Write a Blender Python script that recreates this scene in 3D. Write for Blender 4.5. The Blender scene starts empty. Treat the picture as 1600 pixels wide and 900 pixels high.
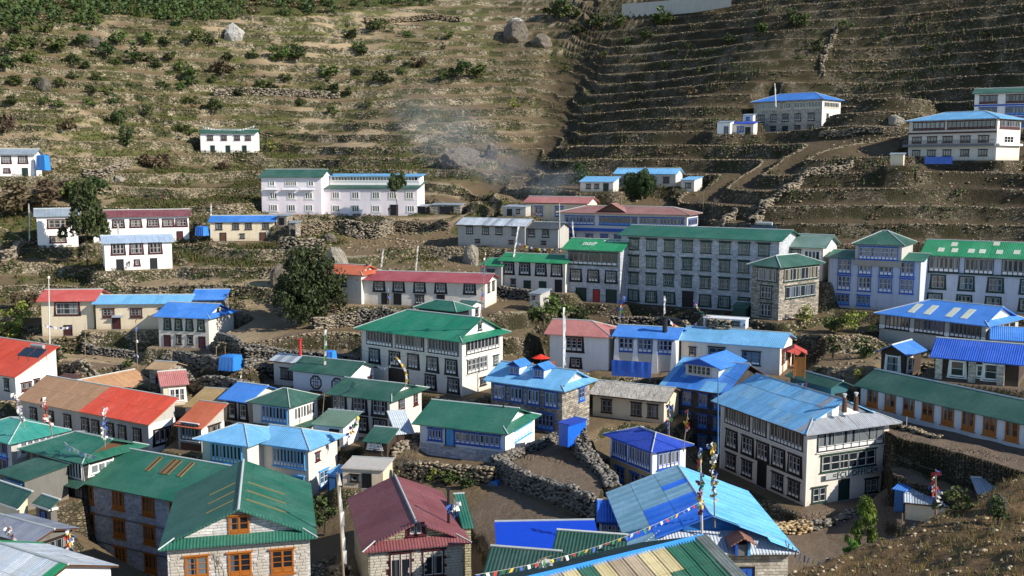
import bpy, math, random
import numpy as np
from mathutils import Vector, Matrix
random.seed(7); rng = np.random.default_rng(7)
S = bpy.context.scene
COL = S.collection
R_ = math.radians
# ------------------------------------------------------------------ camera, sky, sun
TH = math.atan(190/1600.0); cT, sT = math.cos(TH), math.sin(TH)
ZC = 40.0
cam = bpy.data.cameras.new('camera'); camo = bpy.data.objects.new('camera', cam); COL.objects.link(camo)
cam.sensor_width = 36; cam.lens = 36; cam.clip_start = 0.5; cam.clip_end = 3000
camo.location = (0, 0, ZC); camo.rotation_euler = (math.pi/2-TH, 0, 0)
S.camera = camo
SUN_EL = 31.0; SUN_AZ = 114.0           # azimuth clockwise from +Y (the way the camera looks)
world = bpy.data.worlds.new("World"); S.world = world; world.use_nodes = True
wn = world.node_tree.nodes; wl = world.node_tree.links
sky = wn.new('ShaderNodeTexSky'); sky.sky_type = 'NISHITA'; sky.sun_disc = False
sky.sun_elevation = R_(SUN_EL); sky.sun_rotation = R_(SUN_AZ); sky.altitude = 3400; sky.dust_density = .6
wl.new(sky.outputs[0], wn['Background'].inputs[0]); wn['Background'].inputs[1].default_value = 0.145
sl = bpy.data.lights.new('sun', 'SUN'); sl.energy = 5.0; sl.angle = R_(.5); sl.color = (1, .93, .82)
so = bpy.data.objects.new('sun', sl); COL.objects.link(so)
az, el = R_(SUN_AZ), R_(SUN_EL)
sdir = Vector((math.sin(az)*math.cos(el), math.cos(az)*math.cos(el), math.sin(el)))
so.rotation_euler = sdir.to_track_quat('Z', 'Y').to_euler(); so.location = (60, 0, 120)
S.view_settings.view_transform = 'Standard'; S.view_settings.look = 'None'
S.view_settings.exposure = 0.5; S.view_settings.gamma = 1.0
S.cycles.max_bounces = 5; S.cycles.diffuse_bounces = 3; S.cycles.volume_bounces = 0; S.cycles.transparent_max_bounces = 8

# ------------------------------------------------------------------ pixel <-> place helpers (photo is 1600 x 900)
def P(px, py, y):
    u, v = (px-800)/1600, (450-py)/1600
    dx, dy, dz = u, cT+v*sT, -sT+v*cT
    t = y/dy
    return Vector((dx*t, y, ZC+dz*t))
def onplane(px, py, z):
    u, v = (px-800)/1600, (450-py)/1600
    dx, dy, dz = u, cT+v*sT, -sT+v*cT
    t = (z-ZC)/dz
    return Vector((dx*t, dy*t, z))
def proj(p):
    z = p[2]-ZC
    dep = p[1]*cT-z*sT; up = p[1]*sT+z*cT
    return 800+1600*p[0]/dep, 450-1600*up/dep
def z_at(y, py):
    v = (450-py)/1600
    return ZC + y*(v*cT-sT)/(cT+v*sT)
def run_to_px(C, dx, dy, px):            # t so that C+t*(dx,dy) lands in pixel column px
    dep = C[1]*cT-(C[2]-ZC)*sT; k = (px-800)/1600
    return (k*dep-C[0])/(dx-k*dy*cT)

# ------------------------------------------------------------------ objects
def link(o, parent=None):
    COL.objects.link(o)
    if parent is not None: o.parent = parent
    return o
def tag(o, label=None, cat=None, group=None, kind=None):
    if label: o['label'] = label
    if cat: o['category'] = cat
    if group: o['group'] = group
    if kind: o['kind'] = kind
    return o
def empty(name, M):
    o = bpy.data.objects.new(name, None); o.empty_display_size = .5; link(o); o.matrix_basis = M; return o
def obj(name, mesh, parent=None, M=None):
    o = bpy.data.objects.new(name, mesh); link(o, parent)
    if M is not None: o.matrix_basis = M
    return o
class MB:
    def __init__(s): s.v=[]; s.f=[]; s.m=[]; s.uv=[]; s.mats=[]
    def mi(s, mat):
        if mat not in s.mats: s.mats.append(mat)
        return s.mats.index(mat)
    def face(s, pts, mat, uv=None):
        n=len(s.v); s.v += [tuple(p) for p in pts]; s.f.append(tuple(range(n, n+len(pts)))); s.m.append(s.mi(mat))
        if uv is None:
            a=Vector(pts[1])-Vector(pts[0]); b=Vector(pts[-1])-Vector(pts[0]); nn=a.cross(b)
            if abs(nn.z)>.9*nn.length: uv=[(p[0],p[1]) for p in pts]
            elif abs(nn.x)>abs(nn.y): uv=[(p[1],p[2]) for p in pts]
            else: uv=[(p[0],p[2]) for p in pts]
        s.uv += uv
    def box(s, x0,x1,y0,y1,z0,z1, mat):
        c=[(x0,y0,z0),(x1,y0,z0),(x1,y1,z0),(x0,y1,z0),(x0,y0,z1),(x1,y0,z1),(x1,y1,z1),(x0,y1,z1)]
        for q in ((0,1,5,4),(1,2,6,5),(2,3,7,6),(3,0,4,7),(4,5,6,7),(3,2,1,0)): s.face([c[i] for i in q], mat)
    def prism(s, pts, t, mat, uv=None, down=None):
        """slab from a flat polygon, thickness t along `down` (default -z)"""
        dn = Vector(down) if down else Vector((0,0,-1))
        a=[Vector(p) for p in pts]; n=Vector((0,0,0))
        for i in range(len(a)): n += (a[i]-a[0]).cross(a[(i+1)%len(a)]-a[0])
        if n.dot(dn)>0: a.reverse(); uv = uv[::-1] if uv else None
        b=[p+dn*t for p in a]
        s.face(a, mat, uv); s.face(b[::-1], mat, uv[::-1] if uv else None)
        for i in range(len(a)):
            j=(i+1)%len(a); s.face([a[j],a[i],b[i],b[j]], mat)
    def tube(s, pts, r, mat, n=6):
        """tapered tube through pts, r = radius list or number"""
        pts=[Vector(p) for p in pts]
        if not hasattr(r,'__len__'): r=[r]*len(pts)
        rings=[]
        for i,p in enumerate(pts):
            d=(pts[min(i+1,len(pts)-1)]-pts[max(i-1,0)]).normalized()
            a=d.orthogonal().normalized(); b=d.cross(a)
            if i and (a.dot(pa)<0): a=-a; b=-b
            pa=a
            rings.append([p+(a*math.cos(2*math.pi*k/n)+b*math.sin(2*math.pi*k/n))*r[i] for k in range(n)])
        for i in range(len(pts)-1):
            for k in range(n):
                l=(k+1)%n; s.face([rings[i][k],rings[i][l],rings[i+1][l],rings[i+1][k]], mat)
        s.face(rings[-1], mat); s.face(rings[0][::-1], mat)
    def mesh(s, name, smooth=False):
        me=bpy.data.meshes.new(name); me.from_pydata(s.v,[],s.f)
        for m in s.mats: me.materials.append(m)
        me.polygons.foreach_set('material_index', s.m)
        l=me.uv_layers.new(name='UVMap'); l.data.foreach_set('uv', np.array(s.uv,dtype=np.float32).ravel())
        if smooth: me.polygons.foreach_set('use_smooth',[True]*len(s.f))
        me.update(); return me
def T(x,y,z): return Matrix.Translation((x,y,z))
def RZ(a): return Matrix.Rotation(a,4,'Z')

# ------------------------------------------------------------------ materials
def lin(c):
    if isinstance(c,str): c=tuple(int(c[i:i+2],16) for i in (1,3,5))
    return tuple(((v/255)/12.92 if v/255<=.04045 else (((v/255)+.055)/1.055)**2.4) for v in c)+(1,)
MATS={}
class NT:
    def __init__(s,name):
        s.m=bpy.data.materials.new(name); s.m.use_nodes=True; s.t=s.m.node_tree; s.n=s.t.nodes; s.l=s.t.links
        s.b=s.n['Principled BSDF']; s.out=s.n['Material Output']
    def new(s,t,**k):
        n=s.n.new('ShaderNode'+t)
        for a,b in k.items():
            if a.startswith('_'): setattr(n,a[1:],b)
            else: n.inputs[a.replace('__',' ')].default_value=b
        return n
    def lk(s,a,b): s.l.new(a,b)
    def noise(s,vec,scale,detail=3,rough=.55,dist=0):
        n=s.new('TexNoise',Scale=scale,Detail=detail,Roughness=rough,Distortion=dist)
        if vec is not None: s.lk(vec,n.inputs['Vector'])
        return n
    def mixc(s,fac,a,b,mode='MIX'):
        n=s.n.new('ShaderNodeMix'); n.data_type='RGBA'; n.blend_type=mode
        for x,i in ((fac,0),(a,6),(b,7)):
            if hasattr(x,'is_output') or hasattr(x,'links'): s.lk(x,n.inputs[i])
            elif i==0: n.inputs[0].default_value=x
            else: n.inputs[i].default_value=x
        return n.outputs[2]
    def ramp(s,fac,stops,interp='LINEAR'):
        n=s.n.new('ShaderNodeValToRGB'); e=n.color_ramp; e.interpolation=interp
        while len(e.elements)<len(stops): e.elements.new(.5)
        for el_,(p,c) in zip(e.elements,stops): el_.position=p; el_.color=c if len(c)==4 else c+(1,)
        s.lk(fac,n.inputs[0]); return n.outputs[0]
    def math(s,op,a,b=None,clamp=False):
        n=s.n.new('ShaderNodeMath'); n.operation=op; n.use_clamp=clamp
        for x,i in ((a,0),(b,1)):
            if x is None: continue
            if hasattr(x,'links'): s.lk(x,n.inputs[i])
            else: n.inputs[i].default_value=x
        return n.outputs[0]
    def bump(s,h,strength,dist,normal=None):
        n=s.new('Bump',Strength=strength,Distance=dist); s.lk(h,n.inputs['Height'])
        if normal: s.lk(normal,n.inputs['Normal'])
        s.lk(n.outputs[0],s.b.inputs['Normal']); return n.outputs[0]
def G(v): return (v,v,v,1)
def metal(col, rust=0.0, rough=.55, wear=.5, name='painted_metal'):
    k=('metal',col,rust,rough,wear)
    if k in MATS: return MATS[k]
    t=NT(name); c=lin(col)
    uv=t.new('UVMap'); oi=t.new('ObjectInfo')
    geo=t.new('NewGeometry')
    big=t.noise(geo.outputs['Position'],.35,4,.6); fine=t.noise(geo.outputs['Position'],2.6,5,.65)
    br=t.new('TexBrick',Scale=1.0,**{'Mortar__Size':.012,'Bias':0.0,'Brick__Width':.95,'Row__Height':2.6,'Mortar__Smooth':.3}); br.offset=0.0
    t.lk(uv.outputs[0],br.inputs['Vector'])
    br.inputs['Color1'].default_value=G(.83); br.inputs['Color2'].default_value=G(1.12); br.inputs['Mortar'].default_value=G(.42)
    x=t.mixc(1.0,c,br.outputs[0],'MULTIPLY')
    x=t.mixc(t.ramp(big.outputs[0],[(.35,G(0)),(.68,G(.15+wear*.75))]),x,tuple(min(1,a*1.12+.10) for a in c[:3])+(1,))
    x=t.mixc(t.ramp(fine.outputs[0],[(.3,G(0)),(.7,G(.6))]),x,tuple(a*.66 for a in c[:3])+(1,))
    # streaks running down the sheet
    sep=t.new('SeparateXYZ'); t.lk(uv.outputs[0],sep.inputs[0]); cb=t.new('CombineXYZ')
    t.lk(t.math('MULTIPLY',sep.outputs[0],5.0),cb.inputs[0]); t.lk(t.math('MULTIPLY',sep.outputs[1],.45),cb.inputs[1])
    st=t.noise(cb.outputs[0],1.0,3,.6)
    x=t.mixc(t.ramp(st.outputs[0],[(.5,G(0)),(.75,G(.5*wear+.12))]),x,tuple(a*.6+.06 for a in c[:3])+(1,))
    if rust>0:
        rn=t.noise(geo.outputs['Position'],.8,5,.7,.4)
        x=t.mixc(t.ramp(t.math('MULTIPLY',t.math('ADD',rn.outputs[0],st.outputs[0]),.5),[(.62-rust*.2,G(0)),(.66-rust*.1,G(.8))]),x,(.16,.085,.05,1))
    hv=t.new('HueSaturation'); t.lk(x,hv.inputs['Color'])
    t.lk(t.math('ADD',t.math('MULTIPLY',oi.outputs['Random'],.22),.89),hv.inputs['Value'])
    t.lk(hv.outputs[0],t.b.inputs['Base Color'])
    wv=t.new('TexWave',Scale=1.0); wv.wave_type='BANDS'; wv.bands_direction='X'
    wv.inputs['Scale'].default_value=1.35
    t.lk(uv.outputs[0],wv.inputs['Vector'])
    t.bump(t.math('ADD',t.math('MULTIPLY',wv.outputs[0],.6),t.math('MULTIPLY',br.outputs['Fac'],-.8)),.95,.06)
    t.b.inputs['Roughness'].default_value=rough
    MATS[k]=t.m; return t.m
def plaster(col, dirt=.5, name='plaster'):
    k=('pl',col,dirt)
    if k in MATS: return MATS[k]
    t=NT(name); c=lin(col); geo=t.new('NewGeometry'); uv=t.new('UVMap')
    a=t.noise(geo.outputs['Position'],.5,5,.6); b=t.noise(geo.outputs['Position'],3.5,5,.7)
    sep=t.new('SeparateXYZ'); t.lk(geo.outputs['Position'],sep.inputs[0]); cb=t.new('CombineXYZ')
    for i,k2 in ((0,2.2),(1,2.2),(2,.25)): t.lk(t.math('MULTIPLY',sep.outputs[i],k2),cb.inputs[i])
    s=t.noise(cb.outputs[0],1,4,.6)
    x=t.mixc(t.ramp(a.outputs[0],[(.35,G(0)),(.75,G(.55*dirt))]),c,tuple(q*.62 for q in (c[0]*1.05,c[1]*.97,c[2]*.85))+(1,))
    x=t.mixc(t.ramp(b.outputs[0],[(.45,G(0)),(.8,G(.45*dirt))]),x,tuple(min(1,q*1.2+.02) for q in c[:3])+(1,))
    x=t.mixc(t.ramp(s.outputs[0],[(.5,G(0)),(.72,G(.6*dirt))]),x,tuple(q*.55 for q in (c[0],c[1]*.94,c[2]*.82))+(1,))
    # damp foot of the wall (uv y = height above base)
    su=t.new('SeparateXYZ'); t.lk(uv.outputs[0],su.inputs[0])
    ft=t.ramp(t.math('ADD',su.outputs[1],t.math('MULTIPLY',b.outputs[0],.6)),[(.15,G(.75*dirt)),(1.0,G(0))])
    x=t.mixc(ft,x,(.23,.17,.11,1))
    t.lk(x,t.b.inputs['Base Color']); t.b.inputs['Roughness'].default_value=.9
    t.bump(t.math('ADD',b.outputs[0],t.math('MULTIPLY',a.outputs[0],.6)),.35,.06); MATS[k]=t.m; return t.m
def stone(c1, c2, mortar, bw=.55, bh=.2, name='stone_masonry', ms=.018):
    k=('st',c1,c2,mortar,bw,bh)
    if k in MATS: return MATS[k]
    t=NT(name); uv=t.new('UVMap'); geo=t.new('NewGeometry')
    d=t.noise(uv.outputs[0],2.2,2,.5)
    v=t.n.new('ShaderNodeMix'); v.data_type='VECTOR'; v.inputs[0].default_value=.06
    t.lk(uv.outputs[0],v.inputs[4]); t.lk(d.outputs[1],v.inputs[5])
    br=t.new('TexBrick',Scale=1.0,**{'Mortar__Size':ms,'Brick__Width':bw,'Row__Height':bh,'Mortar__Smooth':.4}); br.offset=.5; br.squash=1.6; br.squash_frequency=3
    t.lk(v.outputs[1],br.inputs['Vector'])
    br.inputs['Color1'].default_value=lin(c1); br.inputs['Color2'].default_value=lin(c2); br.inputs['Mortar'].default_value=lin(mortar)
    b=t.noise(geo.outputs['Position'],3.,5,.7); a=t.noise(geo.outputs['Position'],.4,3)
    x=t.mixc(t.ramp(b.outputs[0],[(.35,G(.75)),(.7,G(1.25))]),G(1),G(1))
    x=t.mixc(1.0,br.outputs[0],t.ramp(b.outputs[0],[(.3,G(.62)),(.72,G(1.25))]),'MULTIPLY')
    x=t.mixc(1.0,x,t.ramp(a.outputs[0],[(.3,G(.8)),(.7,G(1.12))]),'MULTIPLY')
    t.lk(x,t.b.inputs['Base Color']); t.b.inputs['Roughness'].default_value=.92
    t.bump(t.math('SUBTRACT',t.math('MULTIPLY',b.outputs[0],.5),br.outputs['Fac']),.8,.05); MATS[k]=t.m; return t.m
def paint(col, rough=.6, var=.25, name='paint'):
    k=('pt',col,rough,var)
    if k in MATS: return MATS[k]
    t=NT(name); c=lin(col); geo=t.new('NewGeometry'); a=t.noise(geo.outputs['Position'],2.,4,.6)
    oi=t.new('ObjectInfo')
    x=t.mixc(t.ramp(a.outputs[0],[(.3,G(0)),(.75,G(var*2))]),c,tuple(q*.55 for q in c[:3])+(1,))
    hv=t.new('HueSaturation'); t.lk(x,hv.inputs['Color']); t.lk(t.math('ADD',t.math('MULTIPLY',oi.outputs['Random'],var),1-var/2),hv.inputs['Value'])
    t.lk(hv.outputs[0],t.b.inputs['Base Color']); t.b.inputs['Roughness'].default_value=rough; MATS[k]=t.m; return t.m
def glass():
    if 'glass' in MATS: return MATS['glass']
    t=NT('window_glass'); oi=t.new('ObjectInfo'); uv=t.new('UVMap')
    # dark room, or a pale curtain hanging behind part of the pane
    sep=t.new('SeparateXYZ'); t.lk(uv.outputs[0],sep.inputs[0])
    cb=t.new('CombineXYZ'); t.lk(t.math('MULTIPLY',sep.outputs[0],1.4),cb.inputs[0]); t.lk(t.math('MULTIPLY',oi.outputs['Random'],37.),cb.inputs[1])
    n=t.noise(cb.outputs[0],1.6,1,.3)
    f=t.ramp(t.math('ADD',n.outputs[0],t.math('MULTIPLY',oi.outputs['Random'],.22)),[(.645,G(0)),(.675,G(1))])
    fold=t.noise(uv.outputs[0],9,2)
    cur=t.ramp(oi.outputs['Random'],[(.0,(.33,.32,.28)),(.3,(.10,.14,.20)),(.45,(.30,.26,.15)),(.6,(.28,.28,.28)),(.75,(.22,.10,.08)),(.85,(.20,.24,.26))],'CONSTANT')
    x=t.mixc(f,(.014,.018,.024,1),t.mixc(fold.outputs[0],cur,(.08,.08,.08,1)))
    t.lk(x,t.b.inputs['Base Color']); t.b.inputs['Roughness'].default_value=.12; t.b.inputs['Specular IOR Level'].default_value=.7
    MATS['glass']=t.m; return t.m
def leafmat(c1,c2,name='leaves'):
    k=('lf',c1,c2)
    if k in MATS: return MATS[k]
    t=NT(name); geo=t.new('NewGeometry'); oi=t.new('ObjectInfo')
    n=t.noise(geo.outputs['Position'],.9,4,.7)
    x=t.mixc(t.ramp(n.outputs[0],[(.35,G(0)),(.65,G(1))]),lin(c1),lin(c2))
    hv=t.new('HueSaturation'); t.lk(x,hv.inputs['Color']); t.lk(t.math('ADD',t.math('MULTIPLY',oi.outputs['Random'],.5),.75),hv.inputs['Value'])
    t.lk(t.math('ADD',t.math('MULTIPLY',oi.outputs['Random'],.05),.475),hv.inputs['Hue'])
    t.lk(hv.outputs[0],t.b.inputs['Base Color']); t.b.inputs['Roughness'].default_value=.75
    t.b.inputs['Subsurface Weight'].default_value=0
    MATS[k]=t.m; return t.m
def rockmat(c1='#81776a',c2='#4b443b',name='rock',sc=.9):
    k=('rk',c1,c2,sc)
    if k in MATS: return MATS[k]
    t=NT(name); geo=t.new('NewGeometry'); a=t.noise(geo.outputs['Position'],sc,6,.7,.3); b=t.noise(geo.outputs['Position'],sc*5,5,.7)
    v=t.new('TexVoronoi',Scale=sc*2.4); t.lk(geo.outputs['Position'],v.inputs['Vector']); 
    x=t.mixc(t.ramp(a.outputs[0],[(.3,G(0)),(.7,G(1))]),lin(c2),lin(c1))
    x=t.mixc(t.ramp(b.outputs[0],[(.4,G(0)),(.75,G(.5))]),x,lin('#3d3a33'))
    x=t.mixc(t.math('MULTIPLY',v.outputs['Color'],.35),x,lin('#b3a68f'))
    t.lk(x,t.b.inputs['Base Color']); t.b.inputs['Roughness'].default_value=.95
    t.bump(t.math('ADD',a.outputs[0],b.outputs[0]),1.0,.5); MATS[k]=t.m; return t.m
WHITE=paint('#e2e0da',.6,.15); BLACK=paint('#15161a'); DGREEN=paint('#12352c'); BLUEP=paint('#1f56b0'); LBLUEP=paint('#4f9fdd')
MAROON=paint('#4a1a1e'); ORANGE=paint('#a8611a'); DWOOD=paint('#2b1d15'); CREAMP=paint('#c9c3b0'); GREYP=paint('#77787a'); GLASS=glass()
RED=paint('#b02a22'); SAGE=paint('#c2d2c8'); GREY2=paint('#a4a7a6'); YELLOW=paint('#d9b93a'); BROWN=paint('#5b3a24')
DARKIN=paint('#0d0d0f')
ROOF_G=metal('#12654f'); ROOF_G2=metal('#1b5443',wear=.6); ROOF_BG=metal('#128a55'); ROOF_EM=metal('#0b7a5a',wear=.3); ROOF_B=metal('#3580d6',wear=.6); ROOF_LB=metal('#6bb0de',wear=.75)
ROOF_DB=metal('#0b3eb0',wear=.3); ROOF_R=metal('#e04d28',wear=.35); ROOF_TAN=metal('#b58a62',wear=.3); ROOF_BR=metal('#7b4144',wear=.3); ROOF_SAL=metal('#95665e',wear=.6)
ROOF_SIL=metal('#b9c3cc',rust=.25,wear=.8); ROOF_GREY=metal('#8d9aa5',wear=.7,rust=.1); ROOF_PINK=metal('#b5716a',wear=.6); ROOF_OR=metal('#c8653c',wear=.6); ROOF_TEAL=metal('#2f8f80',wear=.6)
ROOF_RB=metal('#7d3333',wear=.4); ROOF_CR=metal('#974248',wear=.5)
RIDGE_W=paint('#b9c0bb'); 
PL_W=plaster('#efebe6',.22); PL_CREAM=plaster('#d3ccc0',.45); PL_GREY=plaster('#aeaba4',.6); PL_PINK=plaster('#e3d9dc',.35); PL_TAN=plaster('#d5c6ab',.5); PL_YEL=plaster('#b39d6e',.5)
PL_BW=plaster('#cfd3d8',.4); PL_DK=plaster('#6c6a64',.7); PL_PERI=plaster('#b4bccb',.5); PL_BROWN=plaster('#3a2c22',.6)
ST_GREY=stone('#c4c6c9','#a0a4a8','#cccdd0'); ST_BLUE=stone('#c3c6cb','#9ea4ac','#a6abb2'); ST_WHITE=stone('#e0dbd6','#beb9b6','#a5a09c'); ST_MIX=stone('#b8ad9c','#6d675e','#5a544b',.5,.22)
ST_DK=stone('#4d4a45','#36332f','#24211e',.5,.2); ST_CR=stone('#bdb596','#a39b80','#5f5a48',.5,.2,ms=.03); ST_PALE=stone('#cfc8ba','#a09a8e','#857e72',.55,.22)
ROCK=rockmat(); ROCK_D=rockmat('#5b564e','#34302b'); ROCK_W=rockmat('#c3bbab','#8d8577')
NCOL=860
# ------------------------------------------------------------------ windows (one mesh per kind and size, shared)
STY={ # frame, sash, flared surround, lintel, panel blocks
 'tib':(BLACK,WHITE,BLACK,BLACK,WHITE), 'tibs':(BLACK,GREY2,None,BLACK,WHITE), 'grn':(DGREEN,GREY2,None,DGREEN,WHITE), 'grf':(DGREEN,SAGE,DGREEN,DGREEN,None),
 'grs':(DGREEN,WHITE,None,DGREEN,None), 'blu':(BLUEP,GREY2,None,BLUEP,LBLUEP), 'blw':(BLUEP,WHITE,None,BLUEP,WHITE), 'blt':(LBLUEP,WHITE,None,LBLUEP,WHITE), 'org':(ORANGE,ORANGE,None,ORANGE,ORANGE),
 'wht':(WHITE,WHITE,WHITE,None,None), 'mar':(MAROON,WHITE,MAROON,MAROON,None), 'whp':(BLACK,WHITE,None,WHITE,WHITE), 'plain':(DWOOD,GREY2,None,DWOOD,None),
 'brw':(BROWN,WHITE,None,BROWN,None), 'crm':(CREAMP,CREAMP,None,None,CREAMP), 'hot':(DGREEN,SAGE,None,DGREEN,WHITE), 'mab':(MAROON,GREY2,None,MAROON,MAROON)}
WC={}
def win_meshes(sty,w,h,nx,ny,blocks):
    k=(sty,round(w*20),round(h*20),nx,ny,blocks)
    if k in WC: return WC[k]
    fr,sa,sur,lint,blk=STY[sty]; blocks=blocks and blk is not None
    ft=.12 if w<2.6 else .11
    m=MB(); z0,z1=-h/2,h/2; x0,x1=-w/2,w/2
    if sur:
        for q in ([(x0-.28,-.03,z0-.12),(x0,-.03,z0-.12),(x0,-.03,z1+.1),(x0-.12,-.03,z1+.1)],[(x1,-.03,z0-.12),(x1+.28,-.03,z0-.12),(x1+.12,-.03,z1+.1),(x1,-.03,z1+.1)]):
            m.prism(q,.05,sur,down=(0,1,0))
        m.box(x0-.32,x1+.32,-.06,0,z0-.2,z0-.1,sur)
    zb = z0+(h*.24 if blocks else 0)
    m.box(x0,x0+ft,-.1,.02,z0,z1,fr); m.box(x1-ft,x1,-.1,.02,z0,z1,fr)
    m.box(x0+ft,x1-ft,-.1,.02,z1-ft,z1,fr); m.box(x0+ft,x1-ft,-.1,.02,z0,z0+ft,fr)
    iw=(w-2*ft)/nx
    for i in range(1,nx):
        x=x0+ft+iw*i; m.box(x-.045,x+.045,-.098,.018,z0+ft,z1-ft,fr)
    if blocks:
        for i in range(nx):
            a=x0+ft+iw*i+(.045 if i else 0); b=x0+ft+iw*(i+1)-(.045 if i<nx-1 else 0)
            m.box(a,b,-.095,.015,zb-.03,zb+.03,fr)
    if lint:
        e=.14; m.box(x0-e,x1+e,-.2,.02,z1+.003,z1+.1,lint); m.box(x0-e,x1+e,-.16,.02,z0-.09,z0-.003,lint)
    if sty=='hot':
        for i in range(7):
            a=x0-.1+(w+.2)/7*i; m.box(a+.02,a+(w+.2)/7-.02,-.26,-.02,z1+.11,z1+.2,fr)
        m.box(x0-.2,x1+.2,-.3,.0,z1+.203,z1+.27,fr)
    frame=m.mesh('window')
    m=MB(); m.face([(x0+ft,-.03,zb+.03),(x1-ft,-.03,zb+.03),(x1-ft,-.03,z1-ft),(x0+ft,-.03,z1-ft)],GLASS); pane=m.mesh('pane')
    m=MB(); q=.04
    for i in range(nx):
        a=x0+ft+iw*i+(.046 if i else .001); b=x0+ft+iw*(i+1)-(.046 if i<nx-1 else .001); c=(zb+.031 if blocks else z0+ft+.001); d=z1-ft-.001
        m.box(a,a+q,-.075,-.032,c,d,sa); m.box(b-q,b,-.075,-.032,c,d,sa)
        m.box(a+q,b-q,-.075,-.032,c,c+q,sa); m.box(a+q,b-q,-.075,-.032,d-q,d,sa)
        for j in range(1,ny):
            z=c+(d-c)*j/ny; m.box(a+q,b-q,-.07,-.033,z-.02,z+.02,sa)
    sash=m.mesh('sash')
    panel=None
    if blocks:
        m=MB()
        for i in range(nx):
            a=x0+ft+iw*i+(.05 if i else .01); b=x0+ft+iw*(i+1)-(.05 if i<nx-1 else .01)
            m.box(a+.02,b-.02,-.085,.0,z0+ft+.03,zb-.045,blk)
        panel=m.mesh('sill_panel')
    WC[k]=(frame,pane,sash,panel); return WC[k]
def add_window(root,M,sty,w,h,nx,ny,blocks=True,detail=2):
    fr,pa,sa,bl=win_meshes(sty,w,h,nx,ny,blocks)
    o=obj('window',fr,root,M); obj('pane',pa,o); obj('sash',sa,o)
    if bl: obj('sill_panel',bl,o)
    return o
def door_meshes(col,w,h):
    k=('door',col.name,id(col),round(w*20),round(h*20))
    if k in WC: return WC[k]
    m=MB(); m.box(-w/2-.1,-w/2,-.1,.0,0,h+.1,BLACK if col is not ORANGE else ORANGE); m.box(w/2,w/2+.1,-.1,.0,0,h+.1,BLACK if col is not ORANGE else ORANGE); m.box(-w/2,w/2,-.1,.0,h,h+.1,BLACK if col is not ORANGE else ORANGE)
    m.box(-w/2-.2,w/2+.2,-.3,.1,-.1,.0,GREYP); f=m.mesh('door')
    m=MB(); m.box(-w/2,w/2,-.045,-.003,.0,h,col)
    for s in (-1,1):
        for a,b in ((.15,.45),(.52,.9)): m.box(s*w*.24-w*.16,s*w*.24+w*.16,-.07,-.046,h*a,h*b,col)
    l=m.mesh('door_leaf'); WC[k]=(f,l); return WC[k]

# ------------------------------------------------------------------ a block: walls + openings + roof, in its own frame (x right, y back, z up, origin base front-left of the roof rectangle)
BLD=[]; PADS=[]; CTRL=[]
def solve(fr,d,fl=None,flx=None,phi=None,brx=None,D=None,by=None,H=None,corner='fr',W=None,ridge_pitch=None):
    if ridge_pitch is not None:      # fr is the right end of the ridge
        R=P(fr[0],fr[1],d); ph=R_(phi); rise=math.tan(R_(ridge_pitch))*D*.5; zE=R.z-rise
        o=Vector((R.x,R.y,0))-Vector((math.cos(ph),math.sin(ph),0))*W-Vector((-math.sin(ph),math.cos(ph),0))*D*.5; o.z=zE
        return dict(o=o,phi=ph,W=W,D=D,zE=zE,zb=zE-H,H=H)
    C=P(fr[0],fr[1],d); zE=C.z
    if phi is None:
        Q=onplane(fl[0],fl[1],zE)
        v=(C-Q) ; phi=math.atan2(v.y,v.x); W=math.hypot(v.x,v.y)
    else:
        phi=R_(phi)
        if W is None: W=-run_to_px(C,math.cos(phi),math.sin(phi),flx if flx is not None else fl[0])
    if D is None: D=run_to_px(C,-math.sin(phi),math.cos(phi),brx)
    zb = zE-H if H else z_at(C.y,by)
    o=C-Vector((math.cos(phi),math.sin(phi),0))*W
    return dict(o=o,phi=phi,W=W,D=D,zE=zE,zb=zb,H=zE-zb)
def fr_pts(a,b,n): return [a+(b-a)*(i+.5)/n for i in range(n)]
def clip(poly,axis,val,keep_less):
    out=[]
    for i in range(len(poly)):
        p,q=poly[i],poly[(i+1)%len(poly)]
        ip=(p[axis]<=val+1e-9) if keep_less else (p[axis]>=val-1e-9); iq=(q[axis]<=val+1e-9) if keep_less else (q[axis]>=val-1e-9)
        if ip: out.append(p)
        if ip!=iq:
            t=(val-p[axis])/(q[axis]-p[axis]); out.append((p[0]+(q[0]-p[0])*t,p[1]+(q[1]-p[1])*t))
    return out
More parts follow.
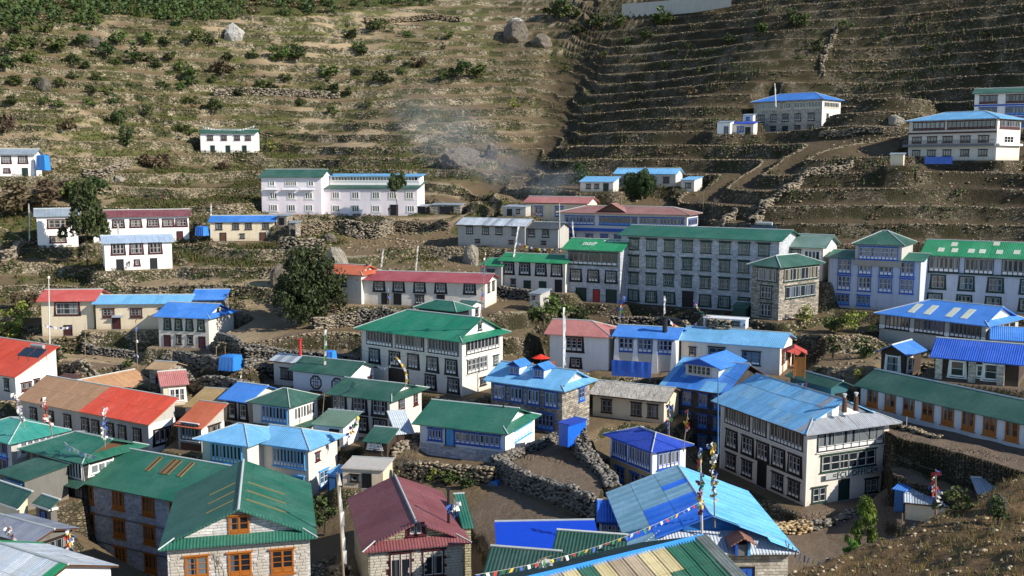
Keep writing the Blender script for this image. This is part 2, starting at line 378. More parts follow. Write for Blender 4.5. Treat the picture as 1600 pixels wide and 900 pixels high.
def roof_slope(root,M,pts,mat,name='roof_slope',sheets=None,t=.09,seed=0,sw=.9,sh=2.4,lift=0):
    """pts: slope polygon; first edge = eave. sheets: list of materials -> built from single sheets"""
    pts=[Vector(p) for p in pts]; n=Vector((0,0,0))
    for i in range(len(pts)): n+=(pts[i]-pts[0]).cross(pts[(i+1)%len(pts)]-pts[0])
    if n.z<0: n=-n
    n.normalize(); u=(pts[1]-pts[0]).normalized(); v=n.cross(u)
    if (pts[2]-pts[1]).dot(v)<0 and (pts[-1]-pts[0]).dot(v)<0: u=-u; v=-v
    o=pts[0]; uv=[((p-o).dot(u),(p-o).dot(v)) for p in pts]
    if not sheets:
        m=MB(); m.prism(pts,t,mat,uv=uv); return obj(name,m.mesh(name),root,M)
    r=random.Random(seed*13+5); base=MB(); base.prism([p-n*.05 for p in pts],t,BROWN); holder=obj(name,base.mesh(name),root,M)
    u0=min(a for a,b in uv); u1=max(a for a,b in uv); v0=min(b for a,b in uv); v1=max(b for a,b in uv)
    nu=max(1,round((u1-u0)/sw)); nv=max(1,round((v1-v0)/sh))
    for j in range(nv):
        for i in range(nu):
            a0=u0+(u1-u0)*i/nu; a1=u0+(u1-u0)*(i+1)/nu; b0=v0+(v1-v0)*j/nv; b1=v0+(v1-v0)*(j+1)/nv
            c=clip(clip(clip(clip(uv,0,a0,False),0,a1-.025,True),1,b0-.0,False),1,b1-.03,True)
            if len(c)<3: continue
            ar=abs(sum(c[k][0]*c[(k+1)%len(c)][1]-c[(k+1)%len(c)][0]*c[k][1] for k in range(len(c))))/2
            if ar<.05: continue
            dz=r.uniform(.004,.03); tl=r.uniform(-.004,.008)
            m=MB(); q=[o+u*a+v*b+n*(dz+tl*(b-b0)) for a,b in c]
            m.prism(q,.02,sheets(i,j,nu,nv,r),uv=c,down=-n); obj('roof_sheet',m.mesh('roof_sheet'),holder)
    return holder
def pick(mats,w=None):
    return lambda i,j,nu,nv,r: r.choices(mats,w)[0]
def block(s, root, wall, roof, roofmat, pitch=20, ends='gg', axis='x', oh=.6, nf=2, F=(), Rr=(), L=(), Fg=(), Rg=(), sheets=None, mid=.5, inset=1.1,
          hs=.45, low=None, lowh=0, ridge=RIDGE_W, skirt=None, seed=1, found=2.5, gwall=None, corner=None, rise=None, fascia=None, noroof=False, capmat=None, flat=False, sidewall=None):
    W,D,H=s['W'],s['D'],s['H']
    M=root.matrix_basis.inverted()@(T(s['o'].x,s['o'].y,s['zb'])@RZ(s['phi']))
    def pt(nm,m,sm=False): return obj(nm,m.mesh(nm,sm),root,M)
    x0,x1,y0,y1=oh,W-oh,oh,D-oh
    if roof=='shed' or D<3: y0=min(oh,.35); y1=D-min(oh,.3)
    if W<3: x0=.25; x1=W-.25
    m=MB()
    m.box(x0,x1,y0,y1,-found if not low else lowh,H+ (0.0),wall)
    if low: m.box(x0-.04,x1+.04,y0-.04,y1+.04,-found,lowh,low)
    if sidewall:
        g=MB(); g.box(x1+.002,x1+.03,y0+.02,y1-.02,0,H-.02,sidewall); pt('lit_side_plaster',g)  # sunlit end: brightness put into a whiter skin over the wall
    walls=m; half_a = (D if axis=='x' else W); 
    # roof
    if not noroof:
        LA,LB=(W,D) if axis=='x' else (D,W)
        def mp(a,b,z): return (a,b,H+z) if axis=='x' else (b,LA-a if False else a,H+z)
        tan=math.tan(R_(pitch))
        if roof=='shed':
            r=rise if rise else tan*D
            f=roof_slope(root,M,[(0,0,H),(W,0,H),(W,D,H+r),(0,D,H+r)],roofmat,sheets=sheets,seed=seed)
            # fill under the slope
            k0=y0/D*r; k1=y1/D*r
            for xx,yy in ((x0,0),(x1,0)):
                walls.face([(xx,y0,H),(xx,y1,H),(xx,y1,H+k1-.02),(xx,y0,H+k0-.02)][:: (1 if xx==x1 else -1)],wall)
            walls.face([(x1,y1,H),(x0,y1,H),(x0,y1,H+k1-.02),(x1,y1,H+k1-.02)],wall)
            walls.face([(x0,y0,H),(x1,y0,H),(x1,y0,H+k0-.02),(x0,y0,H+k0-.02)],wall)
            mm=MB(); mm.box(0,W,D-.1,D+.1,H+r-.06,H+r+.05,capmat or ridge); pt('ridge_cap',mm)
        else:
            bm=LB*mid; r=rise if rise else tan*LB*.5
            ins=[]; 
            for e in ends:
                if e=='g': ins.append((0,0))
                elif e=='s': ins.append((inset,hs))
                else: ins.append((min(LB*.5,LA*.45),r))
            (i0,h0),(i1,h1)=ins
            def bf(h): return bm*h/r
            def bb(h): return LB-(LB-bm)*h/r
            fp=[mp(0,0,0),mp(LA,0,0)]
            if h1 and h1<r: fp.append(mp(LA-i1,bf(h1),h1))
            fp.append(mp(LA-i1,bm,r))
            if (i0 or i1) and LA-i1-i0>.1 or not(i0 or i1): fp.append(mp(i0,bm,r))
            if h0 and h0<r: fp.append(mp(i0,bf(h0),h0))
            bp=[mp(LA,LB,0),mp(0,LB,0)]
            if h0 and h0<r: bp.append(mp(i0,bb(h0),h0))
            bp.append(mp(i0,bm,r))
            if (i0 or i1) and LA-i1-i0>.1 or not(i0 or i1): bp.append(mp(LA-i1,bm,r))
            if h1 and h1<r: bp.append(mp(LA-i1,bb(h1),h1))
            roof_slope(root,M,fp,roofmat,sheets=sheets,seed=seed); roof_slope(root,M,bp,roofmat,sheets=sheets,seed=seed+1)
            for e,(i_,h_),a,sg in ((ends[0],ins[0],0,1),(ends[1],ins[1],LA,-1)):
                ai=a+sg*i_
                if e in 'sh':
                    q=[mp(a,0,-.005),mp(a,LB,-.005),mp(ai,bb(h_),h_-.005)]
                    if h_<r: q.append(mp(ai,bf(h_),h_-.005))
                    roof_slope(root,M,q,skirt or roofmat,name='skirt_roof')
                if e!='h':
                    # gable wall
                    if e=='g': ag=a+sg*(x0 if axis=='x' else y0); zz=0; b0,b1=0+.0,LB
                    else: ag=ai+sg*.06
                    ylo=(y0 if axis=='x' else x0)
                    if e=='g':
                        zl=ylo/bm*r-.1; q=[mp(ag,ylo,-.01),mp(ag,LB-ylo,-.01),mp(ag,LB-ylo,max(zl,0)),mp(ag,bm,r-.12),mp(ag,ylo,max(zl,0))]
                        dn=tuple(Vector(mp(ag+sg,0,0))-Vector(mp(ag,0,0))); g=MB(); g.prism(q,.15,gwall or wall,down=dn); pt('gable_wall',g)
                    else:
                        q=[mp(ag,bf(h_)+.1,h_-.3),mp(ag,bb(h_)-.1,h_-.3),mp(ag,bm,r-.12)]
                        dn=tuple(Vector(mp(ag+sg,0,0))-Vector(mp(ag,0,0))); g=MB(); g.prism(q,.15,gwall or wall,down=dn); pt('gable_wall',g)
                        roof=roof
                        # rakes overhanging the gable
                        g=MB()
                        for (pb,qb) in ((bf(h_),bm),(bb(h_),bm)):
                            g.prism([mp(ai-sg*.45,pb,h_+.004),mp(ai,pb,h_+.004),mp(ai,qb,r+.004),mp(ai-sg*.45,qb,r+.004)],.1,roofmat)
                        pt('rake',g)
            cm=MB(); p,q=Vector(mp(i0-(.42 if ends[0]=='s' else -.0),bm,r+.02)),Vector(mp(LA-i1+(.42 if ends[1]=='s' else 0),bm,r+.02))
            cm.tube([p,q],.1,capmat or ridge,6)
            for e,(i_,h_),a in ((ends[0],ins[0],0),(ends[1],ins[1],LA)):
                if e in 'sh':
                    sg=1 if a==0 else -1
                    for c0,c1 in ((0,bf(h_)),(LB,bb(h_))): cm.tube([mp(a,c0,.03),mp(a+sg*i_,c1,h_+.03)],.06,capmat or ridge,5)
            pt('ridge_cap',cm)
        if fascia:
            fm=MB(); fm.box(.03,W-.03,.02,.07,H-.22,H-.092,fascia); fm.box(W-.07,W-.02,.08,D-.03,H-.22,H-.092,fascia); pt('fascia_board',fm)
    pt('wall',walls)
    if corner:
        for xx in (x0,x1): c=MB(); c.box(xx-.08,xx+.08,y0-.035,y0-.002,-.5,H-.02,corner); pt('corner_trim',c)
    fh=H/nf
    for face,items in (('F',F),('R',Rr),('L',L),('Fg',Fg),('Rg',Rg)):
        if face[0]=='F': FM=M@T(x0,y0,0); LN=x1-x0
        elif face[0]=='R': FM=M@T(x1,y0,0)@RZ(math.pi/2); LN=y1-y0
        else: FM=M@T(x0,y1,0)@RZ(-math.pi/2); LN=y1-y0
        if face=='Fg': FM=M@T(x0,inset+.055 if ends[0]=='s' else y0,H)
        if face=='Rg': FM=M@T(W-inset-.055 if ends[1]=='s' else x1,y0,H)@RZ(math.pi/2)
        for it in items:
            kd=it[0]
            if kd=='w':      # row,style,fracs,w,h,nx,ny[,dz,blocks]
                _,row,sty,fr,w,h,nx,ny=it[:8]; dz=it[8] if len(it)>8 else 0; bl=it[9] if len(it)>9 else True
                z=(0 if 'g' in face else (nf-1-row+.5)*fh)+dz
                for f in fr: add_window(root,FM@T(f*LN,-.002,z),sty,w,h,nx,ny,bl)
            elif kd=='b':    # row,style,a,b,n,h,dz
                _,row,sty,a,b,n,h,ny=it[:8]; dz=it[8] if len(it)>8 else 0
                z=(nf-1-row+.5)*fh+dz; add_window(root,FM@T((a+b)/2*LN,-.004,z),sty,(b-a)*LN,h,n,ny,True)
            elif kd=='d':    # color,fracs,w,h,z
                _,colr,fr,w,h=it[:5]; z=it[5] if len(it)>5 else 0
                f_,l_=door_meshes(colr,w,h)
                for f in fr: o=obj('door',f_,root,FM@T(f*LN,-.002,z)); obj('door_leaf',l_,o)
            elif kd=='s':    # stripe z0,z1 (fractions of H), mat,a,b,proud
                _,za,zb_,mt,a,b,pr=it; g=MB(); g.box(a*LN,b*LN,-pr,.0,za*H,zb_*H,mt); obj('trim_band',g.mesh('trim_band'),root,FM)
            elif kd=='c':    # canopy z,mat,a,b,out
                _,z,mt,a,b,out=it; g=MB(); g.prism([(a*LN,-out,z*H-out*.3),(b*LN,-out,z*H-out*.3),(b*LN,.05,z*H),(a*LN,.05,z*H)],.06,mt,uv=[(0,0),((b-a)*LN,0),((b-a)*LN,out),(0,out)]); obj('canopy',g.mesh('canopy'),root,FM)
            elif kd=='bal':  # balcony floor + rail : z,a,b,out,mat
                _,z,a,b,out,mt=it; g=MB(); g.box(a*LN,b*LN,-out,-.004,z*H-.15,z*H,mt); bo=obj('balcony',g.mesh('balcony'),root,FM)
                g=MB(); g.box(a*LN,b*LN,-out,-out+.06,z*H+.95,z*H+1.03,mt); n=max(2,int((b-a)*LN/.35))
                for k in range(n+1):
                    xx=a*LN+(b-a)*LN*k/n; g.box(xx-.025,xx+.025,-out+.01,-out+.05,z*H,z*H+.95,mt)
                obj('railing',g.mesh('railing'),bo)
            elif kd=='post': # wooden posts
                _,fr,mt,w,z0_,z1_,pr=it; g=MB()
                for f in fr: g.box(f*LN-w/2,f*LN+w/2,-pr,-.001,z0_*H,z1_*H,mt)
                obj('post',g.mesh('post'),root,FM)
            elif kd=='buttress':
                _,fr,mt,w0,w1,pr=it
                for f in fr:
                    g=MB(); g.prism([(f*LN-w0/2,-pr,0),(f*LN+w0/2,-pr,0),(f*LN+w1/2,-pr,H-.4),(f*LN-w1/2,-pr,H-.4)],pr,mt,down=(0,1,0)); obj('buttress',g.mesh('buttress'),root,FM)
    return M
def quad_on_slope(root,M,a,b,c,d,mat,name,lift=.06,frame=None):
    """a strip lying on a roof: four corner points in block frame"""
    pts=[Vector(p) for p in (a,b,c,d)]; n=(pts[1]-pts[0]).cross(pts[3]-pts[0]).normalized()
    if n.z<0: n=-n
    g=MB(); g.prism([p+n*lift for p in pts],lift+.02,mat,down=-n); o=obj(name,g.mesh(name),root,M)
    if frame:
        g=MB()
        for i in range(4): g.tube([pts[i]+n*lift,pts[(i+1)%4]+n*lift],.05,frame,4)
        obj('skylight_frame',g.mesh('skylight_frame'),o)
    return o
def B(name,label,cat,blocks,pad=1.2,ctrl=True,group=None):
    """blocks: list of (solve kwargs, block kwargs)"""
    BLD.append((name,label,cat,blocks,group))
    for sk,bk in blocks:
        s=solve(**sk); sk['_s']=s
        c=s['o']+Vector((math.cos(s['phi'])*s['W']/2-math.sin(s['phi'])*s['D']/2, math.sin(s['phi'])*s['W']/2+math.cos(s['phi'])*s['D']/2,0))
        if not bk.pop('nopad',False):
            PADS.append((c.x,c.y,s['phi'],s['W']/2,s['D']/2,s['zb'],pad))
            if ctrl: CTRL.append((c.x,c.y,s['zb']))
ROOTS={}
def raise_buildings():
    for name,label,cat,blocks,group in BLD:
        s=blocks[0][0]['_s']
        M=T(s['o'].x,s['o'].y,s['zb'])@RZ(s['phi'])@T(s['W']/2,s['D']/2,0)
        root=empty(name,M); tag(root,label,cat,group); rec=[root]
        for i,(sk,bk) in enumerate(blocks):
            ex=bk.pop('extra',None)
            Mb=block(sk['_s'],root,seed=len(COL.objects)%97+i,**bk)
            if ex: ex(root,Mb,sk['_s'])
# ------------------------------------------------------------------ special pieces of buildings
def chimney(root,M,s,fx,fy,h,mat,r=.22):
    W,D,H=s['W'],s['D'],s['H']; x,y=fx*W,fy*D; g=MB(); z=H+.2
    g.tube([(x,y,H-.1),(x,y,H+h+1.4)],[r,r*.9],mat,8); g.tube([(x,y,H+h+1.3),(x,y,H+h+1.42)],[r*1.5,r*1.5],mat,8); obj('chimney',g.mesh('chimney'),root,M)
def roof_text(root,M,s):
    W,D,H=s['W'],s['D'],s['H']; r=math.tan(R_(23))*D*.5; an=math.atan2(r,D*.5)
    for body,x,v,sz in (('NEST',W*.3,.5,1.0),('THE EVEREST',W*.66,.72,.62)): pass
    rd=random.Random(3); m=MB()
    # faded, unreadable brush lettering: two rows of short strokes
    for (xa,xb,v,h) in ((.27,.5,.55,.5),(.58,.97,.8,.4),(.27,.48,.42,.3)):
        x=xa*W
        while x<xb*W:
            w=rd.uniform(.16,.34); 
            for st in range(2):
                a=x+rd.uniform(0,.1); vv=v+rd.uniform(-.02,.02); hh=h*rd.uniform(.5,1)/ (D*.5)
                p=[(a,D*.5*vv,H+r*vv+.03),(a+.09,D*.5*vv,H+r*vv+.03),(a+.16,D*.5*(vv+hh),H+r*(vv+hh)+.03),(a+.07,D*.5*(vv+hh),H+r*(vv+hh)+.03)]
                m.prism(p,.02,WHITE)
                if rd.random()<.6: m.prism([(x,D*.5*vv,H+r*vv+.036),(x+w,D*.5*vv,H+r*vv+.036),(x+w,D*.5*(vv+.03),H+r*(vv+.03)+.036),(x,D*.5*(vv+.03),H+r*(vv+.03)+.036)],.02,WHITE)
                x+=w*.5
            x+=.12
    obj('faded_lettering',m.mesh('faded_lettering'),root,M)
def octagons(root,M,s):
    W,D,H=s['W'],s['D'],s['H']
    for f in (.42,.76):
        c=(f*W,.48,H*.46); g=MB(); R=.98
        pts=[(c[0]+R*math.sin(math.pi/8+k*math.pi/4),c[1]-.0,c[2]+R*1.02*math.cos(math.pi/8+k*math.pi/4)) for k in range(8)]
        pin=[(c[0]+(x-c[0])*.78,y,c[2]+(z-c[2])*.78) for x,y,z in pts]
        for k in range(8):
            l=(k+1)%8; g.prism([pts[k],pts[l],pin[l],pin[k]],.12,BLACK,down=(0,1,0))
        g.box(c[0]-R*.9,c[0]+R*.9,.4,.5,c[2]-R*1.25,c[2]-R*1.05,BLACK)
        w=obj('window',g.mesh('window'),root,M)
        g=MB(); g.prism(pin,.03,GLASS,down=(0,1,0)); obj('pane',g.mesh('pane'),w,T(0,.05,0))
        g=MB()
        for x in (-.32,0,.32): g.box(c[0]+x-.03,c[0]+x+.03,.45,.52,c[2]-.72,c[2]+.72,MAROON)
        for z in (-.35,.1,.45): g.box(c[0]-.7,c[0]+.7,.455,.52,c[2]+z-.025,c[2]+z+.025,MAROON)
        g.box(c[0]-.24,c[0]-.19,.43,.53,c[2]-.7,c[2]+.2,WHITE); g.box(c[0]+.19,c[0]+.24,.43,.53,c[2]-.7,c[2]+.2,WHITE)
        obj('sash',g.mesh('sash'),w)
def dormers(root,M,s,fx):
    W,D,H=s['W'],s['D'],s['H']; r=math.tan(R_(24))*D*.5
    for f in fx:
        x=f*W; y=D*.5*.45; z=H+r*.45
        g=MB(); g.box(x-.7,x+.7,y,y+1.6,z-.3,z+1.1,WHITE); d=obj('dormer',g.mesh('dormer'),root,M)
        add_window(root,M@T(x,y-.005,z+.5),'blw',1.2,1.0,3,1,False)
        for sg in (-1,1): roof_slope(root,M,[(x+sg*1.0,y-.35,z+1.05),(x+sg*1.0,y+2.2,z+1.05),(x,y+2.2,z+1.65),(x,y-.35,z+1.65)],ROOF_B,name='dormer_roof')
CSH={}
def corr_sheet(root,M,o,u,v,mat,lift,sharez=''):
    """one corrugated sheet: origin o, edge vectors u (across the ribs) and v (up the slope)"""
    u,v=Vector(u),Vector(v); n=u.cross(v); n=n if n.z>0 else -n; n.normalize(); w,l=u.length,v.length
    k=(round(w*40),round(l*40),id(mat))
    if k not in CSH:
        m=MB(); ns=max(4,int(w/.19))*4
        P_=[(w*i/ns,.028*math.sin(2*math.pi*i/4)) for i in range(ns+1)]
        for i in range(ns):
            (a,z0),(b,z1)=P_[i],P_[i+1]
            m.face([(a,0,z0),(b,0,z1),(b,l,z1),(a,l,z0)],mat,[(a,0),(b,0),(b,l),(a,l)])
        CSH[k]=m.mesh('roof_sheet',True)
    uh,vh=u.normalized(),v.normalized()
    R=Matrix((uh,vh,n)).transposed().to_4x4(); o_=Vector(o)+n*lift; R.translation=o_
    obj('roof_sheet',CSH[k],root,M@R)
def market_sheets(root,M,s):
    W,D,H=s['W'],s['D'],s['H']; r=math.tan(R_(21))*W*.5; rd=random.Random(5)
    n=12
    for side in (0,1):
        for i in range(n):
            y=D*i/n
            for j in range(3):
                L=(W*.5)/3
                a=j*L; x=a if side==0 else W-a; z=H+r*a/(W*.5)
                if side==0: mt=COR_LB if (i>=6 or j==0) else COR_B
                else: mt=COR_LB2
                if side==0 and rd.random()<.06: mt=COR_B
                yy=y; ln=D/n+.03; ztrim=0
                # the front sheets stop at the gable, set back from the eave
                if i==0 and j>0: yy=y+min(2.2*(j*.45),ln*.95)*.9; ln-=(yy-y)
                if i==1 and j==2: yy=y+.3; ln-=.3
                if ln<.1: continue
                corr_sheet(root,M,(x,yy,z+.04),(0,ln,0),((L+.06)*(1 if side==0 else -1),0,r/3+.02),mt,.02+.012*j)
def roof_vent(root,M,s):
    W,D,H=s['W'],s['D'],s['H']; x=W*.66; g=MB()
    g.box(x-.55,x-.35,-.2,1.0,H-.1,H+.85,BLUEP); g.box(x+.35,x+.55,-.2,1.0,H-.1,H+.85,LBLUEP); g.box(x-.35,x+.35,-.1,1.0,H-.1,H+.7,GREYP); v=obj('roof_vent',g.mesh('roof_vent'),root,M)
    for sg in (-1,1): roof_slope(root,M,[(x+sg*.95,-.5,H+.8),(x+sg*.95,1.3,H+.8),(x,1.3,H+1.35),(x,-.5,H+1.35)],metal('#8a5a48',wear=.9,rust=.6),name='vent_roof')
BLOCKM=[]
def stone_facing(root,M,x0,x1,y,z0,z1,holes,bw,bh):
    """painted stone blocks laid in courses, each block its own object, on a wall facing -y"""
    if not BLOCKM:
        rd=random.Random(9)
        for k in range(6):
            g=MB(); a,b,c=.5,.5,.5; j=lambda: rd.uniform(-.06,.06)
            f=[(-a,0,-c),(a,0,-c),(a,0,c),(-a,0,c)]; q=[(p[0]*.9+j()*.5,-1+j(),p[2]*.86+j()*.5) for p in f]
            mt=BLOCK_PAINT
            g.face(q,mt)
            for i in range(4): l=(i+1)%4; g.face([f[i],f[l],q[l],q[i]],mt)
            BLOCKM.append(g.mesh('stone_block'))
    rd=random.Random(2); z=z1; row=0; cnt=0
    while z-bh>z0 and cnt<290:
        x=x0-(bw*.5 if row%2 else 0)*rd.uniform(.8,1.2)
        while x<x1-.1 and cnt<290:
            w=bw*rd.choice([.7,1,1,1.3]); a=max(x,x0); b=min(x+w,x1); x+=w
            if b-a<.15: continue
            if any(b>hx-hw/2-.12 and a<hx+hw/2+.12 and z>hz-hh/2-.3 and z-bh<hz+hh/2+.2 for hx,hz,hw,hh in holes): continue
            S_=Matrix.Diagonal((b-a-.02,.045,bh-.02,1)); obj('stone_block',rd.choice(BLOCKM),root,M@T((a+b)/2,y,z-bh/2)@S_); cnt+=1
        z-=bh; row+=1
BLOCK_PAINT=plaster('#d0cbc0',.6,'painted_stone')
# ------------------------------------------------------------------ every building of the place
def n_(a,b,n): return fr_pts(a,b,n)
def K(**k): return k
# ---- upper slopes
B('small_house','small white two-storey house with dark green roof alone on the upper left terraces','house',[
 (K(fr=(401,208),flx=309,phi=4,d=270,D=7,by=238),K(wall=PL_W,roof='gable',roofmat=ROOF_G2,pitch=17,oh=.5,nf=2,F=[('w',0,'mab',[.18,.43,.67,.87],1.5,1.2,3,2),('d',DGREEN,[.22,.5,.8],.9,1.7)]))])
B('small_house','white house with grey slate roof cut by the left edge of the photo','house',[
 (K(fr=(56,241),flx=-40,phi=12,d=228,D=8,by=275),K(wall=PL_W,roof='gable',roofmat=ROOF_GREY,pitch=17,oh=.6,nf=2,F=[('w',0,'mar',[.22,.5,.8],1.7,1.5,3,2),('w',1,'mar',[.5],1.1,.9,2,1),('d',DGREEN,[.83],1,1.7)]))])
def clerestory(root,M,s):
    W,H,D=s['W'],s['H'],s['D']
    m=MB(); m.box(.6,W-.6,D*.5,D-.2,H-.1,H+2.6,PL_W); obj('upper_wall',m.mesh('upper_wall'),root,M)
    roof_slope(root,M,[(0.2,D*.45,H+2.6),(W-.1,D*.45,H+2.6),(W-.1,D+.4,H+3.1),(.2,D+.4,H+3.1)],ROOF_LB,name='upper_roof')
    add_window(root,M@T(W*.5,D*.5-.004,H+2.05),'wht',W-2,1.0,28,1,False)
    m=MB(); m.box(W*.63,W*.7,.45,.5,H-2.2,H-1.2,BLUEP); obj('notice_board',m.mesh('notice_board'),root,M)
B('school_building','long white school building with green roof, clerestory windows and a taller left block','school building',[
 (K(fr=(504,277),flx=403,phi=-6,d=216,D=9,by=335),K(wall=PL_PINK,roof='gable',roofmat=ROOF_G2,pitch=20,oh=.5,nf=3,F=[('w',0,'wht',[.18],1.2,1.1,2,1),('w',0,'wht',[.5],2.4,1.2,5,1),('w',0,'wht',[.83],1.2,1.1,2,1),('w',1,'wht',[.2,.5,.79],1.6,1.4,3,1),('w',2,'wht',[.2,.5,.79],1.6,1.4,3,1),
   ('c',.69,PL_BW,.06,.3,.7),('c',.69,PL_BW,.36,.62,.7),('c',.69,PL_BW,.66,.9,.7)])),
 (K(fr=(654,295),flx=502,phi=-6,d=216,D=9,by=337),K(wall=PL_PINK,roof='shed',rise=1.4,roofmat=ROOF_G2,oh=.4,nf=2,F=[('w',0,'wht',[.13,.34,.56,.74,.92],1.6,1.5,3,1),('w',1,'wht',[.13,.34,.56,.93],1.6,1.4,3,1),('d',DARKIN,[.755],1.5,2.2)],extra=clerestory))])
B('hillside_lodge','three-storey stone lodge with bright blue hipped roof alone on the right terraces','lodge',[
 (K(fr=(1287,154),flx=1172,phi=-45,brx=1320,d=240,by=209),K(wall=ST_PALE,roof='gable',ends='hh',roofmat=ROOF_B,pitch=21,oh=.7,nf=3,gwall=PL_W,sidewall=PL_W,F=[('b',0,'crm',.05,.4,9,1.7,1),('b',0,'crm',.44,.56,3,1.7,1),('b',0,'crm',.6,.98,9,1.7,1),('w',1,'tibs',[.12,.3,.48,.66,.85],1.6,1.7,3,2),('w',2,'tibs',[.12,.3,.66,.85],1.5,1.6,3,2),('d',DGREEN,[.48],1.3,2)],
   Rr=[('b',0,'crm',.1,.9,9,1.5,1),('w',1,'plain',[.3],1.1,1.4,2,1)])) ])
B('balcony_lodge','pale lodge with light blue roof and two balcony bands at the right','lodge',[
 (K(fr=(1562,184),flx=1414,phi=-50,brx=1603,d=188,by=250),K(wall=PL_CREAM,roof='gable',ends='hh',roofmat=ROOF_LB,pitch=17,oh=.6,nf=3,F=[('b',0,'mab',.05,.42,7,1.5,1,.2),('b',0,'mab',.45,.98,11,1.5,1,.2),('s',.66,.7,MAROON,0,1,.3),('w',1,'mab',[.1,.28,.46,.66,.86],1.9,1.2,3,2,.1),('s',.35,.4,GREYP,-.05,1,.7),('bal',.36,-.04,1,.75,GREYP),('w',2,'plain',[.1,.28,.46,.66,.86],1.6,1.2,3,2,.1)],
   Rr=[('b',0,'mab',.1,.95,6,1.5,1,.2),('b',1,'wht',.3,.7,3,1.3,2),('s',.35,.4,PL_W,0,1,.6)])) ])
B('pillared_lodge','white and blue three-storey lodge with green roof at the far right edge','lodge',[
 (K(fr=(1660,142),flx=1518,phi=-30,D=9,d=212,by=200),K(wall=PL_W,roof='gable',roofmat=ROOF_G2,pitch=16,oh=.6,nf=3,F=[('b',0,'mab',.06,.28,4,1.7,1),('b',0,'mab',.38,.62,4,1.7,1),('b',0,'mab',.7,.95,4,1.7,1),('b',1,'blu',.06,.28,4,1.7,1),('b',1,'blu',.38,.62,4,1.7,1),('b',2,'blu',.38,.62,4,1.7,1),('s',.645,.69,BLUEP,0,1,.1),('s',.31,.35,BLUEP,0,1,.1)]))])
B('shed','small whitewashed shed with a blue lean-to beside the blue-roofed hillside lodge','shed',[
 (K(fr=(1142,191),flx=1119,phi=-25,D=4,d=236,by=209),K(wall=PL_W,roof='shed',rise=.5,roofmat=ROOF_GREY,oh=.2,nf=1,F=[('d',GREYP,[.7],.8,1.6)])),
 (K(fr=(1179,193),flx=1141,phi=-25,D=5,d=236,by=210),K(wall=PL_CREAM,roof='shed',rise=.7,roofmat=ROOF_DB,oh=.3,nf=1,F=[('w',0,'blu',[.4],1.6,1.2,2,1),('d',BLACK,[.75],1,1.6)]))])
B('shed','small pale hut with flat grey top behind the blue lean-to on the right slope','shed',[
 (K(fr=(1178,179),flx=1159,phi=-25,D=3,d=242,by=192),K(wall=PL_BW,roof='shed',rise=.3,roofmat=ROOF_GREY,oh=.2,nf=1,F=[('w',0,'blu',[.5],.9,.7,2,1)]))])
B('shed','small beige stone shed below the left corner of the balcony lodge','shed',[
 (K(fr=(1414,241),flx=1389,phi=-25,D=3,d=186,by=258),K(wall=PL_TAN,roof='shed',rise=.3,roofmat=ROOF_GREY,oh=.15,nf=1))])
# ---- middle of the slope, right
B('small_house','pale house with light blue roof and sunlit right gable, small tree in front of it','house',[
 (K(fr=(1058,272),flx=957,phi=-25,brx=1070,d=210,by=291),K(wall=PL_CREAM,roof='gable',roofmat=ROOF_LB,pitch=22,oh=.4,nf=1,gwall=PL_W,F=[('w',0,'plain',[.2,.6,.85],1.3,1.2,2,1)]))])
B('shed','low annex with pale blue roof at the left of the light blue-roofed house','shed',[
 (K(fr=(960,284),flx=904,phi=-22,D=4.5,d=204,by=299),K(wall=PL_CREAM,roof='shed',rise=1.0,roofmat=ROOF_LB,oh=.3,nf=1,F=[('w',0,'plain',[.25,.5],.9,.9,2,1),('d',DGREEN,[.78],.9,1.5)]))])
B('shed','tiny pale hut with blue roof at the right of the light blue-roofed house','shed',[
 (K(fr=(1086,281),flx=1062,phi=-25,brx=1099,d=207,by=299),K(wall=PL_CREAM,roof='shed',rise=.6,roofmat=ROOF_LB,oh=.2,nf=1,F=[('w',0,'plain',[.55],1.2,1,2,1)]))])
B('small_house','house with salmon roof and two blue windows behind the big brown-roofed lodge','house',[
 (K(fr=(920,318),flx=816,phi=-25,brx=938,d=198,by=348),K(wall=PL_TAN,roof='gable',roofmat=ROOF_PINK,pitch=20,oh=.5,nf=1,gwall=PL_W,F=[('w',0,'blw',[.22,.55],1.7,1.9,2,2,.2),('s',.94,1.0,MAROON,0,1,.1)]))])
def xgable(root,M,s):
    W,H=s['W'],s['H']
    m=MB(); c=W*.42; a=2.6
    m.prism([(c-a,.9,H+.35),(c+a,.9,H+.35),(c,.9,H+1.75)],.1,BROWN,down=(0,1,0)); obj('gable_wall',m.mesh('gable_wall'),root,M)
    for sg in (-1,1):
        roof_slope(root,M,[(c+sg*(a+.3),.4,H+.25),(c+sg*(a+.3),3.5,H+.25),(c,3.5,H+1.9),(c,.4,H+1.9)],ROOF_SAL,name='dormer_roof')
B('veranda_lodge','wide lodge with faded red roof, cross gable and bright blue verandas','lodge',[
 (K(fr=(1078,336),flx=868,phi=-25,D=9,d=184,by=392),K(wall=PL_CREAM,roof='gable',ends='hh',roofmat=ROOF_SAL,pitch=15,oh=.7,nf=2,extra=xgable,F=[('b',0,'blw',.04,.28,8,1.6,1,.2),('b',0,'blu',.32,.62,9,1.6,1,.2),('b',0,'blw',.64,.98,13,1.6,1,.2),('s',.47,.56,BLUEP,.0,.6,.5),('s',.42,.57,PL_W,.62,1,.5),('w',1,'blu',[.1,.24],1.5,1.7,2,2),('w',1,'blu',[.36,.47,.58],1.5,1.8,3,2)],Rr=[('b',0,'blw',.1,.9,6,1.6,1)]))])
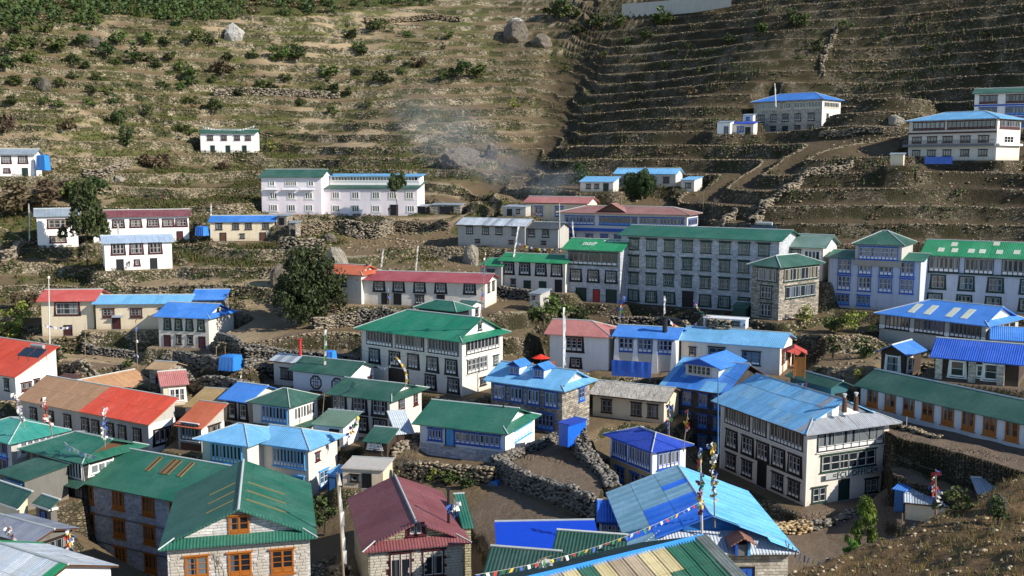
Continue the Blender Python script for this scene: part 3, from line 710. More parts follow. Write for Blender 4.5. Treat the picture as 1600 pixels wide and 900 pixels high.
B('shed','small grey flat-topped shed at the left of the salmon-roofed house','shed',[
 (K(fr=(822,323),flx=784,phi=-20,D=4,d=200,by=338),K(wall=PL_GREY,roof='shed',rise=.2,roofmat=ROOF_GREY,oh=.15,nf=1,F=[('d',DARKIN,[.3],.9,1.3),('w',0,'plain',[.68],.7,.8,1,1)]))])
def slabroof(i,j,nu,nv,r): return r.choice([ROOF_SIL,ROOF_SIL,ROOF_GREY])
B('small_house','long grey house with silver sheet roof above the terraces, a boulder at its left corner','house',[
 (K(fr=(822,354),flx=711,phi=-25,D=6.5,d=186,by=388),K(wall=PL_GREY,roof='gable',roofmat=ROOF_SIL,pitch=20,oh=.4,nf=2,sheets=slabroof,F=[('w',0,'tibs',[.18,.42,.62,.86],1.35,1.3,3,2),('w',1,'plain',[.3,.8],.9,.6,2,1)])),
 (K(fr=(874,358),flx=812,phi=-25,D=6,d=184,by=388),K(wall=PL_GREY,roof='gable',roofmat=metal('#3d4248',wear=.3),pitch=19,oh=.4,nf=2,F=[('w',0,'tibs',[.25,.65],1.3,1.4,2,2),('w',1,'plain',[.6],.9,.6,2,1)]))])
for q in [((666,322),650,4,216,'low stone hut with two doors at the right end of the school',335,[('d',DARKIN,[.3,.75],.6,1.5)]),((720,320),671,3.5,214,'low flat-roofed stone shelter between the school and the path',335,[('d',DARKIN,[.55],2.8,1.5)]),
          ((449,337),430,3,196,'small dark stone outhouse at the right of the small blue-roofed house',352,[('d',DARKIN,[.5],.8,1.3)]),((463,348),449,2.6,192,'narrow dark outhouse below the school retaining wall',372,[('d',DARKIN,[.6],.7,1.5)])]:
    B('stone_hut',q[4],'hut',[(K(fr=q[0],flx=q[1],phi=-12,D=q[2],d=q[3],by=q[5]),K(wall=ST_MIX,roof='shed',rise=.2,roofmat=ROOF_GREY,oh=.15,nf=1,F=q[6]))],pad=.6)
# ---- left cluster
B('white_house','white house with silver-blue roof and one big dark window, behind the pine tree','house',[
 (K(fr=(125,337),flx=52,phi=24,D=8,d=195,by=385),K(wall=PL_W,roof='gable',roofmat=ROOF_GREY,pitch=18,oh=.5,nf=2,F=[('w',0,'mar',[.5],3.2,1.6,3,2),('w',1,'mar',[.5],2.6,1.2,3,1)]))])
B('white_house','long white house with brown-red roof and five wide windows in the left cluster','house',[
 (K(fr=(299,337),flx=140,phi=20,D=7.5,d=200,by=376),K(wall=PL_W,roof='gable',roofmat=metal('#7d4044',wear=.5),pitch=17,oh=.5,nf=2,F=[('w',0,'mar',[.08,.26,.44,.62,.78,.92],1.9,1.4,3,2,-.1,False),('d',MAROON,[.9],1,1.8)]))])
B('white_house','white house with pale blue-grey roof, three flared dark windows and two doors','house',[
 (K(fr=(273,377),flx=158,phi=24,D=8,d=180,by=419),K(wall=PL_W,roof='gable',roofmat=metal('#a3b6cc',wear=.5),pitch=15,oh=.5,nf=2,F=[('w',0,'mar',[.2,.47,.75],2.0,1.9,3,2,.1),('d',BLACK,[.22,.72],1.0,1.8),('w',1,'mar',[.47],.7,1.0,1,1)]))])
B('small_house','small cream house with bright blue roof and blue tarp at its left end','house',[
 (K(fr=(431,346),flx=324,phi=6,D=7,d=196,by=376),K(wall=PL_TAN,roof='gable',roofmat=ROOF_B,pitch=16,oh=.4,nf=2,F=[('w',0,'plain',[.14,.4,.6,.87],1.2,1.1,2,1),('d',BROWN,[.2,.82],1,1.5),('w',1,'plain',[.5],.8,.8,1,1)]))])
B('courtyard_house','stone house with red roof, one great dark window and long light blue wing','house',[
 (K(fr=(149,470),flx=55,phi=3,D=7.5,d=158,by=525),K(wall=PL_TAN,roof='gable',roofmat=metal('#c05046',wear=.7),pitch=20,oh=.6,nf=2,F=[('w',0,'mar',[.5],3.6,1.9,1,2,.1),('d',MAROON,[.5],1.1,1.6)])),
 (K(fr=(297,474),flx=142,phi=3,D=6,d=158,by=514),K(wall=PL_TAN,roof='gable',roofmat=ROOF_LB,pitch=19,oh=.5,nf=1,F=[('w',0,'mab',[.14,.44,.75],1.8,1.4,3,2,.5),('d',MAROON,[.22],1.1,1.9),('c',.55,ROOF_GREY,.18,.3,.8)])),
 (K(fr=(352,468),flx=295,phi=3,D=4,d=160,by=490),K(wall=ST_MIX,roof='shed',rise=1.2,roofmat=ROOF_B,oh=.3,nf=1))])
B('small_house','grey plaster house with bright blue gablet roof below the courtyard house','house',[
 (K(fr=(328,498),flx=238,phi=-14,brx=373,d=150,by=546),K(wall=PL_CREAM,roof='gable',ends='gs',roofmat=ROOF_B,pitch=21,oh=.6,nf=2,gwall=PL_CREAM,F=[('w',0,'grf',[.18,.4,.62,.85],.9,1.6,1,2),('w',1,'plain',[.4,.63],.9,1.4,1,2),('d',MAROON,[.17,.86],.95,1.7)],Rg=[('w',0,'plain',[.5],.6,.8,1,1,.9)]))])
B('long_house','long grey house with dark red roof and separate orange-red gabled end at its left','house',[
 (K(fr=(762,443),flx=556,phi=-14,D=8,d=152,by=482),K(wall=PL_CREAM,roof='gable',roofmat=ROOF_CR,pitch=15,oh=.6,nf=2,gwall=PL_W,F=[('w',0,'tib',[.15,.31,.48,.65,.88],1.6,1.5,3,2),('w',1,'tibs',[.48],1.5,1.4,3,2),('d',DARKIN,[.2,.3,.65],1.1,1.7)],Rr=[('w',0,'plain',[.3,.7],1.2,1.4,2,2)])),
 (K(fr=(566,430),flx=500,phi=-25,brx=602,d=156,by=478),K(wall=PL_CREAM,roof='gable',ends='gs',roofmat=ROOF_OR,pitch=20,oh=.6,nf=2,gwall=PL_W,F=[('w',0,'tibs',[.5],1.2,1.5,2,2)],Rg=[('w',0,'mab',[.5],.7,1,1,1,.8)]))])
# ---- right middle: the big hotels
B('stone_hotel','big grey stone hotel with flat green roof and four rows of dark green windows','hotel',[
 (K(fr=(1222,377),flx=963,phi=-32,D=11,d=152,by=492),K(wall=ST_GREY,roof='gable',roofmat=ROOF_G,pitch=14,oh=.6,nf=4,F=[('w',r,'hot' if r<3 else 'grf',n_(.03,.97,8) if r<3 else [.09,.21,.33,.56,.68,.8,.92],1.7,1.75,4,2,-.1,False) for r in range(4)]+[('d',DARKIN,[.45],1.7,2.5)]))])
B('lodge','narrow stone lodge with bright green roof carrying faded white lettering','lodge',[
 (K(fr=(972,393),flx=877,phi=-28,D=7.5,d=163,by=475),K(wall=ST_GREY,roof='gable',roofmat=ROOF_BG,pitch=23,oh=.5,nf=3,F=[('b',0,'grn',.06,.95,10,2.1,1),('w',1,'tib',[.2,.52,.84],1.8,1.9,3,2),('d',DGREEN,[.3,.85],1.7,2.1),('d',RED,[.58],1,2)],extra=lambda root,M,s: roof_text(root,M,s)))])
B('lodge','long low lodge with bright green roof and black flared windows, left of the lettered roof','lodge',[
 (K(fr=(886,412),flx=776,phi=-25,D=6.5,d=166,by=458),K(wall=PL_CREAM,roof='gable',roofmat=ROOF_BG,pitch=19,oh=.5,nf=2,F=[('w',0,'tib',[.13,.38,.63,.87],1.7,1.9,3,2),('w',1,'tibs',[.2],.9,1.2,1,2),('d',DGREEN,[.42,.66],1.1,1.6),('d',BLACK,[.9],1.1,2.)]))])
B('shed','small grey house with green roof at the left end of the long green-roofed lodge','shed',[
 (K(fr=(785,416),flx=747,phi=-22,D=5,d=170,by=447),K(wall=PL_GREY,roof='shed',rise=.9,roofmat=ROOF_BG,oh=.3,nf=1,F=[('w',0,'tibs',[.5],1.3,1.4,2,2,.3)]))])
B('concrete_hut','small blank grey concrete hut standing below the green-roofed lodges','hut',[
 (K(fr=(846,459),flx=825,phi=-20,brx=862,d=150,by=489),K(wall=PL_GREY,roof='shed',rise=.15,roofmat=ROOF_GREY,oh=.1,nf=1,F=[('w',0,'mab',[.4],.4,.4,1,1,.8)]))])
B('lodge','lodge with weathered grey-green roof and sunlit white gable behind the corner tower','lodge',[
 (K(fr=(1291,388),flx=1193,phi=-32,D=9,d=154,by=440),K(wall=PL_CREAM,roof='gable',roofmat=metal('#66857a',wear=.9,rust=.1),pitch=21,oh=.6,nf=2,gwall=PL_W,F=[('b',0,'grs',.35,.6,5,1.7,1),('b',0,'wht',.66,.95,4,1.6,1)],Rr=[]))])
B('corner_tower','stone corner tower with green pyramid roof and glazed top floor, joined to the stone hotel','tower house',[
 (K(fr=(1220,418),fl=(1166,414),phi=-50,brx=1290,d=143,by=502),K(wall=ST_MIX,roof='gable',axis='y',ends='hh',roofmat=ROOF_G2,pitch=24,oh=.6,nf=3,F=[('b',0,'grs',.22,.92,4,1.9,1),('w',1,'grs',[.55],1.9,1.9,3,2),('w',2,'grs',[.55],1.9,1.9,3,2)],Rr=[('b',0,'grs',.1,.95,8,1.9,1),('b',1,'grs',.15,.9,6,1.8,1)]))])
def penthouse(root,M,s):
    pass
B('hotel','white four-storey hotel with blue window frames and a blue-glazed penthouse','hotel',[
 (K(fr=(1444,409),flx=1288,phi=-32,D=10,d=146,by=490),K(wall=PL_PERI,roof='gable',roofmat=ROOF_G,pitch=9,oh=.6,nf=3,corner=PL_GREY,F=[('w',0,'blw',n_(.06,.98,4),1.9,2.2,3,2),('w',1,'blw',n_(.06,.98,4),1.9,2.2,3,2),('w',2,'blu',[.17,.4],1.9,1.6,3,2)])),
 (K(fr=(1414,384),flx=1330,phi=-32,D=9,d=147,H=2.6),K(wall=PL_GREY,roof='gable',ends='hh',roofmat=ROOF_G2,pitch=22,oh=.5,nf=1,found=.6,F=[('b',0,'blw',.08,.92,10,1.9,2)],nopad=True))])
def slabs(root,M,s):
    W,D,H=s['W'],s['D'],s['H']; r=math.tan(R_(20))*D*.5
    for i,(a,v) in enumerate([(.12,.25),(.22,.25),(.34,.25),(.42,.25),(.54,.25),(.66,.28),(.78,.28),(.2,.62),(.5,.75),(.85,.7)]):
        x=a*W; y=v*D*.5; z=H+v*r; q=.85; dy=.12*D; dz=dy/(D*.5)*r
        quad_on_slope(root,M,(x,y,z),(x+q,y,z),(x+q,y+dy,z+dz),(x,y+dy,z+dz),PALE_SHEET,'skylight',.05)
PALE_SHEET=paint('#c9cdb8',.35,.2)
B('hotel','long grey hotel with bright green roof dotted by pale skylights at the right edge','hotel',[
 (K(fr=(1660,408),flx=1436,phi=-32,D=11,d=142,by=495),K(wall=PL_PERI,roof='gable',roofmat=ROOF_BG,pitch=20,oh=.6,nf=3,extra=slabs,F=[('b',0,'whp',.04,.28,6,2.3,1),('b',0,'whp',.32,.54,6,2.3,1),('b',0,'whp',.6,.84,6,2.3,1),('s',.665,.69,DGREEN,0,1,.3),('w',1,'grf',[.12,.34,.56,.8],1.9,2,3,2),('w',2,'grf',[.1,.33,.55,.8],1.9,1.7,3,2)]))])
# ---- centre
B('central_lodge','large cream lodge with wide emerald roof and glazed top band in the centre','lodge',[
 (K(fr=(723,535),fl=(552,513),brx=799,d=122,by=622),K(wall=PL_CREAM,roof='gable',ends='hs',roofmat=ROOF_EM,pitch=25,oh=.8,nf=3,inset=1.2,gwall=PL_W,corner=PL_CREAM,F=[('b',0,'whp',.05,.32,8,2.1,1,.15),('b',0,'whp',.35,.64,9,2.1,1,.15),('b',0,'whp',.68,.97,9,2.1,1,.15),('w',1,'tib',[.13,.34,.53,.72,.9],1.7,1.8,3,2),('w',2,'tib',[.7,.92],1.6,1.8,3,2),('d',DARKIN,[.38],3.2,2.1)],
   Rr=[('b',0,'whp',.1,.9,9,1.9,1,.15),('b',1,'whp',.12,.6,5,1.9,2),('w',1,'grs',[.82],1.,1.2,2,2),('w',2,'plain',[.5],1.2,1,2,1)],Rg=[('w',0,'grs',[.5],.8,.9,1,1,1.2)])),
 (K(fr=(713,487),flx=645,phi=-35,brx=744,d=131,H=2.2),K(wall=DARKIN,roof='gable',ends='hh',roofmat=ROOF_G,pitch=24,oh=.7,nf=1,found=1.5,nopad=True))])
B('small_house','small white gabled outbuilding peeping out behind the central green roof','house',[
 (K(fr=(738,478),flx=712,phi=-30,brx=756,d=140,by=500),K(wall=PL_W,roof='gable',roofmat=ROOF_G2,pitch=18,oh=.3,nf=1,Rr=[('w',0,'plain',[.5],.8,1,1,1)]))])
B('small_house','house with silver sheet roof and red chimney behind the octagon-window house','house',[
 (K(fr=(478,570),fl=(419,564),phi=-28,brx=508,d=131,by=608),K(wall=PL_CREAM,roof='gable',roofmat=ROOF_SIL,pitch=19,oh=.5,nf=1,sheets=slabroof,F=[('w',0,'plain',[.35,.62],1.4,1.5,4,2)],extra=lambda r,M,s: chimney(r,M,s,.6,.5,1.5,RED)))])
B('lodge','white house with dark green roof and two octagonal windows, sunlit right gable','house',[
 (K(fr=(547,589),fl=(449,582),phi=-27,brx=593,d=124,by=620),K(wall=PL_BW,roof='gable',roofmat=ROOF_G2,pitch=22,oh=.5,nf=1,gwall=PL_W,F=[],Rr=[('w',0,'mab',[.2],.8,.9,1,1),('w',0,'mab',[.8],.7,.7,1,1)],extra=lambda r,M,s: octagons(r,M,s)))])
B('lodge','cream two-storey lodge with green gablet roof and black flared windows, left of the garden','lodge',[
 (K(fr=(612,628),fl=(506,621),phi=-26,brx=671,d=113,by=702),K(wall=PL_CREAM,roof='gable',ends='gs',roofmat=ROOF_G2,pitch=16,oh=.7,nf=3,inset=1.0,gwall=PL_W,F=[('w',0,'tib',[.12,.48,.82],1.8,1.9,3,2,-.1),('w',1,'tib',[.5,.83],1.7,1.7,3,2,-.5)],Rr=[('w',0,'mab',[.35],1.3,1.7,2,2,-.1),('w',0,'mab',[.8],.9,1.5,2,2,-.1)]))])
B('lodge','low lodge with dark green cross-hipped roof, window band and green skirt roof below','lodge',[
 (K(fr=(453,637),flx=383,phi=-26,brx=507,d=113,by=700),K(wall=PL_CREAM,roof='gable',ends='hh',roofmat=ROOF_G2,pitch=22,oh=.6,nf=2,F=[('b',0,'blt',.25,.95,7,1.9,1),('c',.47,ROOF_G2,0,1.1,1.1)],Rr=[('b',0,'wht',.15,.9,7,1.5,1),('c',.47,ROOF_G2,-.15,1,1.0),('b',1,'wht',.2,.8,4,1.3,1)]))])
B('small_house','house with royal blue roof and two dark flared windows left of the cross-hipped lodge','house',[
 (K(fr=(388,630),fl=(339,621),phi=-28,D=7,d=117,by=672),K(wall=PL_CREAM,roof='gable',roofmat=ROOF_B,pitch=22,oh=.5,nf=1,F=[('w',0,'tib',[.35,.8],1.1,2.0,1,2,.3)],extra=None))])
B('lodge','small porch hut with grey-green roof behind the sky blue hipped roof','porch hut',[
 (K(fr=(538,668),flx=484,phi=-20,D=4,d=108,by=700),K(wall=PL_W,roof='shed',rise=.8,roofmat=metal('#5c7a66',wear=.8),oh=.3,nf=1,F=[('w',0,'wht',[.25],.8,.9,1,1),('d',BROWN,[.7],1,1.8)]))])
def bay(root,M,s): pass
B('lodge','house with sky blue hipped roof and blue window bands, left of centre','lodge',[
 (K(fr=(484,704),flx=390,phi=-24,brx=541,d=101,by=782),K(wall=PL_CREAM,roof='gable',ends='gh',roofmat=ROOF_LB,pitch=19,oh=.7,nf=2,gwall=PL_W,F=[('b',0,'blt',.28,.93,9,2.0,1),('w',1,'blt',[.8],1.3,1.6,2,1)],Rr=[('w',0,'mab',[.3],.7,.9,1,1),('w',1,'blt',[.5],1.6,1.8,2,2)])),
 (K(fr=(388,698),flx=300,phi=-24,D=7,d=101,by=775),K(wall=PL_CREAM,roof='gable',ends='hh',roofmat=ROOF_LB,pitch=19,oh=.7,nf=2,F=[('b',0,'blt',.2,.88,8,2.0,1)],Rr=[]))])
B('booth','bright blue metal booth with door against the sunlit wall of the sky-blue-roofed house','booth',[
 (K(fr=(530,742),flx=508,phi=-24,brx=550,d=98,by=772),K(wall=paint('#3f97dd',.45,.2),roof='shed',rise=.2,roofmat=ROOF_LB,oh=.05,nf=1,F=[('d',LBLUEP,[.5],.8,1.5)],found=1))],pad=.4)
B('lodge','grey lodge with light blue roof, two small dormers and stone front with blue windows','lodge',[
 (K(fr=(882,612),fl=(754,594),brx=934,d=111,by=684),K(wall=ST_MIX,roof='gable',ends='gs',roofmat=ROOF_LB,pitch=24,oh=.7,nf=2,inset=1.0,gwall=PL_W,F=[('w',0,'blw',[.13,.37,.61,.85],1.7,1.8,3,1),('w',1,'blu',[.78],2.2,1.9,4,2),('d',BLUEP,[.42],1.2,2),('c',.42,ROOF_DB,.5,.64,.9)],Rr=[('w',0,'blu',[.7],1.3,1.6,2,2)],Rg=[('w',0,'wht',[.5],.8,.9,2,1,.9)],extra=lambda r,M,s: dormers(r,M,s,[.3,.6])))])
def plinth_white(root,M,s):
    m=MB(); W,D=s['W'],s['D']; m.box(W-.62,W-.575,.6,D-.6,.2,s['H'],PL_W); obj('gable_plaster',m.mesh('gable_plaster'),root,M)
B('lodge','long low lodge with emerald roof, blue-framed window row and blue door on a stone plinth','lodge',[
 (K(fr=(794,679),fl=(643,662),brx=846,d=102,by=729),K(wall=PL_BW,roof='gable',ends='gs',roofmat=ROOF_G,pitch=20,oh=.65,nf=1,inset=1.1,gwall=PL_W,low=ST_BLUE,lowh=1.25,F=[('b',0,'blw',.1,.27,4,1.3,1,.6),('d',LBLUEP,[.365],.95,1.9,1.3),('b',0,'blw',.42,.95,9,1.3,1,.6)],Rr=[('b',0,'blt',.3,.9,5,1.2,1,.6)],extra=lambda r,M,s:(plinth_white(r,M,s),chimney(r,M,s,.78,.48,1.3,BLACK,.09))))])
STONE_SLAB=rockmat('#eeebe3','#aaa59b','stone_slab',.8)
B('small_house','old cream house whose roof is laid with pale stone slabs','house',[
 (K(fr=(1042,629),fl=(918,610),phi=-27,D=6.5,d=117,by=664),K(wall=PL_TAN,roof='gable',roofmat=BROWN,pitch=19,oh=.5,nf=1,sheets=lambda i,j,nu,nv,r: STONE_SLAB,F=[('w',0,'plain',[.2,.62,.85],1.3,1.6,2,2)]))])
B('tank_hut','square hut wrapped in bright blue tarpaulin between the stone walls','tarp hut',[
 (K(fr=(890,664),flx=870,phi=-45,brx=919,d=102,by=694),K(wall=paint('#1660c8',.4,.25),roof='shed',rise=.1,roofmat=ROOF_DB,oh=.03,nf=1,found=.4))],pad=.4)
B('lodge','yellow-walled lodge with deep blue hipped roof and white-and-blue window band','lodge',[
 (K(fr=(1018,707),fl=(941,678),brx=1085,d=96,H=5.0),K(wall=PL_YEL,roof='gable',ends='hh',roofmat=ROOF_DB,pitch=20,oh=.6,nf=2,F=[('s',.52,.98,PL_W,0,1,.02),('b',0,'blw',.06,.42,6,1.9,1),('b',0,'blw',.46,.96,8,1.9,1),('w',1,'blu',[.25,.6,.9],1.4,1.5,2,2)],Rr=[('s',.52,.98,PL_BW,0,1,.02),('b',0,'blw',.15,.8,5,1.7,1)]))])
def blue_dormer(root,M,s):
    W,D,H=s['W'],s['D'],s['H']; r=math.tan(R_(23))*D*.5
    x=W*.48; m=MB(); m.box(x-2.2,x+2.2,D*.22,D*.5,H+.6,H+2.6,PL_CREAM); obj('dormer',m.mesh('dormer'),root,M)
    add_window(root,M@T(x-.3,D*.22-.005,H+1.75),'crm',3.2,1.5,5,2)
    for sg in (-1,1): roof_slope(root,M,[(x+sg*2.9,D*.22-.8,H+2.5),(x+sg*2.9,D*.75,H+2.5),(x,D*.75,H+3.5),(x,D*.22-.8,H+3.5)],ROOF_B,name='dormer_roof')
    g=MB(); g.prism([(x-2.6,D*.22-.5,H+2.55),(x+2.6,D*.22-.5,H+2.55),(x,D*.22-.5,H+3.4)],.1,BLUEP,down=(0,1,0)); obj('dormer_gable',g.mesh('dormer_gable'),root,M)
B('blue_lodge','tall grey stone lodge with two-tone blue roof, big dormer and three rows of blue windows','lodge',[
 (K(fr=(1136,617),fl=(1029,589),phi=-38,brx=1205,d=118,by=716),K(wall=ST_DK,roof='gable',roofmat=ROOF_B,pitch=23,oh=.6,nf=3,sheets=lambda i,j,nu,nv,r: ROOF_B if (i//3)%2 else r.choice([ROOF_LB,ROOF_B]),F=[('w',r_,'blu',[.12,.38,.65,.9],1.25,1.7,3,2) for r_ in range(3)],extra=blue_dormer))])
def spcc_extra(root,M,s):
    W,D,H=s['W'],s['D'],s['H']
    x=W-.6
    f=MB(); f.box(W-.56,W-.52,D*.25,D*.86,H*.33,H*.408,GREY2); so_=obj('sign_board',f.mesh('sign_board'),root,M)
    cu=bpy.data.curves.new('lettering','FONT'); cu.body='=FCU OFFICE='; cu.size=.82; cu.extrude=.02; cu.align_x='CENTER'; cu.align_y='CENTER'; cu.offset=.012
    cu.space_character=1.12
    to=bpy.data.objects.new('tmp',cu); COL.objects.link(to); dg=bpy.context.evaluated_depsgraph_get(); me=bpy.data.meshes.new_from_object(to.evaluated_get(dg)); me.materials.clear(); me.materials.append(paint('#25332f'))
    COL.objects.unlink(to); bpy.data.objects.remove(to)
    obj('lettering',me,so_,T(W-.5,D*.555,H*.369)@RZ(math.pi/2)@Matrix.Rotation(math.pi/2,4,'X'))
    for k,yy in enumerate((.44,.56)):
        g=MB(); g.tube([(W-.9,D*yy,H+1.6),(W-.9,D*yy,H+3.1)],[.28,.2],BROWN,8); g.tube([(W-.9,D*yy,H+3.1),(W-.9,D*yy,H+3.5)],[.08,.22],WHITE,8); obj('chimney_pot',g.mesh('chimney_pot'),root,M)
    g=MB(); g.box(W-2.6,W-.4,D-.6,D+1.0,H*.62,H*.64,GREYP); b=obj('balcony',g.mesh('balcony'),root,M); g=MB()
    for t in range(9): g.box(W-2.6+t*.27,W-2.56+t*.27,D+.92,D+.97,H*.64,H*.64+1,GREY2)
    for t in range(5): g.box(W-.46,W-.42,D-.5+t*.35,D-.46+t*.35,H*.64,H*.64+1,GREY2)
    g.box(W-2.6,W-.4,D+.9,D+.99,H*.64+1.003,H*.64+1.08,GREY2); g.box(W-.47,W-.4,D+.98,D+1.05,H*.64,H+.4,GREY2); obj('railing',g.mesh('railing'),b)
B('office_building','large cream three-storey office with patched light blue roof and OFFICE lettering','office',[
 (K(fr=(1260,680),flx=1110,phi=-66,brx=1410,d=99,by=797),K(wall=PL_CREAM,roof='gable',ends='gs',roofmat=ROOF_LB,pitch=23,oh=.9,nf=3,inset=1.9,hs=1.0,skirt=metal('#9a9fa6',wear=.9,rust=.25),gwall=PL_W,corner=PL_W,sheets=lambda i,j,nu,nv,r: r.choices([ROOF_LB,metal('#7fb8dc',wear=.9,rust=.25),metal('#9aa3ad',wear=.8,rust=.5)],[6,3,1])[0],
   F=[('b',0,'whp',.05,.36,9,2.1,1,.1),('b',0,'whp',.4,.56,5,2.1,1,.1),('b',0,'whp',.6,.96,9,2.1,1,.1),('w',1,'tib',[.14,.34,.52,.7,.88],1.9,2.0,3,2),('w',2,'tibs',[.14,.34,.7,.88],1.8,1.8,3,2),('d',DARKIN,[.52],1.3,2.6)],
   Rr=[('b',0,'whp',.12,.93,8,2.2,1,.1),('b',1,'grs',.17,.84,6,1.75,2,.3),('w',2,'grs',[.16],1.8,1.6,2,2,-.3),('w',2,'grs',[.8],1.7,1.5,2,2,-.2),('d',DGREEN,[.46],1.2,2.1)],extra=spcc_extra))])
# ---- right side
B('long_lodge','very long low grey lodge with dark green roof and nine orange-framed windows','lodge',[
 (K(fr=(1680,682),fl=(1333,602),D=7,d=92,by=720),K(wall=PL_BW,roof='gable',roofmat=ROOF_G2,pitch=24,oh=.6,nf=1,F=[('w',0,'org',n_(.02,1.1,11)[:10],1.45,2.1,2,2,.1)])),
 (K(fr=(1336,603),fl=(1298,605),phi=24,D=8,d=114,by=640),K(wall=paint('#2f6a72',.6,.3),roof='gable',axis='y',ends='gg',roofmat=ROOF_G2,pitch=22,oh=.5,nf=1,gwall=paint('#1f5f66',.6,.3),F=[('d',DARKIN,[.6],1.5,1.9)])) ])
B('shed','little brick-red roofed lean-to between the office roof and the very long lodge','shed',[
 (K(fr=(1284,606),flx=1240,phi=-25,D=3,d=121,by=625),K(wall=PL_W,roof='shed',rise=.7,roofmat=metal('#9a3a30'),oh=.2,nf=1,F=[('w',0,'plain',[.7],.8,.7,1,1)]))])
B('lodge','low white house with pinkish gablet roof and big dark carved window','house',[
 (K(fr=(957,528),fl=(849,518),phi=-20,D=8,d=135,by=587),K(wall=PL_W,roof='gable',ends='gh',roofmat=ROOF_PINK,pitch=21,oh=.7,nf=2,F=[('w',0,'tib',[.42],2.4,2.0,3,3),('w',1,'tib',[.45],1.4,1.3,2,2)],Rr=[])),
 (K(fr=(1060,531),fl=(955,526),phi=-20,D=7.5,d=132,by=588),K(wall=PL_CREAM,roof='gable',roofmat=ROOF_B,pitch=15,oh=.5,nf=2,F=[('w',0,'blw',[.18,.5,.84],2.0,1.9,3,2,.1),('buttress',[.02,.34,.67,.98],PL_W,.9,.5,.2)],extra=lambda r,M,s: chimney(r,M,s,.75,.3,1.2,BLACK,.35))),
 (K(fr=(1224,544),fl=(1057,530),phi=-26,D=9,d=129,by=588),K(wall=PL_CREAM,roof='gable',roofmat=ROOF_LB,pitch=16,oh=.5,nf=1,gwall=PL_W,F=[('w',0,'tibs',[.12],.9,1.3,1,2,.3),('w',0,'tibs',[.37],2.2,1.8,2,2,.3),('w',0,'tibs',[.72],2.4,1.8,2,2,.1)],Rr=[('w',0,'mab',[.25],1.6,1.6,2,2,.2),('d',ORANGE,[.72],1.2,2.1),('c',.72,metal('#c0402e'),.45,.98,1.6)]))],pad=3.2)
B('restaurant','long restaurant with royal blue roof, pale roof panels and a glazed window band','restaurant',[
 (K(fr=(1545,510),fl=(1365,489),brx=1602,d=127,by=560),K(wall=PL_GREY,roof='gable',ends='hs',roofmat=ROOF_B,pitch=20,oh=.6,nf=2,inset=1.0,gwall=PL_W,F=[('b',0,'tibs',.06,.3,6,1.9,1),('b',0,'tibs',.35,.63,7,1.9,1),('b',0,'tibs',.68,.96,7,1.9,1),('s',.5,.62,PL_W,0,1,.04)],Rr=[('b',0,'wht',.1,.9,4,1.5,1)],extra=lambda r,M,s:[quad_on_slope(r,M,(x,1.2,s['H']+.44),(x+.9,1.2,s['H']+.44),(x+.9,3.8,s['H']+1.38),(x,3.8,s['H']+1.38),PALE_SHEET,'skylight',.05) for x in (4.2,6.4,9.4,11.4)]))])
B('cabin','dark wooden cabin with small bright blue gable roof facing left','cabin',[
 (K(fr=(1418,556),fl=(1368,549),phi=-45,D=5.5,d=118,by=595),K(wall=PL_BROWN,roof='gable',axis='y',ends='gg',roofmat=ROOF_B,pitch=28,oh=.5,nf=1,F=[('w',0,'wht',[.5],1.6,2.0,1,2,.2)],Rr=[('w',0,'wht',[.3],1.3,1.7,1,2,.2)]))])
B('cabin','wide dark cabin with blue roof, stone piers and white windows','cabin',[
 (K(fr=(1600,571),fl=(1452,554),phi=-32,D=7.5,d=108,by=606),K(wall=PL_BROWN,roof='gable',roofmat=metal('#1f5fd0',wear=.35),pitch=24,oh=.5,nf=1,F=[('w',0,'wht',[.28,.68],1.5,1.8,1,2,.1),('w',0,'wht',[.55],.8,1.4,1,2,.1),('post',[.06,.46,.8],ST_PALE,.7,0,.95,.5)])) ])
B('shed','small blue-roofed block behind the dark cabins at the right edge','shed',[
 (K(fr=(1640,536),flx=1546,phi=-25,D=5,d=122,by=560),K(wall=PL_GREY,roof='shed',rise=1.0,roofmat=ROOF_B,oh=.3,nf=1))])
B('shed','blue tin privy with small blue roof in the yard right of the office','shed',[
 (K(fr=(1416,768),fl=(1393,760),phi=-40,D=2.2,d=95,by=812),K(wall=paint('#3b76b4',.5,.25),roof='shed',rise=.15,roofmat=ROOF_B,oh=.15,nf=1,found=1))],pad=.5)
B('shed','open shed with grey sheet roof and one pale wall beside the blue privy','shed',[
 (K(fr=(1528,797),fl=(1412,777),phi=-20,D=4,d=91,by=824),K(wall=PL_TAN,roof='shed',rise=.5,roofmat=ROOF_GREY,oh=.2,nf=1,found=1.2,sheets=slabroof,Rr=[('d',DARKIN,[.5],3,1.3)]))],pad=.5)
B('shed','tiny dark shed with pale sheet roof under the wall at the right edge','shed',[
 (K(fr=(1568,773),flx=1527,phi=-10,D=2.5,d=90,by=800),K(wall=PL_BROWN,roof='shed',rise=.8,roofmat=ROOF_GREY,oh=.2,nf=1,found=1))],pad=.5)
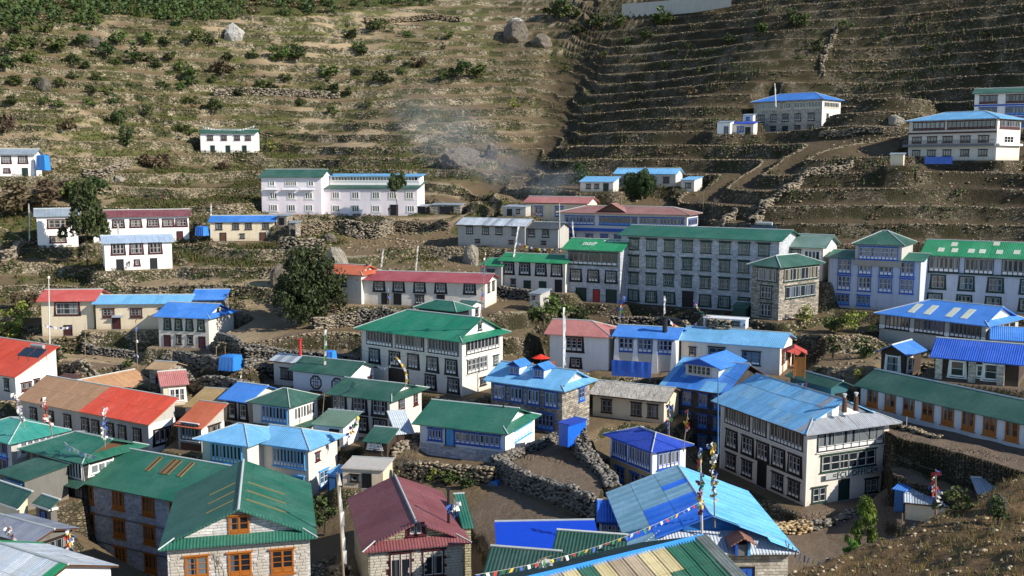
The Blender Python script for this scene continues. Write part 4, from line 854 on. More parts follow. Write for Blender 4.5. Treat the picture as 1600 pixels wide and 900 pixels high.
# ---- left lower
B('lodge','white house with scarlet roof and solar panels at the left edge','house',[
 (K(fr=(23,590),flx=-110,phi=-32,brx=95,d=140,by=650),K(wall=PL_CREAM,roof='shed',rise=3.4,roofmat=ROOF_R,oh=.5,nf=2,sidewall=PL_W,gwall=PL_W,F=[('w',0,'tibs',[.55,.9],1.1,1.7,2,2)],Rr=[('w',0,'mab',[.25],1.6,1.2,3,1,-.3),('w',0,'mab',[.5],.9,1.2,1,1,-.1),('w',0,'mab',[.8],1.7,1.2,3,1,-.3)]))])
B('long_lodge','long lodge whose roof is half tan and half scarlet','lodge',[
 (K(fr=(232,665),fl=(24,624),brx=281,d=116,by=712),K(wall=PL_GREY,roof='shed',rise=2.4,roofmat=ROOF_TAN,oh=.5,nf=1,sidewall=PL_W,F=[('w',0,'tib',[.11,.25,.39,.53,.61,.72,.81,.92],1.2,2.0,2,2)],Rr=[('w',0,'tib',[.5],2.4,1.8,3,1)],
    extra=lambda r,M,s: roof_slope(r,M,[(s['W']*.5,-.01,s['H']+.05),(s['W']+.02,-.01,s['H']+.05),(s['W']+.02,s['D'],s['H']+2.45),(s['W']*.52,s['D'],s['H']+2.45)],ROOF_R,name='scarlet_roof_sheets',t=.04)))])
B('lodge','cream house with broad tan roof facing right, behind the half-scarlet roof','house',[
 (K(fr=(251,605),fl=(150,630),phi=57,D=11,d=141,by=640),K(wall=PL_TAN,roof='gable',roofmat=ROOF_TAN,pitch=20,oh=.5,nf=1,F=[('w',0,'mab',[.65],1.8,1.3,3,1)]))])
B('small_house','small cream house with pinkish red roof beside the tan-roofed house','house',[
 (K(fr=(296,600),fl=(250,608),phi=24,D=7,d=127,by=632),K(wall=PL_TAN,roof='gable',roofmat=ROOF_PINK,pitch=19,oh=.4,nf=1,F=[('w',0,'wht',[.6],1.9,1.7,3,2)]))])
B('small_house','small house with orange-red gable roof and white lattice balcony','house',[
 (K(fr=(315,671),fl=(270,666),phi=-25,brx=357,d=112,by=708),K(wall=PL_GREY,roof='shed',rise=2.0,roofmat=ROOF_OR,oh=.4,nf=2,sidewall=PL_W,gwall=PL_W,F=[('b',0,'whp',.15,.9,5,2.0,1,.1),('s',0,.3,BROWN,0.1,1,.02)],Rr=[('w',0,'plain',[.55],2.0,1.2,3,1)]))])
B('shed','low shed with dusty tan roof behind the orange gable roof','shed',[
 (K(fr=(337,639),fl=(284,634),phi=-15,D=5,d=118,by=662),K(wall=PL_TAN,roof='shed',rise=1.3,roofmat=metal('#a08450',wear=.7),oh=.3,nf=1))])
B('stone_hut','little hut with tan sheet roof beside the path in the left village','hut',[
 (K(fr=(262,579),fl=(226,570),phi=-20,D=4,d=131,by=602),K(wall=ST_MIX,roof='gable',roofmat=metal('#b08f66',wear=.6),pitch=20,oh=.4,nf=1,F=[('d',DARKIN,[.6],1.2,1.2)]))])
B('lodge','lodge with teal hipped roof and blue-glazed wall at the left edge','lodge',[
 (K(fr=(13,694),flx=-60,phi=-35,D=7,d=102,by=780),K(wall=PL_GREY,roof='gable',ends='hh',roofmat=ROOF_TEAL,pitch=20,oh=.6,nf=3,F=[('b',0,'blu',.1,.9,7,1.9,1),('b',1,'blu',.1,.9,7,1.9,1)],Rr=[('b',0,'wht',.15,.9,6,1.4,1)]))])
B('lodge','dark stone lodge with green roof and white window band behind the orange-window lodge','lodge',[
 (K(fr=(128,725),fl=(26,701),D=8,d=97,by=858),K(wall=ST_DK,roof='gable',ends='hs',roofmat=ROOF_G,pitch=20,oh=.7,nf=4,inset=1.,gwall=BROWN,F=[('b',0,'mab',.05,.42,7,1.8,2),('b',0,'wht',.5,.97,9,1.8,1),('c',.77,ROOF_G2,-.12,1.05,1.3),('w',1,'tibs',[.2,.55,.9],1.3,1.8,3,3,-.4),('w',2,'tibs',[.9],1.3,1.8,3,2,-.6),('w',3,'tibs',[.4,.75],1.4,1.7,3,2)],Rr=[('b',0,'wht',.1,.5,3,1,1)]))])
B('shed','blue-windowed side building under the teal roof at the left edge','side building',[
 (K(fr=(36,752),flx=-10,phi=-35,D=5,d=94,by=800),K(wall=PL_DK,roof='shed',rise=.5,roofmat=ROOF_G2,oh=.3,nf=1,F=[('b',0,'blt',.3,.9,4,2.0,3)]))])
B('shed','low dark green roofed stall with white fringe in the left lower street','stall',[
 (K(fr=(28,794),flx=-40,phi=-35,brx=52,d=90,by=835),K(wall=PL_TAN,roof='shed',rise=1.2,roofmat=ROOF_G2,oh=.4,nf=1,F=[('s',.9,.97,WHITE,-.02,1.02,.4)]))])
B('shed','small stall with green roof and white fringe under the dark stone lodge','stall',[
 (K(fr=(78,795),flx=50,phi=-35,brx=94,d=89,by=830),K(wall=PL_DK,roof='shed',rise=.6,roofmat=ROOF_G2,oh=.2,nf=1,F=[('s',.88,.97,WHITE,-.02,1.02,.25),('d',BLUEP,[.5],.8,1.5)],Rr=[('s',.88,.97,WHITE,-.02,1.02,.25)]))],pad=.5)
B('small_house','long house with grey-mauve sheet roof in the lower left corner','house',[
 (K(fr=(47,852),fl=(-40,838),phi=-30,brx=124,d=80,by=925),K(wall=PL_DK,roof='gable',roofmat=metal('#858b99',wear=.6),pitch=15,oh=.4,nf=2,sheets=lambda i,j,nu,nv,r: r.choice([metal('#858b99',wear=.6),metal('#7c8494',wear=.6)]),Rr=[('b',0,'plain',.1,.9,5,1.3,1)]))])
B('small_house','house with silver ribbed roof edged in green at the very bottom left','house',[
 (K(fr=(107,882),d=67,phi=-31,W=9,D=8,H=4,ridge_pitch=20),K(wall=PL_W,roof='gable',roofmat=ROOF_SIL,pitch=20,oh=.4,nf=1,sheets=lambda i,j,nu,nv,r: r.choice([ROOF_SIL,metal('#c6ccd0',wear=.7)]) if i<nu-1 else ROOF_BG))])
# ---- foreground
def lodge_extra(root,M,s):
    W,D,H=s['W'],s['D'],s['H']; r=math.tan(R_(24))*D*.5
    for a in (.42,.52,.555,.64):
        x=a*W; v0,v1=.55,.92; quad_on_slope(root,M,(x,D*.5*v0,H+r*v0),(x+.45,D*.5*v0,H+r*v0),(x+.45,D*.5*v1,H+r*v1),(x,D*.5*v1,H+r*v1),BROWN,'skylight',.05,YELLOWISH)
YELLOWISH=paint('#7f7048')
def wing_extra(root,M,s):
    W,D,H=s['W'],s['D'],s['H']; r=math.tan(R_(23.5))*W*.5
    for sg in (0,1):
        for y in (3.2,5.4,7.6):
            xa,xb=(.28,.46) if sg==0 else (.54,.8)
            za=H+r*(xa*2 if sg==0 else (1-xa)*2); zb=H+r*(xb*2 if sg==0 else (1-xb)*2)
            quad_on_slope(root,M,(xa*W,y,za),(xb*W,y,zb),(xb*W,y+.16,zb),(xa*W,y+.16,za),YELLOWISH,'batten',.05)
    stone_facing(root,M,.7,W-.7,.55,-2.2,H-.1,[((W-1.4)*f+.7,H-1.9,1.3,1.5) for f in (.2,.5,.8)],.62,.24)
OFACE=('w',0,'org',[.2,.5,.8],1.65,1.9,2,3,-.3)
B('big_lodge','big stone lodge with emerald roofs and orange wooden windows in the left foreground','lodge',[
 (K(fr=(330,795.5),fl=(99,750),D=10.5,d=90.4,by=935),K(wall=ST_BLUE,roof='gable',ends='gg',roofmat=ROOF_G,pitch=24,oh=.6,nf=3,F=[('w',r_,'org',[.115,.345,.565,.76],1.55 if True else 1,1.9,3,2,.2) for r_ in range(3)]+[('s',.625,.645,GREYP,0,1,.08),('s',.295,.315,GREYP,0,1,.08)],extra=lodge_extra)),
 (K(fr=(496,840),fl=(247,852),phi=13,D=13.5,d=73,H=9.0,flx=247),K(wall=ST_WHITE,roof='gable',axis='y',ends='sg',roofmat=ROOF_G,pitch=23.5,oh=.55,nf=3,inset=.9,gwall=ST_WHITE,F=[OFACE,('w',1,'org',[.2,.5,.8],1.5,1.6,2,2)],Fg=[('w',0,'org',[.5],1.5,1.45,2,2,1.1)],extra=wing_extra))])
def red_extra(root,M,s):
    W,D,H=s['W'],s['D'],s['H']
    chimney(root,M,s,.86,.26,1.9,BLACK,.12)
    stone_facing(root,M,.6,W-.6,.5,-2.0,H-.15,[(W*.33,H-2.0,1.0,1.2),(W*.67,H-1.9,1.0,1.2)],.5,.22)
B('gable_house','dark red roofed gable house with pale painted stone blocks in the bottom foreground','house',[
 (K(fr=(737,848),fl=(566,858),phi=14,D=13,d=76,H=4.8,flx=566),K(wall=ST_CR,roof='gable',axis='y',ends='sg',roofmat=ROOF_BR,pitch=23,oh=.5,nf=2,inset=.9,gwall=ST_CR,F=[('w',0,'mar',[.33,.67],1.7,2.1,2,1,-.3)],Fg=[('w',0,'mar',[.5],1.1,.9,2,1,1.1)],extra=red_extra))])
B('shed','narrow white stone side shed with green roof at the right of the dark red roof','shed',[
 (K(fr=(741,824),fl=(722,822),phi=10,D=6,d=79,by=905),K(wall=ST_CR,roof='shed',rise=.9,roofmat=ROOF_G,oh=.15,nf=1))],pad=.4)
COR_LB=metal('#6f9fb8',wear=.9,rust=.12); COR_B=metal('#1f6fe0',wear=.3); COR_LB2=metal('#58aee6',wear=.5)
def market_extra(root,M,s):
    W,D,H=s['W'],s['D'],s['H']
    for (x,y,n) in ((W*.72,D*.2,4),(W*.88,D*.12,2)):
        for k in range(n):
            xx=x+k*.55; v=(W-xx)/(W*.5); r=math.tan(R_(20))*W*.5; yy=y-k*.35
            quad_on_slope(root,M,(xx,yy,H+r*v),(xx+.5,yy,H+r*(W-xx-.5)/(W*.5)),(xx+.5,yy+.3,H+r*(W-xx-.5)/(W*.5)),(xx,yy+.3,H+r*v),GREYP,'roof_patch',.04)
B('market_hall','large hall with patchy blue corrugated gable roof in the bottom centre foreground','hall',[
 (K(fr=(1249,864),fl=(985,860),phi=2,D=14,d=71,by=955,flx=985),K(wall=ST_PALE,roof='gable',axis='y',ends='sg',roofmat=COR_B,pitch=21,oh=.6,nf=2,inset=2.2,hs=.95,mid=.5,skirt=ROOF_SIL,gwall=paint('#2a7fd0',.5,.3),sheets=None,F=[('d',BLUEP,[.72],1.1,1.9,1.2),('w',0,'plain',[.3],1.3,1.3,2,1)],extra=lambda r,M,s:(market_sheets(r,M,s),market_extra(r,M,s),roof_vent(r,M,s))))])
B('shed','small bright blue roofed annex leaning on the patchy blue hall','shed',[
 (K(fr=(981,816),fl=(932,813),phi=-5,D=3.4,d=80,by=850),K(wall=PL_BW,roof='shed',rise=.7,roofmat=COR_B,oh=.3,nf=1,F=[('b',0,'blw',.1,.9,4,1.3,2)]))])
B('shed','low shed with smooth deep blue sheet roof left of the patchy blue hall','shed',[
 (K(fr=(948,888),fl=(778,890),phi=3,D=6.5,d=68,H=2.6),K(wall=PL_BW,roof='shed',rise=1.2,roofmat=paint('#0e3fb8',.35,.15),oh=.3,nf=1))])
B('shed','small dark green gable roof nearest the deep blue roof','shed',[
 (K(fr=(975,880),fl=(860,872),phi=-12,D=5,d=63,H=2.6),K(wall=PL_DK,roof='gable',axis='x',roofmat=metal('#164e3e',wear=.3),pitch=21,oh=.3,nf=1,found=6))],ctrl=False)
B('shed','small dark green gable roof at the bottom edge left of the striped roof','shed',[
 (K(fr=(868,912),fl=(752,905),phi=-12,D=5,d=59,H=2.4),K(wall=PL_DK,roof='gable',axis='x',roofmat=metal('#124438',wear=.3),pitch=23,oh=.3,nf=1,found=6))],ctrl=False)
P_SHEETS=[metal('#1d5f49',wear=.5),metal('#b9ad80',wear=.8,rust=.2),metal('#a99a80',wear=.8,rust=.3)]
def patch_pick(i,j,nu,nv,r):
    return r.choices(P_SHEETS,[3,4,4])[0]
def striped_sheets(root,M,s):
    W,D,H=s['W'],s['D'],s['H']; r=math.tan(R_(22))*D*.5; rd=random.Random(4)
    cols=int(W/.95); pat=[0,2,1,1,0,2,2,1,0,1,2,2,1,0,0,0]
    for i in range(cols):
        x0=i*W/cols; a=pat[i%16]
        for j in range(3):
            m=a if rd.random()>.22 else rd.choice([0,1,2])
            if i>=cols-3: m=0
            corr_sheet(root,M,(x0,D*.5*j/3-.06,H+r*j/3+.03),(W/cols+.03,0,0),(0,D*.5/3+.08,r/3+.012),P_SHEETS[m],j*.012+.02)
        corr_sheet(root,M,(x0,D+.1,H-.0+.03),(W/cols+.03,0,0),(0,-D*.5-.1,r),metal('#164e3e',wear=.3),.02,sharez='back')
    g=MB(); g.prism([(0,D*.5-.28,H+r-.06),(W,D*.5-.28,H+r-.06),(W,D*.5+.02,H+r+.16),(0,D*.5+.02,H+r+.16)],.04,paint('#2f86dd',.4,.15)); g.prism([(0,D*.5+.3,H+r-.06),(W,D*.5+.3,H+r-.06),(W,D*.5+.024,H+r+.155),(0,D*.5+.024,H+r+.155)],.04,paint('#2f86dd',.4,.15)); obj('ridge_cap',g.mesh('ridge_cap'),root,M)
    g=MB(); g.prism([(W-.7,-.1,H+.12),(W+.2,-.1,H+.12),(W+.2,D*.5,H+r+.13),(W-.7,D*.5,H+r+.13)],.03,metal('#4a5453',wear=.9)); obj('verge_sheet',g.mesh('verge_sheet'),root,M)
B('striped_roof_house','nearest house with corrugated roof striped green, cream and rust under a blue ridge','house',[
 (K(fr=(1099,838),d=57,phi=31,W=17,D=11,H=2.8,ridge_pitch=22),K(wall=PL_DK,roof='gable',roofmat=BROWN,pitch=21,oh=.4,nf=1,found=5,extra=striped_sheets))],ctrl=False)

B('garden_hut','dark wooden garden hut with green roof and two pale ring windows','hut',[
 (K(fr=(606,693),fl=(565,690),phi=-18,D=3,d=104,by=718),K(wall=PL_BROWN,roof='shed',rise=.9,roofmat=ROOF_G2,oh=.2,nf=1,F=[('w',0,'wht',[.3,.62],.5,.5,1,1,.4,False)]))],pad=.5)
B('lean_to','lean-to with silver sheet roof against the sunlit wall of the cream lodge','lean-to',[
 (K(fr=(648,676),fl=(618,683),phi=20,D=4,d=107,by=700),K(wall=PL_BROWN,roof='shed',rise=1.6,roofmat=ROOF_SIL,oh=.2,nf=1))],pad=.4)
B('stone_hut','low pale stone shed with dark openings behind the dark red roof','hut',[
 (K(fr=(600,735),fl=(532,733),phi=-10,D=3.5,d=97,by=765),K(wall=PL_TAN,roof='shed',rise=.2,roofmat=PL_GREY,oh=.15,nf=1,F=[('w',0,'plain',[.3],.8,.7,1,1),('d',DARKIN,[.6],.8,1.4)]))],pad=.4)
B('entry_wall','low grey concrete parapet block on the blue roof terrace before the stone hotel','parapet',[
 (K(fr=(1166,500),flx=1098,phi=-25,D=2,d=136,by=514),K(wall=PL_BW,roof='shed',rise=.05,roofmat=PL_BW,oh=.1,nf=1,F=[('w',0,'plain',[.6],3,.5,4,1)]))],pad=.4)
B('dark_shed','small dark green shed at the foot of the stone hotel','shed',[
 (K(fr=(1168,481),flx=1142,phi=-32,D=2.5,d=147,by=502),K(wall=DGREEN,roof='shed',rise=.5,roofmat=ROOF_G2,oh=.1,nf=1))],pad=.3)
# ------------------------------------------------------------------ terrain
def hashn(ix,iy,seed):
    h=(ix.astype(np.int64)*374761393+iy.astype(np.int64)*668265263+seed*974634777)&0xffffffff
    h=((h^(h>>13))*1274126177)&0xffffffff
    return ((h^(h>>16))&0xffff)/65535.0
def smooth(a,b,x): t=np.clip((x-a)/(b-a),0,1); return t*t*(3-2*t)
def vn(x,y,sc,seed=0,octv=3):
    out=np.zeros_like(x,dtype=float); amp=1.0; tot=0
    for o in range(octv):
        X=x/sc*(2**o)+17.3*o; Y=y/sc*(2**o)-9.1*o; ix=np.floor(X); iy=np.floor(Y); fx=X-ix; fy=Y-iy
        fx=fx*fx*(3-2*fx); fy=fy*fy*(3-2*fy)
        a=hashn(ix,iy,seed+o); b=hashn(ix+1,iy,seed+o); c=hashn(ix,iy+1,seed+o); d=hashn(ix+1,iy+1,seed+o)
        out+=amp*((a*(1-fx)+b*fx)*(1-fy)+(c*(1-fx)+d*fx)*fy); tot+=amp; amp*=.5
    return out/tot*2-1
PIX=[(0,0,300),(200,0,328),(400,0,345),(600,0,365),(800,0,372),(1000,0,350),(1200,0,318),(1400,0,285),(1600,0,262),
 (0,120,262),(200,120,285),(400,120,305),(600,120,315),(800,120,322),(900,120,318),(1050,120,290),(1200,120,262),(1400,120,232),(1600,120,230),
 (100,200,250),(600,200,275),(850,200,280),(1000,200,252),(1380,200,215),(100,300,222),(750,290,228),(850,270,238),(1150,280,205),(1250,270,195),(1330,290,187),(1500,300,181),(1600,290,178),
 (350,325,212),(1150,330,186),(1300,345,178),(1500,350,171),(1600,345,169),(640,380,195),(700,410,178),(420,420,172),(560,400,180),(30,430,178),(350,400,178),(420,500,150),(500,520,146),(400,550,138),(200,575,138),(100,550,146),(30,500,165),
 (858,592,131),(845,520,144),(890,715,102),(880,742,98),(930,560,134),(800,470,146),(1320,520,138),(1330,560,128),(1280,600,118),(620,500,150),(640,725,101),(720,735,100),(560,725,103),(870,698,109),(780,735,101),(860,760,94),(930,800,86),(800,790,90),(860,840,80),
 (1460,700,100),(1390,690,102),(1590,715,98),(1380,800,103),(1300,830,97),(1240,840,95),(1480,820,92),(1545,790,90),(330,640,118),(270,560,140),(380,590,130)]
XYZ=[(0,50,4),(-25,50,3),(30,62,5),(45,70,4),(-45,70,1),(-60,85,3),(0,30,4),(60,90,8),(84,120,20),(-90,120,16),(-120,170,26),(110,170,44),(140,220,68),(-140,240,52),(-180,320,92),(0,420,110),(120,380,118),(-120,400,118),(180,300,110),(60,60,6),(90,237,50),(101,232,53),(88,250,55),(110,225,52),
     (-30,92,1),(-8,80,6.5),(5,75,7),(-4,84,7.5)]
pts=[tuple(P(*p)) for p in PIX]+XYZ+CTRL
pts=np.array(pts,dtype=float)
def tps_fit(p,lam):
    n=len(p); xy=p[:,:2]/50; d=np.sqrt(((xy[:,None]-xy[None])**2).sum(-1)); Kk=np.where(d>0,d*d*np.log(d+1e-12),0)+lam*np.eye(n)
    Pm=np.c_[np.ones(n),xy]; A=np.zeros((n+3,n+3)); A[:n,:n]=Kk; A[:n,n:]=Pm; A[n:,:n]=Pm.T
    return np.linalg.solve(A,np.r_[p[:,2],0,0,0]),xy
sol,pxy=tps_fit(pts,.02)
def tps_eval(x,y):
    X=np.c_[x.ravel(),y.ravel()]/50; out=np.zeros(len(X))
    for i in range(0,len(X),20000):
        c=X[i:i+20000]; d=np.sqrt(((c[:,None]-pxy[None])**2).sum(-1)); out[i:i+20000]=(np.where(d>0,d*d*np.log(d+1e-12),0)@sol[:len(pxy)])+sol[-3]+c@sol[-2:]
    return out.reshape(x.shape)
# rows spaced finer near by
ys=[16.0]
while ys[-1]<440: ys.append(ys[-1]+(.16 if ys[-1]<46 else .34 if ys[-1]<125 else .31 if ys[-1]<285 else .45 if ys[-1]<335 else .9))
ys=np.array(ys); us=np.linspace(-.60,.60,NCOL)
cy=np.concatenate([np.arange(16,440,2.0),[442.]]); cu=np.linspace(-.66,.66,160)
CU,CY=np.meshgrid(cu,cy); cz=tps_eval(CU*CY,CY)
def bil(A,uu,yy):
    fu=np.clip((uu-cu[0])/(cu[1]-cu[0]),0,len(cu)-1.001); fy=np.clip((yy-cy[0])/2.0,0,len(cy)-1.001); iu=fu.astype(int); iy=fy.astype(int); a=fu-iu; b=fy-iy
    return (A[iy,iu]*(1-a)+A[iy,iu+1]*a)*(1-b)+(A[iy+1,iu]*(1-a)+A[iy+1,iu+1]*a)*b
U,Y=np.meshgrid(us,ys); X=U*Y
Z=bil(cz,U,Y)
# gully running down the middle of the slope
def segdist(x,y,p,q):
    px,py=q[0]-p[0],q[1]-p[1]; t=np.clip(((x-p[0])*px+(y-p[1])*py)/(px*px+py*py),0,1); return np.hypot(x-p[0]-t*px,y-p[1]-t*py)
g0=P(895,60,330); g1=P(880,180,285); g2=P(770,300,232)
gd=np.minimum(segdist(X,Y,(g0.x,g0.y),(g1.x,g1.y)),segdist(X,Y,(g1.x,g1.y),(g2.x,g2.y)))+vn(X,Y,11,3)*4+vn(X,Y,3,4)*1.0
Z-=4.2*np.exp(-(gd/7.5)**2)
Z+=vn(X,Y,24,5,3)*(1.0+1.3*smooth(10,-20,X))*np.clip((Y-140)/80,0,1)+vn(X,Y,7,6,2)*.35*np.clip((Y-150)/60,0,1)
# terracing
STEP=2.75
gxs=np.where(Y>g1.y,g1.x+(g0.x-g1.x)*(Y-g1.y)/(g0.y-g1.y),g2.x+(g1.x-g2.x)*(Y-g2.y)/(g1.y-g2.y)); gxs=np.where(Y<g2.y,g2.x,gxs)
RS=smooth(-7,7,X-gxs+vn(X,Y,13,45,3)*9)*smooth(150,175,Y)+0*X
STEP=np.where(RS>.5,2.75,np.where(Y>205,3.5,2.75))
STEP=2.75+.75*(1-RS)*smooth(196,206,Y)+.45*RS*smooth(200,215,Y)
warp=(vn(X,Y,24,11,2)*1.6+vn(X,Y,8,12,2)*.3)*(1-.55*RS)
tt=(Z+warp)/STEP; kf=np.floor(tt); fr_=tt-kf
THR=.76-.14*smooth(25,80,X)
rise=smooth(0,1,(fr_-THR)/(.985-THR))
TRD=.10+.26*(1-RS)*smooth(150,190,Y)
q=kf+TRD*np.minimum(fr_,THR)/THR+(1-TRD)*rise
Zt=q*STEP-warp
# how strongly the slope is stepped
left=smooth(10,-60,X); hi=smooth(255,300,Y+0*X)
natural=np.clip(.35*left*smooth(320,350,Y)+.5*np.clip(vn(X,Y,13,21,2)*2.6-.9,0,1)*np.maximum(left,.45)*smooth(190,240,Y),0,1)
natural=np.maximum(natural,.6*smooth(7,3,gd)*smooth(225,245,Y))
forest=smooth(0,6,Z-(99+.155*X)-vn(X,Y,20,31,3)*5)*smooth(-5,-45,X)
natural=np.maximum(natural,forest)
low=smooth(118,140,Y)
amp=(1-natural)*low
Zf=Z+(Zt-Z)*amp
wallm=rise*(fr_<.99)*(fr_>THR)*amp
lip=(fr_>.965)|(fr_<.03)
LIPF=fr_; AMP=amp
Z=Zf+vn(X,Y,1.6,41,2)*.10+vn(X,Y,.8,42,2)*.03
# pads cut for the buildings
for (cx,cy_,ph,hw,hd,zb,pad) in sorted(PADS,key=lambda q:q[5]):
    c,s_=math.cos(ph),math.sin(ph); R=math.hypot(hw,hd)+6
    m=(np.abs(X-cx)<R)&(np.abs(Y-cy_)<R)
    if not m.any(): continue
    dx,dy=X[m]-cx,Y[m]-cy_; lx=dx*c+dy*s_; ly=-dx*s_+dy*c
    dd=np.hypot(np.maximum(np.abs(lx)-hw,0),np.maximum(np.abs(ly)-hd,0))
    k=1-smooth(pad*.7,pad*.7+1.0+.6,dd); zz=Z[m]; Z[m]=zz+(zb-.05-zz)*k
    wallm[m]*=(1-k); AMP[m]*=(1-k)
    up=(np.abs(zz-zb)>.7)*(k>.05)*(k<.95); wallm[m]=np.maximum(wallm[m],up*.9)
# the near spur the camera stands on
A_=np.array([(13,26,-10.4),(21,42,-12.7),(13.6,34,-12.1),(8.6,30,-12.)]); co=np.linalg.lstsq(np.c_[np.ones(4),A_[:,:2]],A_[:,2],rcond=None)[0]
pl=np.minimum(ZC+co[0]+co[1]*X+co[2]*Y,ZC-9.6); print('spur',co)
E=[tuple(P(*p))[:2] for p in ((1180,930,27),(1235,905,30),(1330,868,33),(1440,838,35),(1500,800,38),(1560,772,41),(1640,728,45))]
sd=np.full(X.shape,1e9); 
for a,b in zip(E[:-1],E[1:]): sd=np.minimum(sd,segdist(X,Y,a,b))
ex=[p[0] for p in E]; ey=[p[1] for p in E]
inside=(Y<np.interp(X,ex,ey,left=-99,right=ey[-1]))
inside|=((X>ex[-1])&(Y<ey[-1]+(X-ex[-1])*.8))
sg=np.where(inside,-sd,sd)
spur=pl-.5+vn(X,Y,3,51,3)*.4+vn(X,Y,.7,52,3)*.16-np.where(sg>0,sg*1.05,0)-np.where(sg<0,0,0)
spur=np.where((Y<75),spur,-99)
near=spur>Z
Z=np.where(near,spur,Z); wallm=np.where(near,0,wallm); AMP=np.where(near,0,AMP)
# fields of dug earth
soil=np.zeros_like(Z)
def poly_mask(pp):
    w=[tuple(P(*p))[:2] for p in pp]; m=np.zeros(X.shape,bool); j=len(w)-1
    for i in range(len(w)):
        (x1,y1),(x2,y2)=w[i],w[j]
        cnd=((y1>Y)!=(y2>Y))&(X<(x2-x1)*(Y-y1)/(y2-y1+1e-9)+x1); m^=cnd; j=i
    return m
for pp in ([(775,742,100),(870,700,108),(915,725,104),(950,775,94),(930,822,83)],[(735,800,90),(780,760,96),(930,835,82),(890,870,76),(745,900,72)],[(1340,650,112),(1390,665,116),(1640,705,108),(1640,740,98),(1400,720,104)],[(1190,860,92),(1260,810,100),(1400,800,105),(1460,840,94),(1240,890,84)],
           [(380,540,142),(480,525,148),(560,540,142),(540,575,133),(420,580,131)],[(290,575,138),(370,560,142),(400,590,132),(330,600,128)],[(70,540,152),(200,545,150),(260,590,136),(150,600,134)]):
    soil[poly_mask(pp)&~near]=1.0
sub=poly_mask([(1378,700,105),(1400,700,101.5),(1480,718,96.5),(1560,742,91),(1640,750,86),(1640,775,83),(1540,770,88),(1470,760,93),(1395,745,98)])&~near
Z=np.where(sub,9.7+vn(X,Y,2,84,3)*.3,Z)
plat=poly_mask([(1330,640,115.5),(1400,650,113),(1650,705,96),(1650,750,86),(1560,738,91),(1480,714,96.5),(1400,696,101.5),(1372,682,106)])&~near
Z=np.where(plat,12.75+vn(X,Y,2,81,3)*.18+(98-Y)*.02,Z); soil[plat]=1.0
f1=poly_mask([(775,745,100),(868,704,108),(905,725,104),(945,775,94),(928,815,84)])&~near
Z=np.where(f1,10.2+vn(X,Y,2,83,3)*.15,Z)
gy,gx=np.gradient(Z); slope=np.hypot(gy/np.gradient(Y,axis=0),gx/np.gradient(X,axis=1)); st=(slope>1.25)&(Y<150)&~near
wallm=np.where(st,np.maximum(wallm,.9),wallm); stb=st*1.0; soil=np.where(st,0,soil)
# attributes
heath_shade=np.clip(smooth(-15,35,X+vn(X,Y,16,66,2)*10)*smooth(143,158,Y)*(.75+.5*vn(X,Y,12,65,3)),0,1)  # right slope: dark growth, with grazing-sun shade put into the colour
heath_shade=np.maximum(heath_shade,stb*.7); heath_shade=np.maximum(heath_shade,forest*.5)
heath_shade=np.maximum(heath_shade,np.exp(-((gd-1)/6.5)**2)*smooth(225,245,Y))*(1-soil)  # gully crease: dark plants and the shade there, both as colour
gn=vn(X,Y,9,61,4); gn2=vn(X,Y,2.2,62,3)
green=np.clip(.24+.75*gn+.35*gn2+.25*left-.25*smooth(0,60,X),0,1)
green=np.where(forest>.3,np.maximum(green,.9),green); green*=(1-soil); green=np.where(near,np.clip(.25+gn2*.7,0,.6),green)
green*=np.clip(.25+smooth(150,200,Y),0,1)*1.0+0
tan_=smooth(.25,.6,vn(X,Y,34,71,3)+.35*left*smooth(170,240,Y))*(1-forest)
scar=P(430,60,330)
for (a,b,w) in (((180,70,300),(500,30,345),4.0),((490,20,350),(560,10,355),6.0),((690,190,282),(810,185,285),7.0)):
    p,q_=P(*a),P(*b); tan_=np.maximum(tan_,1.6*np.exp(-(segdist(X,Y,(p.x,p.y),(q_.x,q_.y))/w)**2)*np.clip(.7+vn(X,Y,4,72,2),0,1.2))
tan_=np.clip(tan_,0,1)*(1-heath_shade)
for pl_,w in (([(40,560,150),(150,552,152),(215,575,146),(262,600,138),(300,606,134)],1.0),([(400,338,213),(520,339,213),(700,338,212)],1.6),([(560,268,236),(640,268,236),(710,270,234)],2.2),([(560,580,136),(610,560,140),(640,540,142)],1.0),([(1190,800,97),(1290,822,95),(1400,826,93)],1.2),([(700,345,205),(760,300,222),(800,262,240)],.9),([(130,290,226),(200,282,228)],2.0)):
    q=[P(*c) for c in pl_]
    for a,b in zip(q[:-1],q[1:]): tan_=np.maximum(tan_,np.exp(-(segdist(X,Y,(a.x,a.y),(b.x,b.y))/w)**2)); green*=1-.9*np.exp(-(segdist(X,Y,(a.x,a.y),(b.x,b.y))/w)**2)
tan_=np.where(soil>.5,np.minimum(tan_,.5),tan_)
def Zat(x,y):
    u=x/y; fu=(u-us[0])/(us[1]-us[0]); iy=int(np.searchsorted(ys,y))-1; iy=max(0,min(len(ys)-2,iy)); iu=max(0,min(NCOL-2,int(fu))); a=fu-iu; b=(y-ys[iy])/(ys[iy+1]-ys[iy])
    return float((Z[iy,iu]*(1-a)+Z[iy,iu+1]*a)*(1-b)+(Z[iy+1,iu]*(1-a)+Z[iy+1,iu+1]*a)*b)
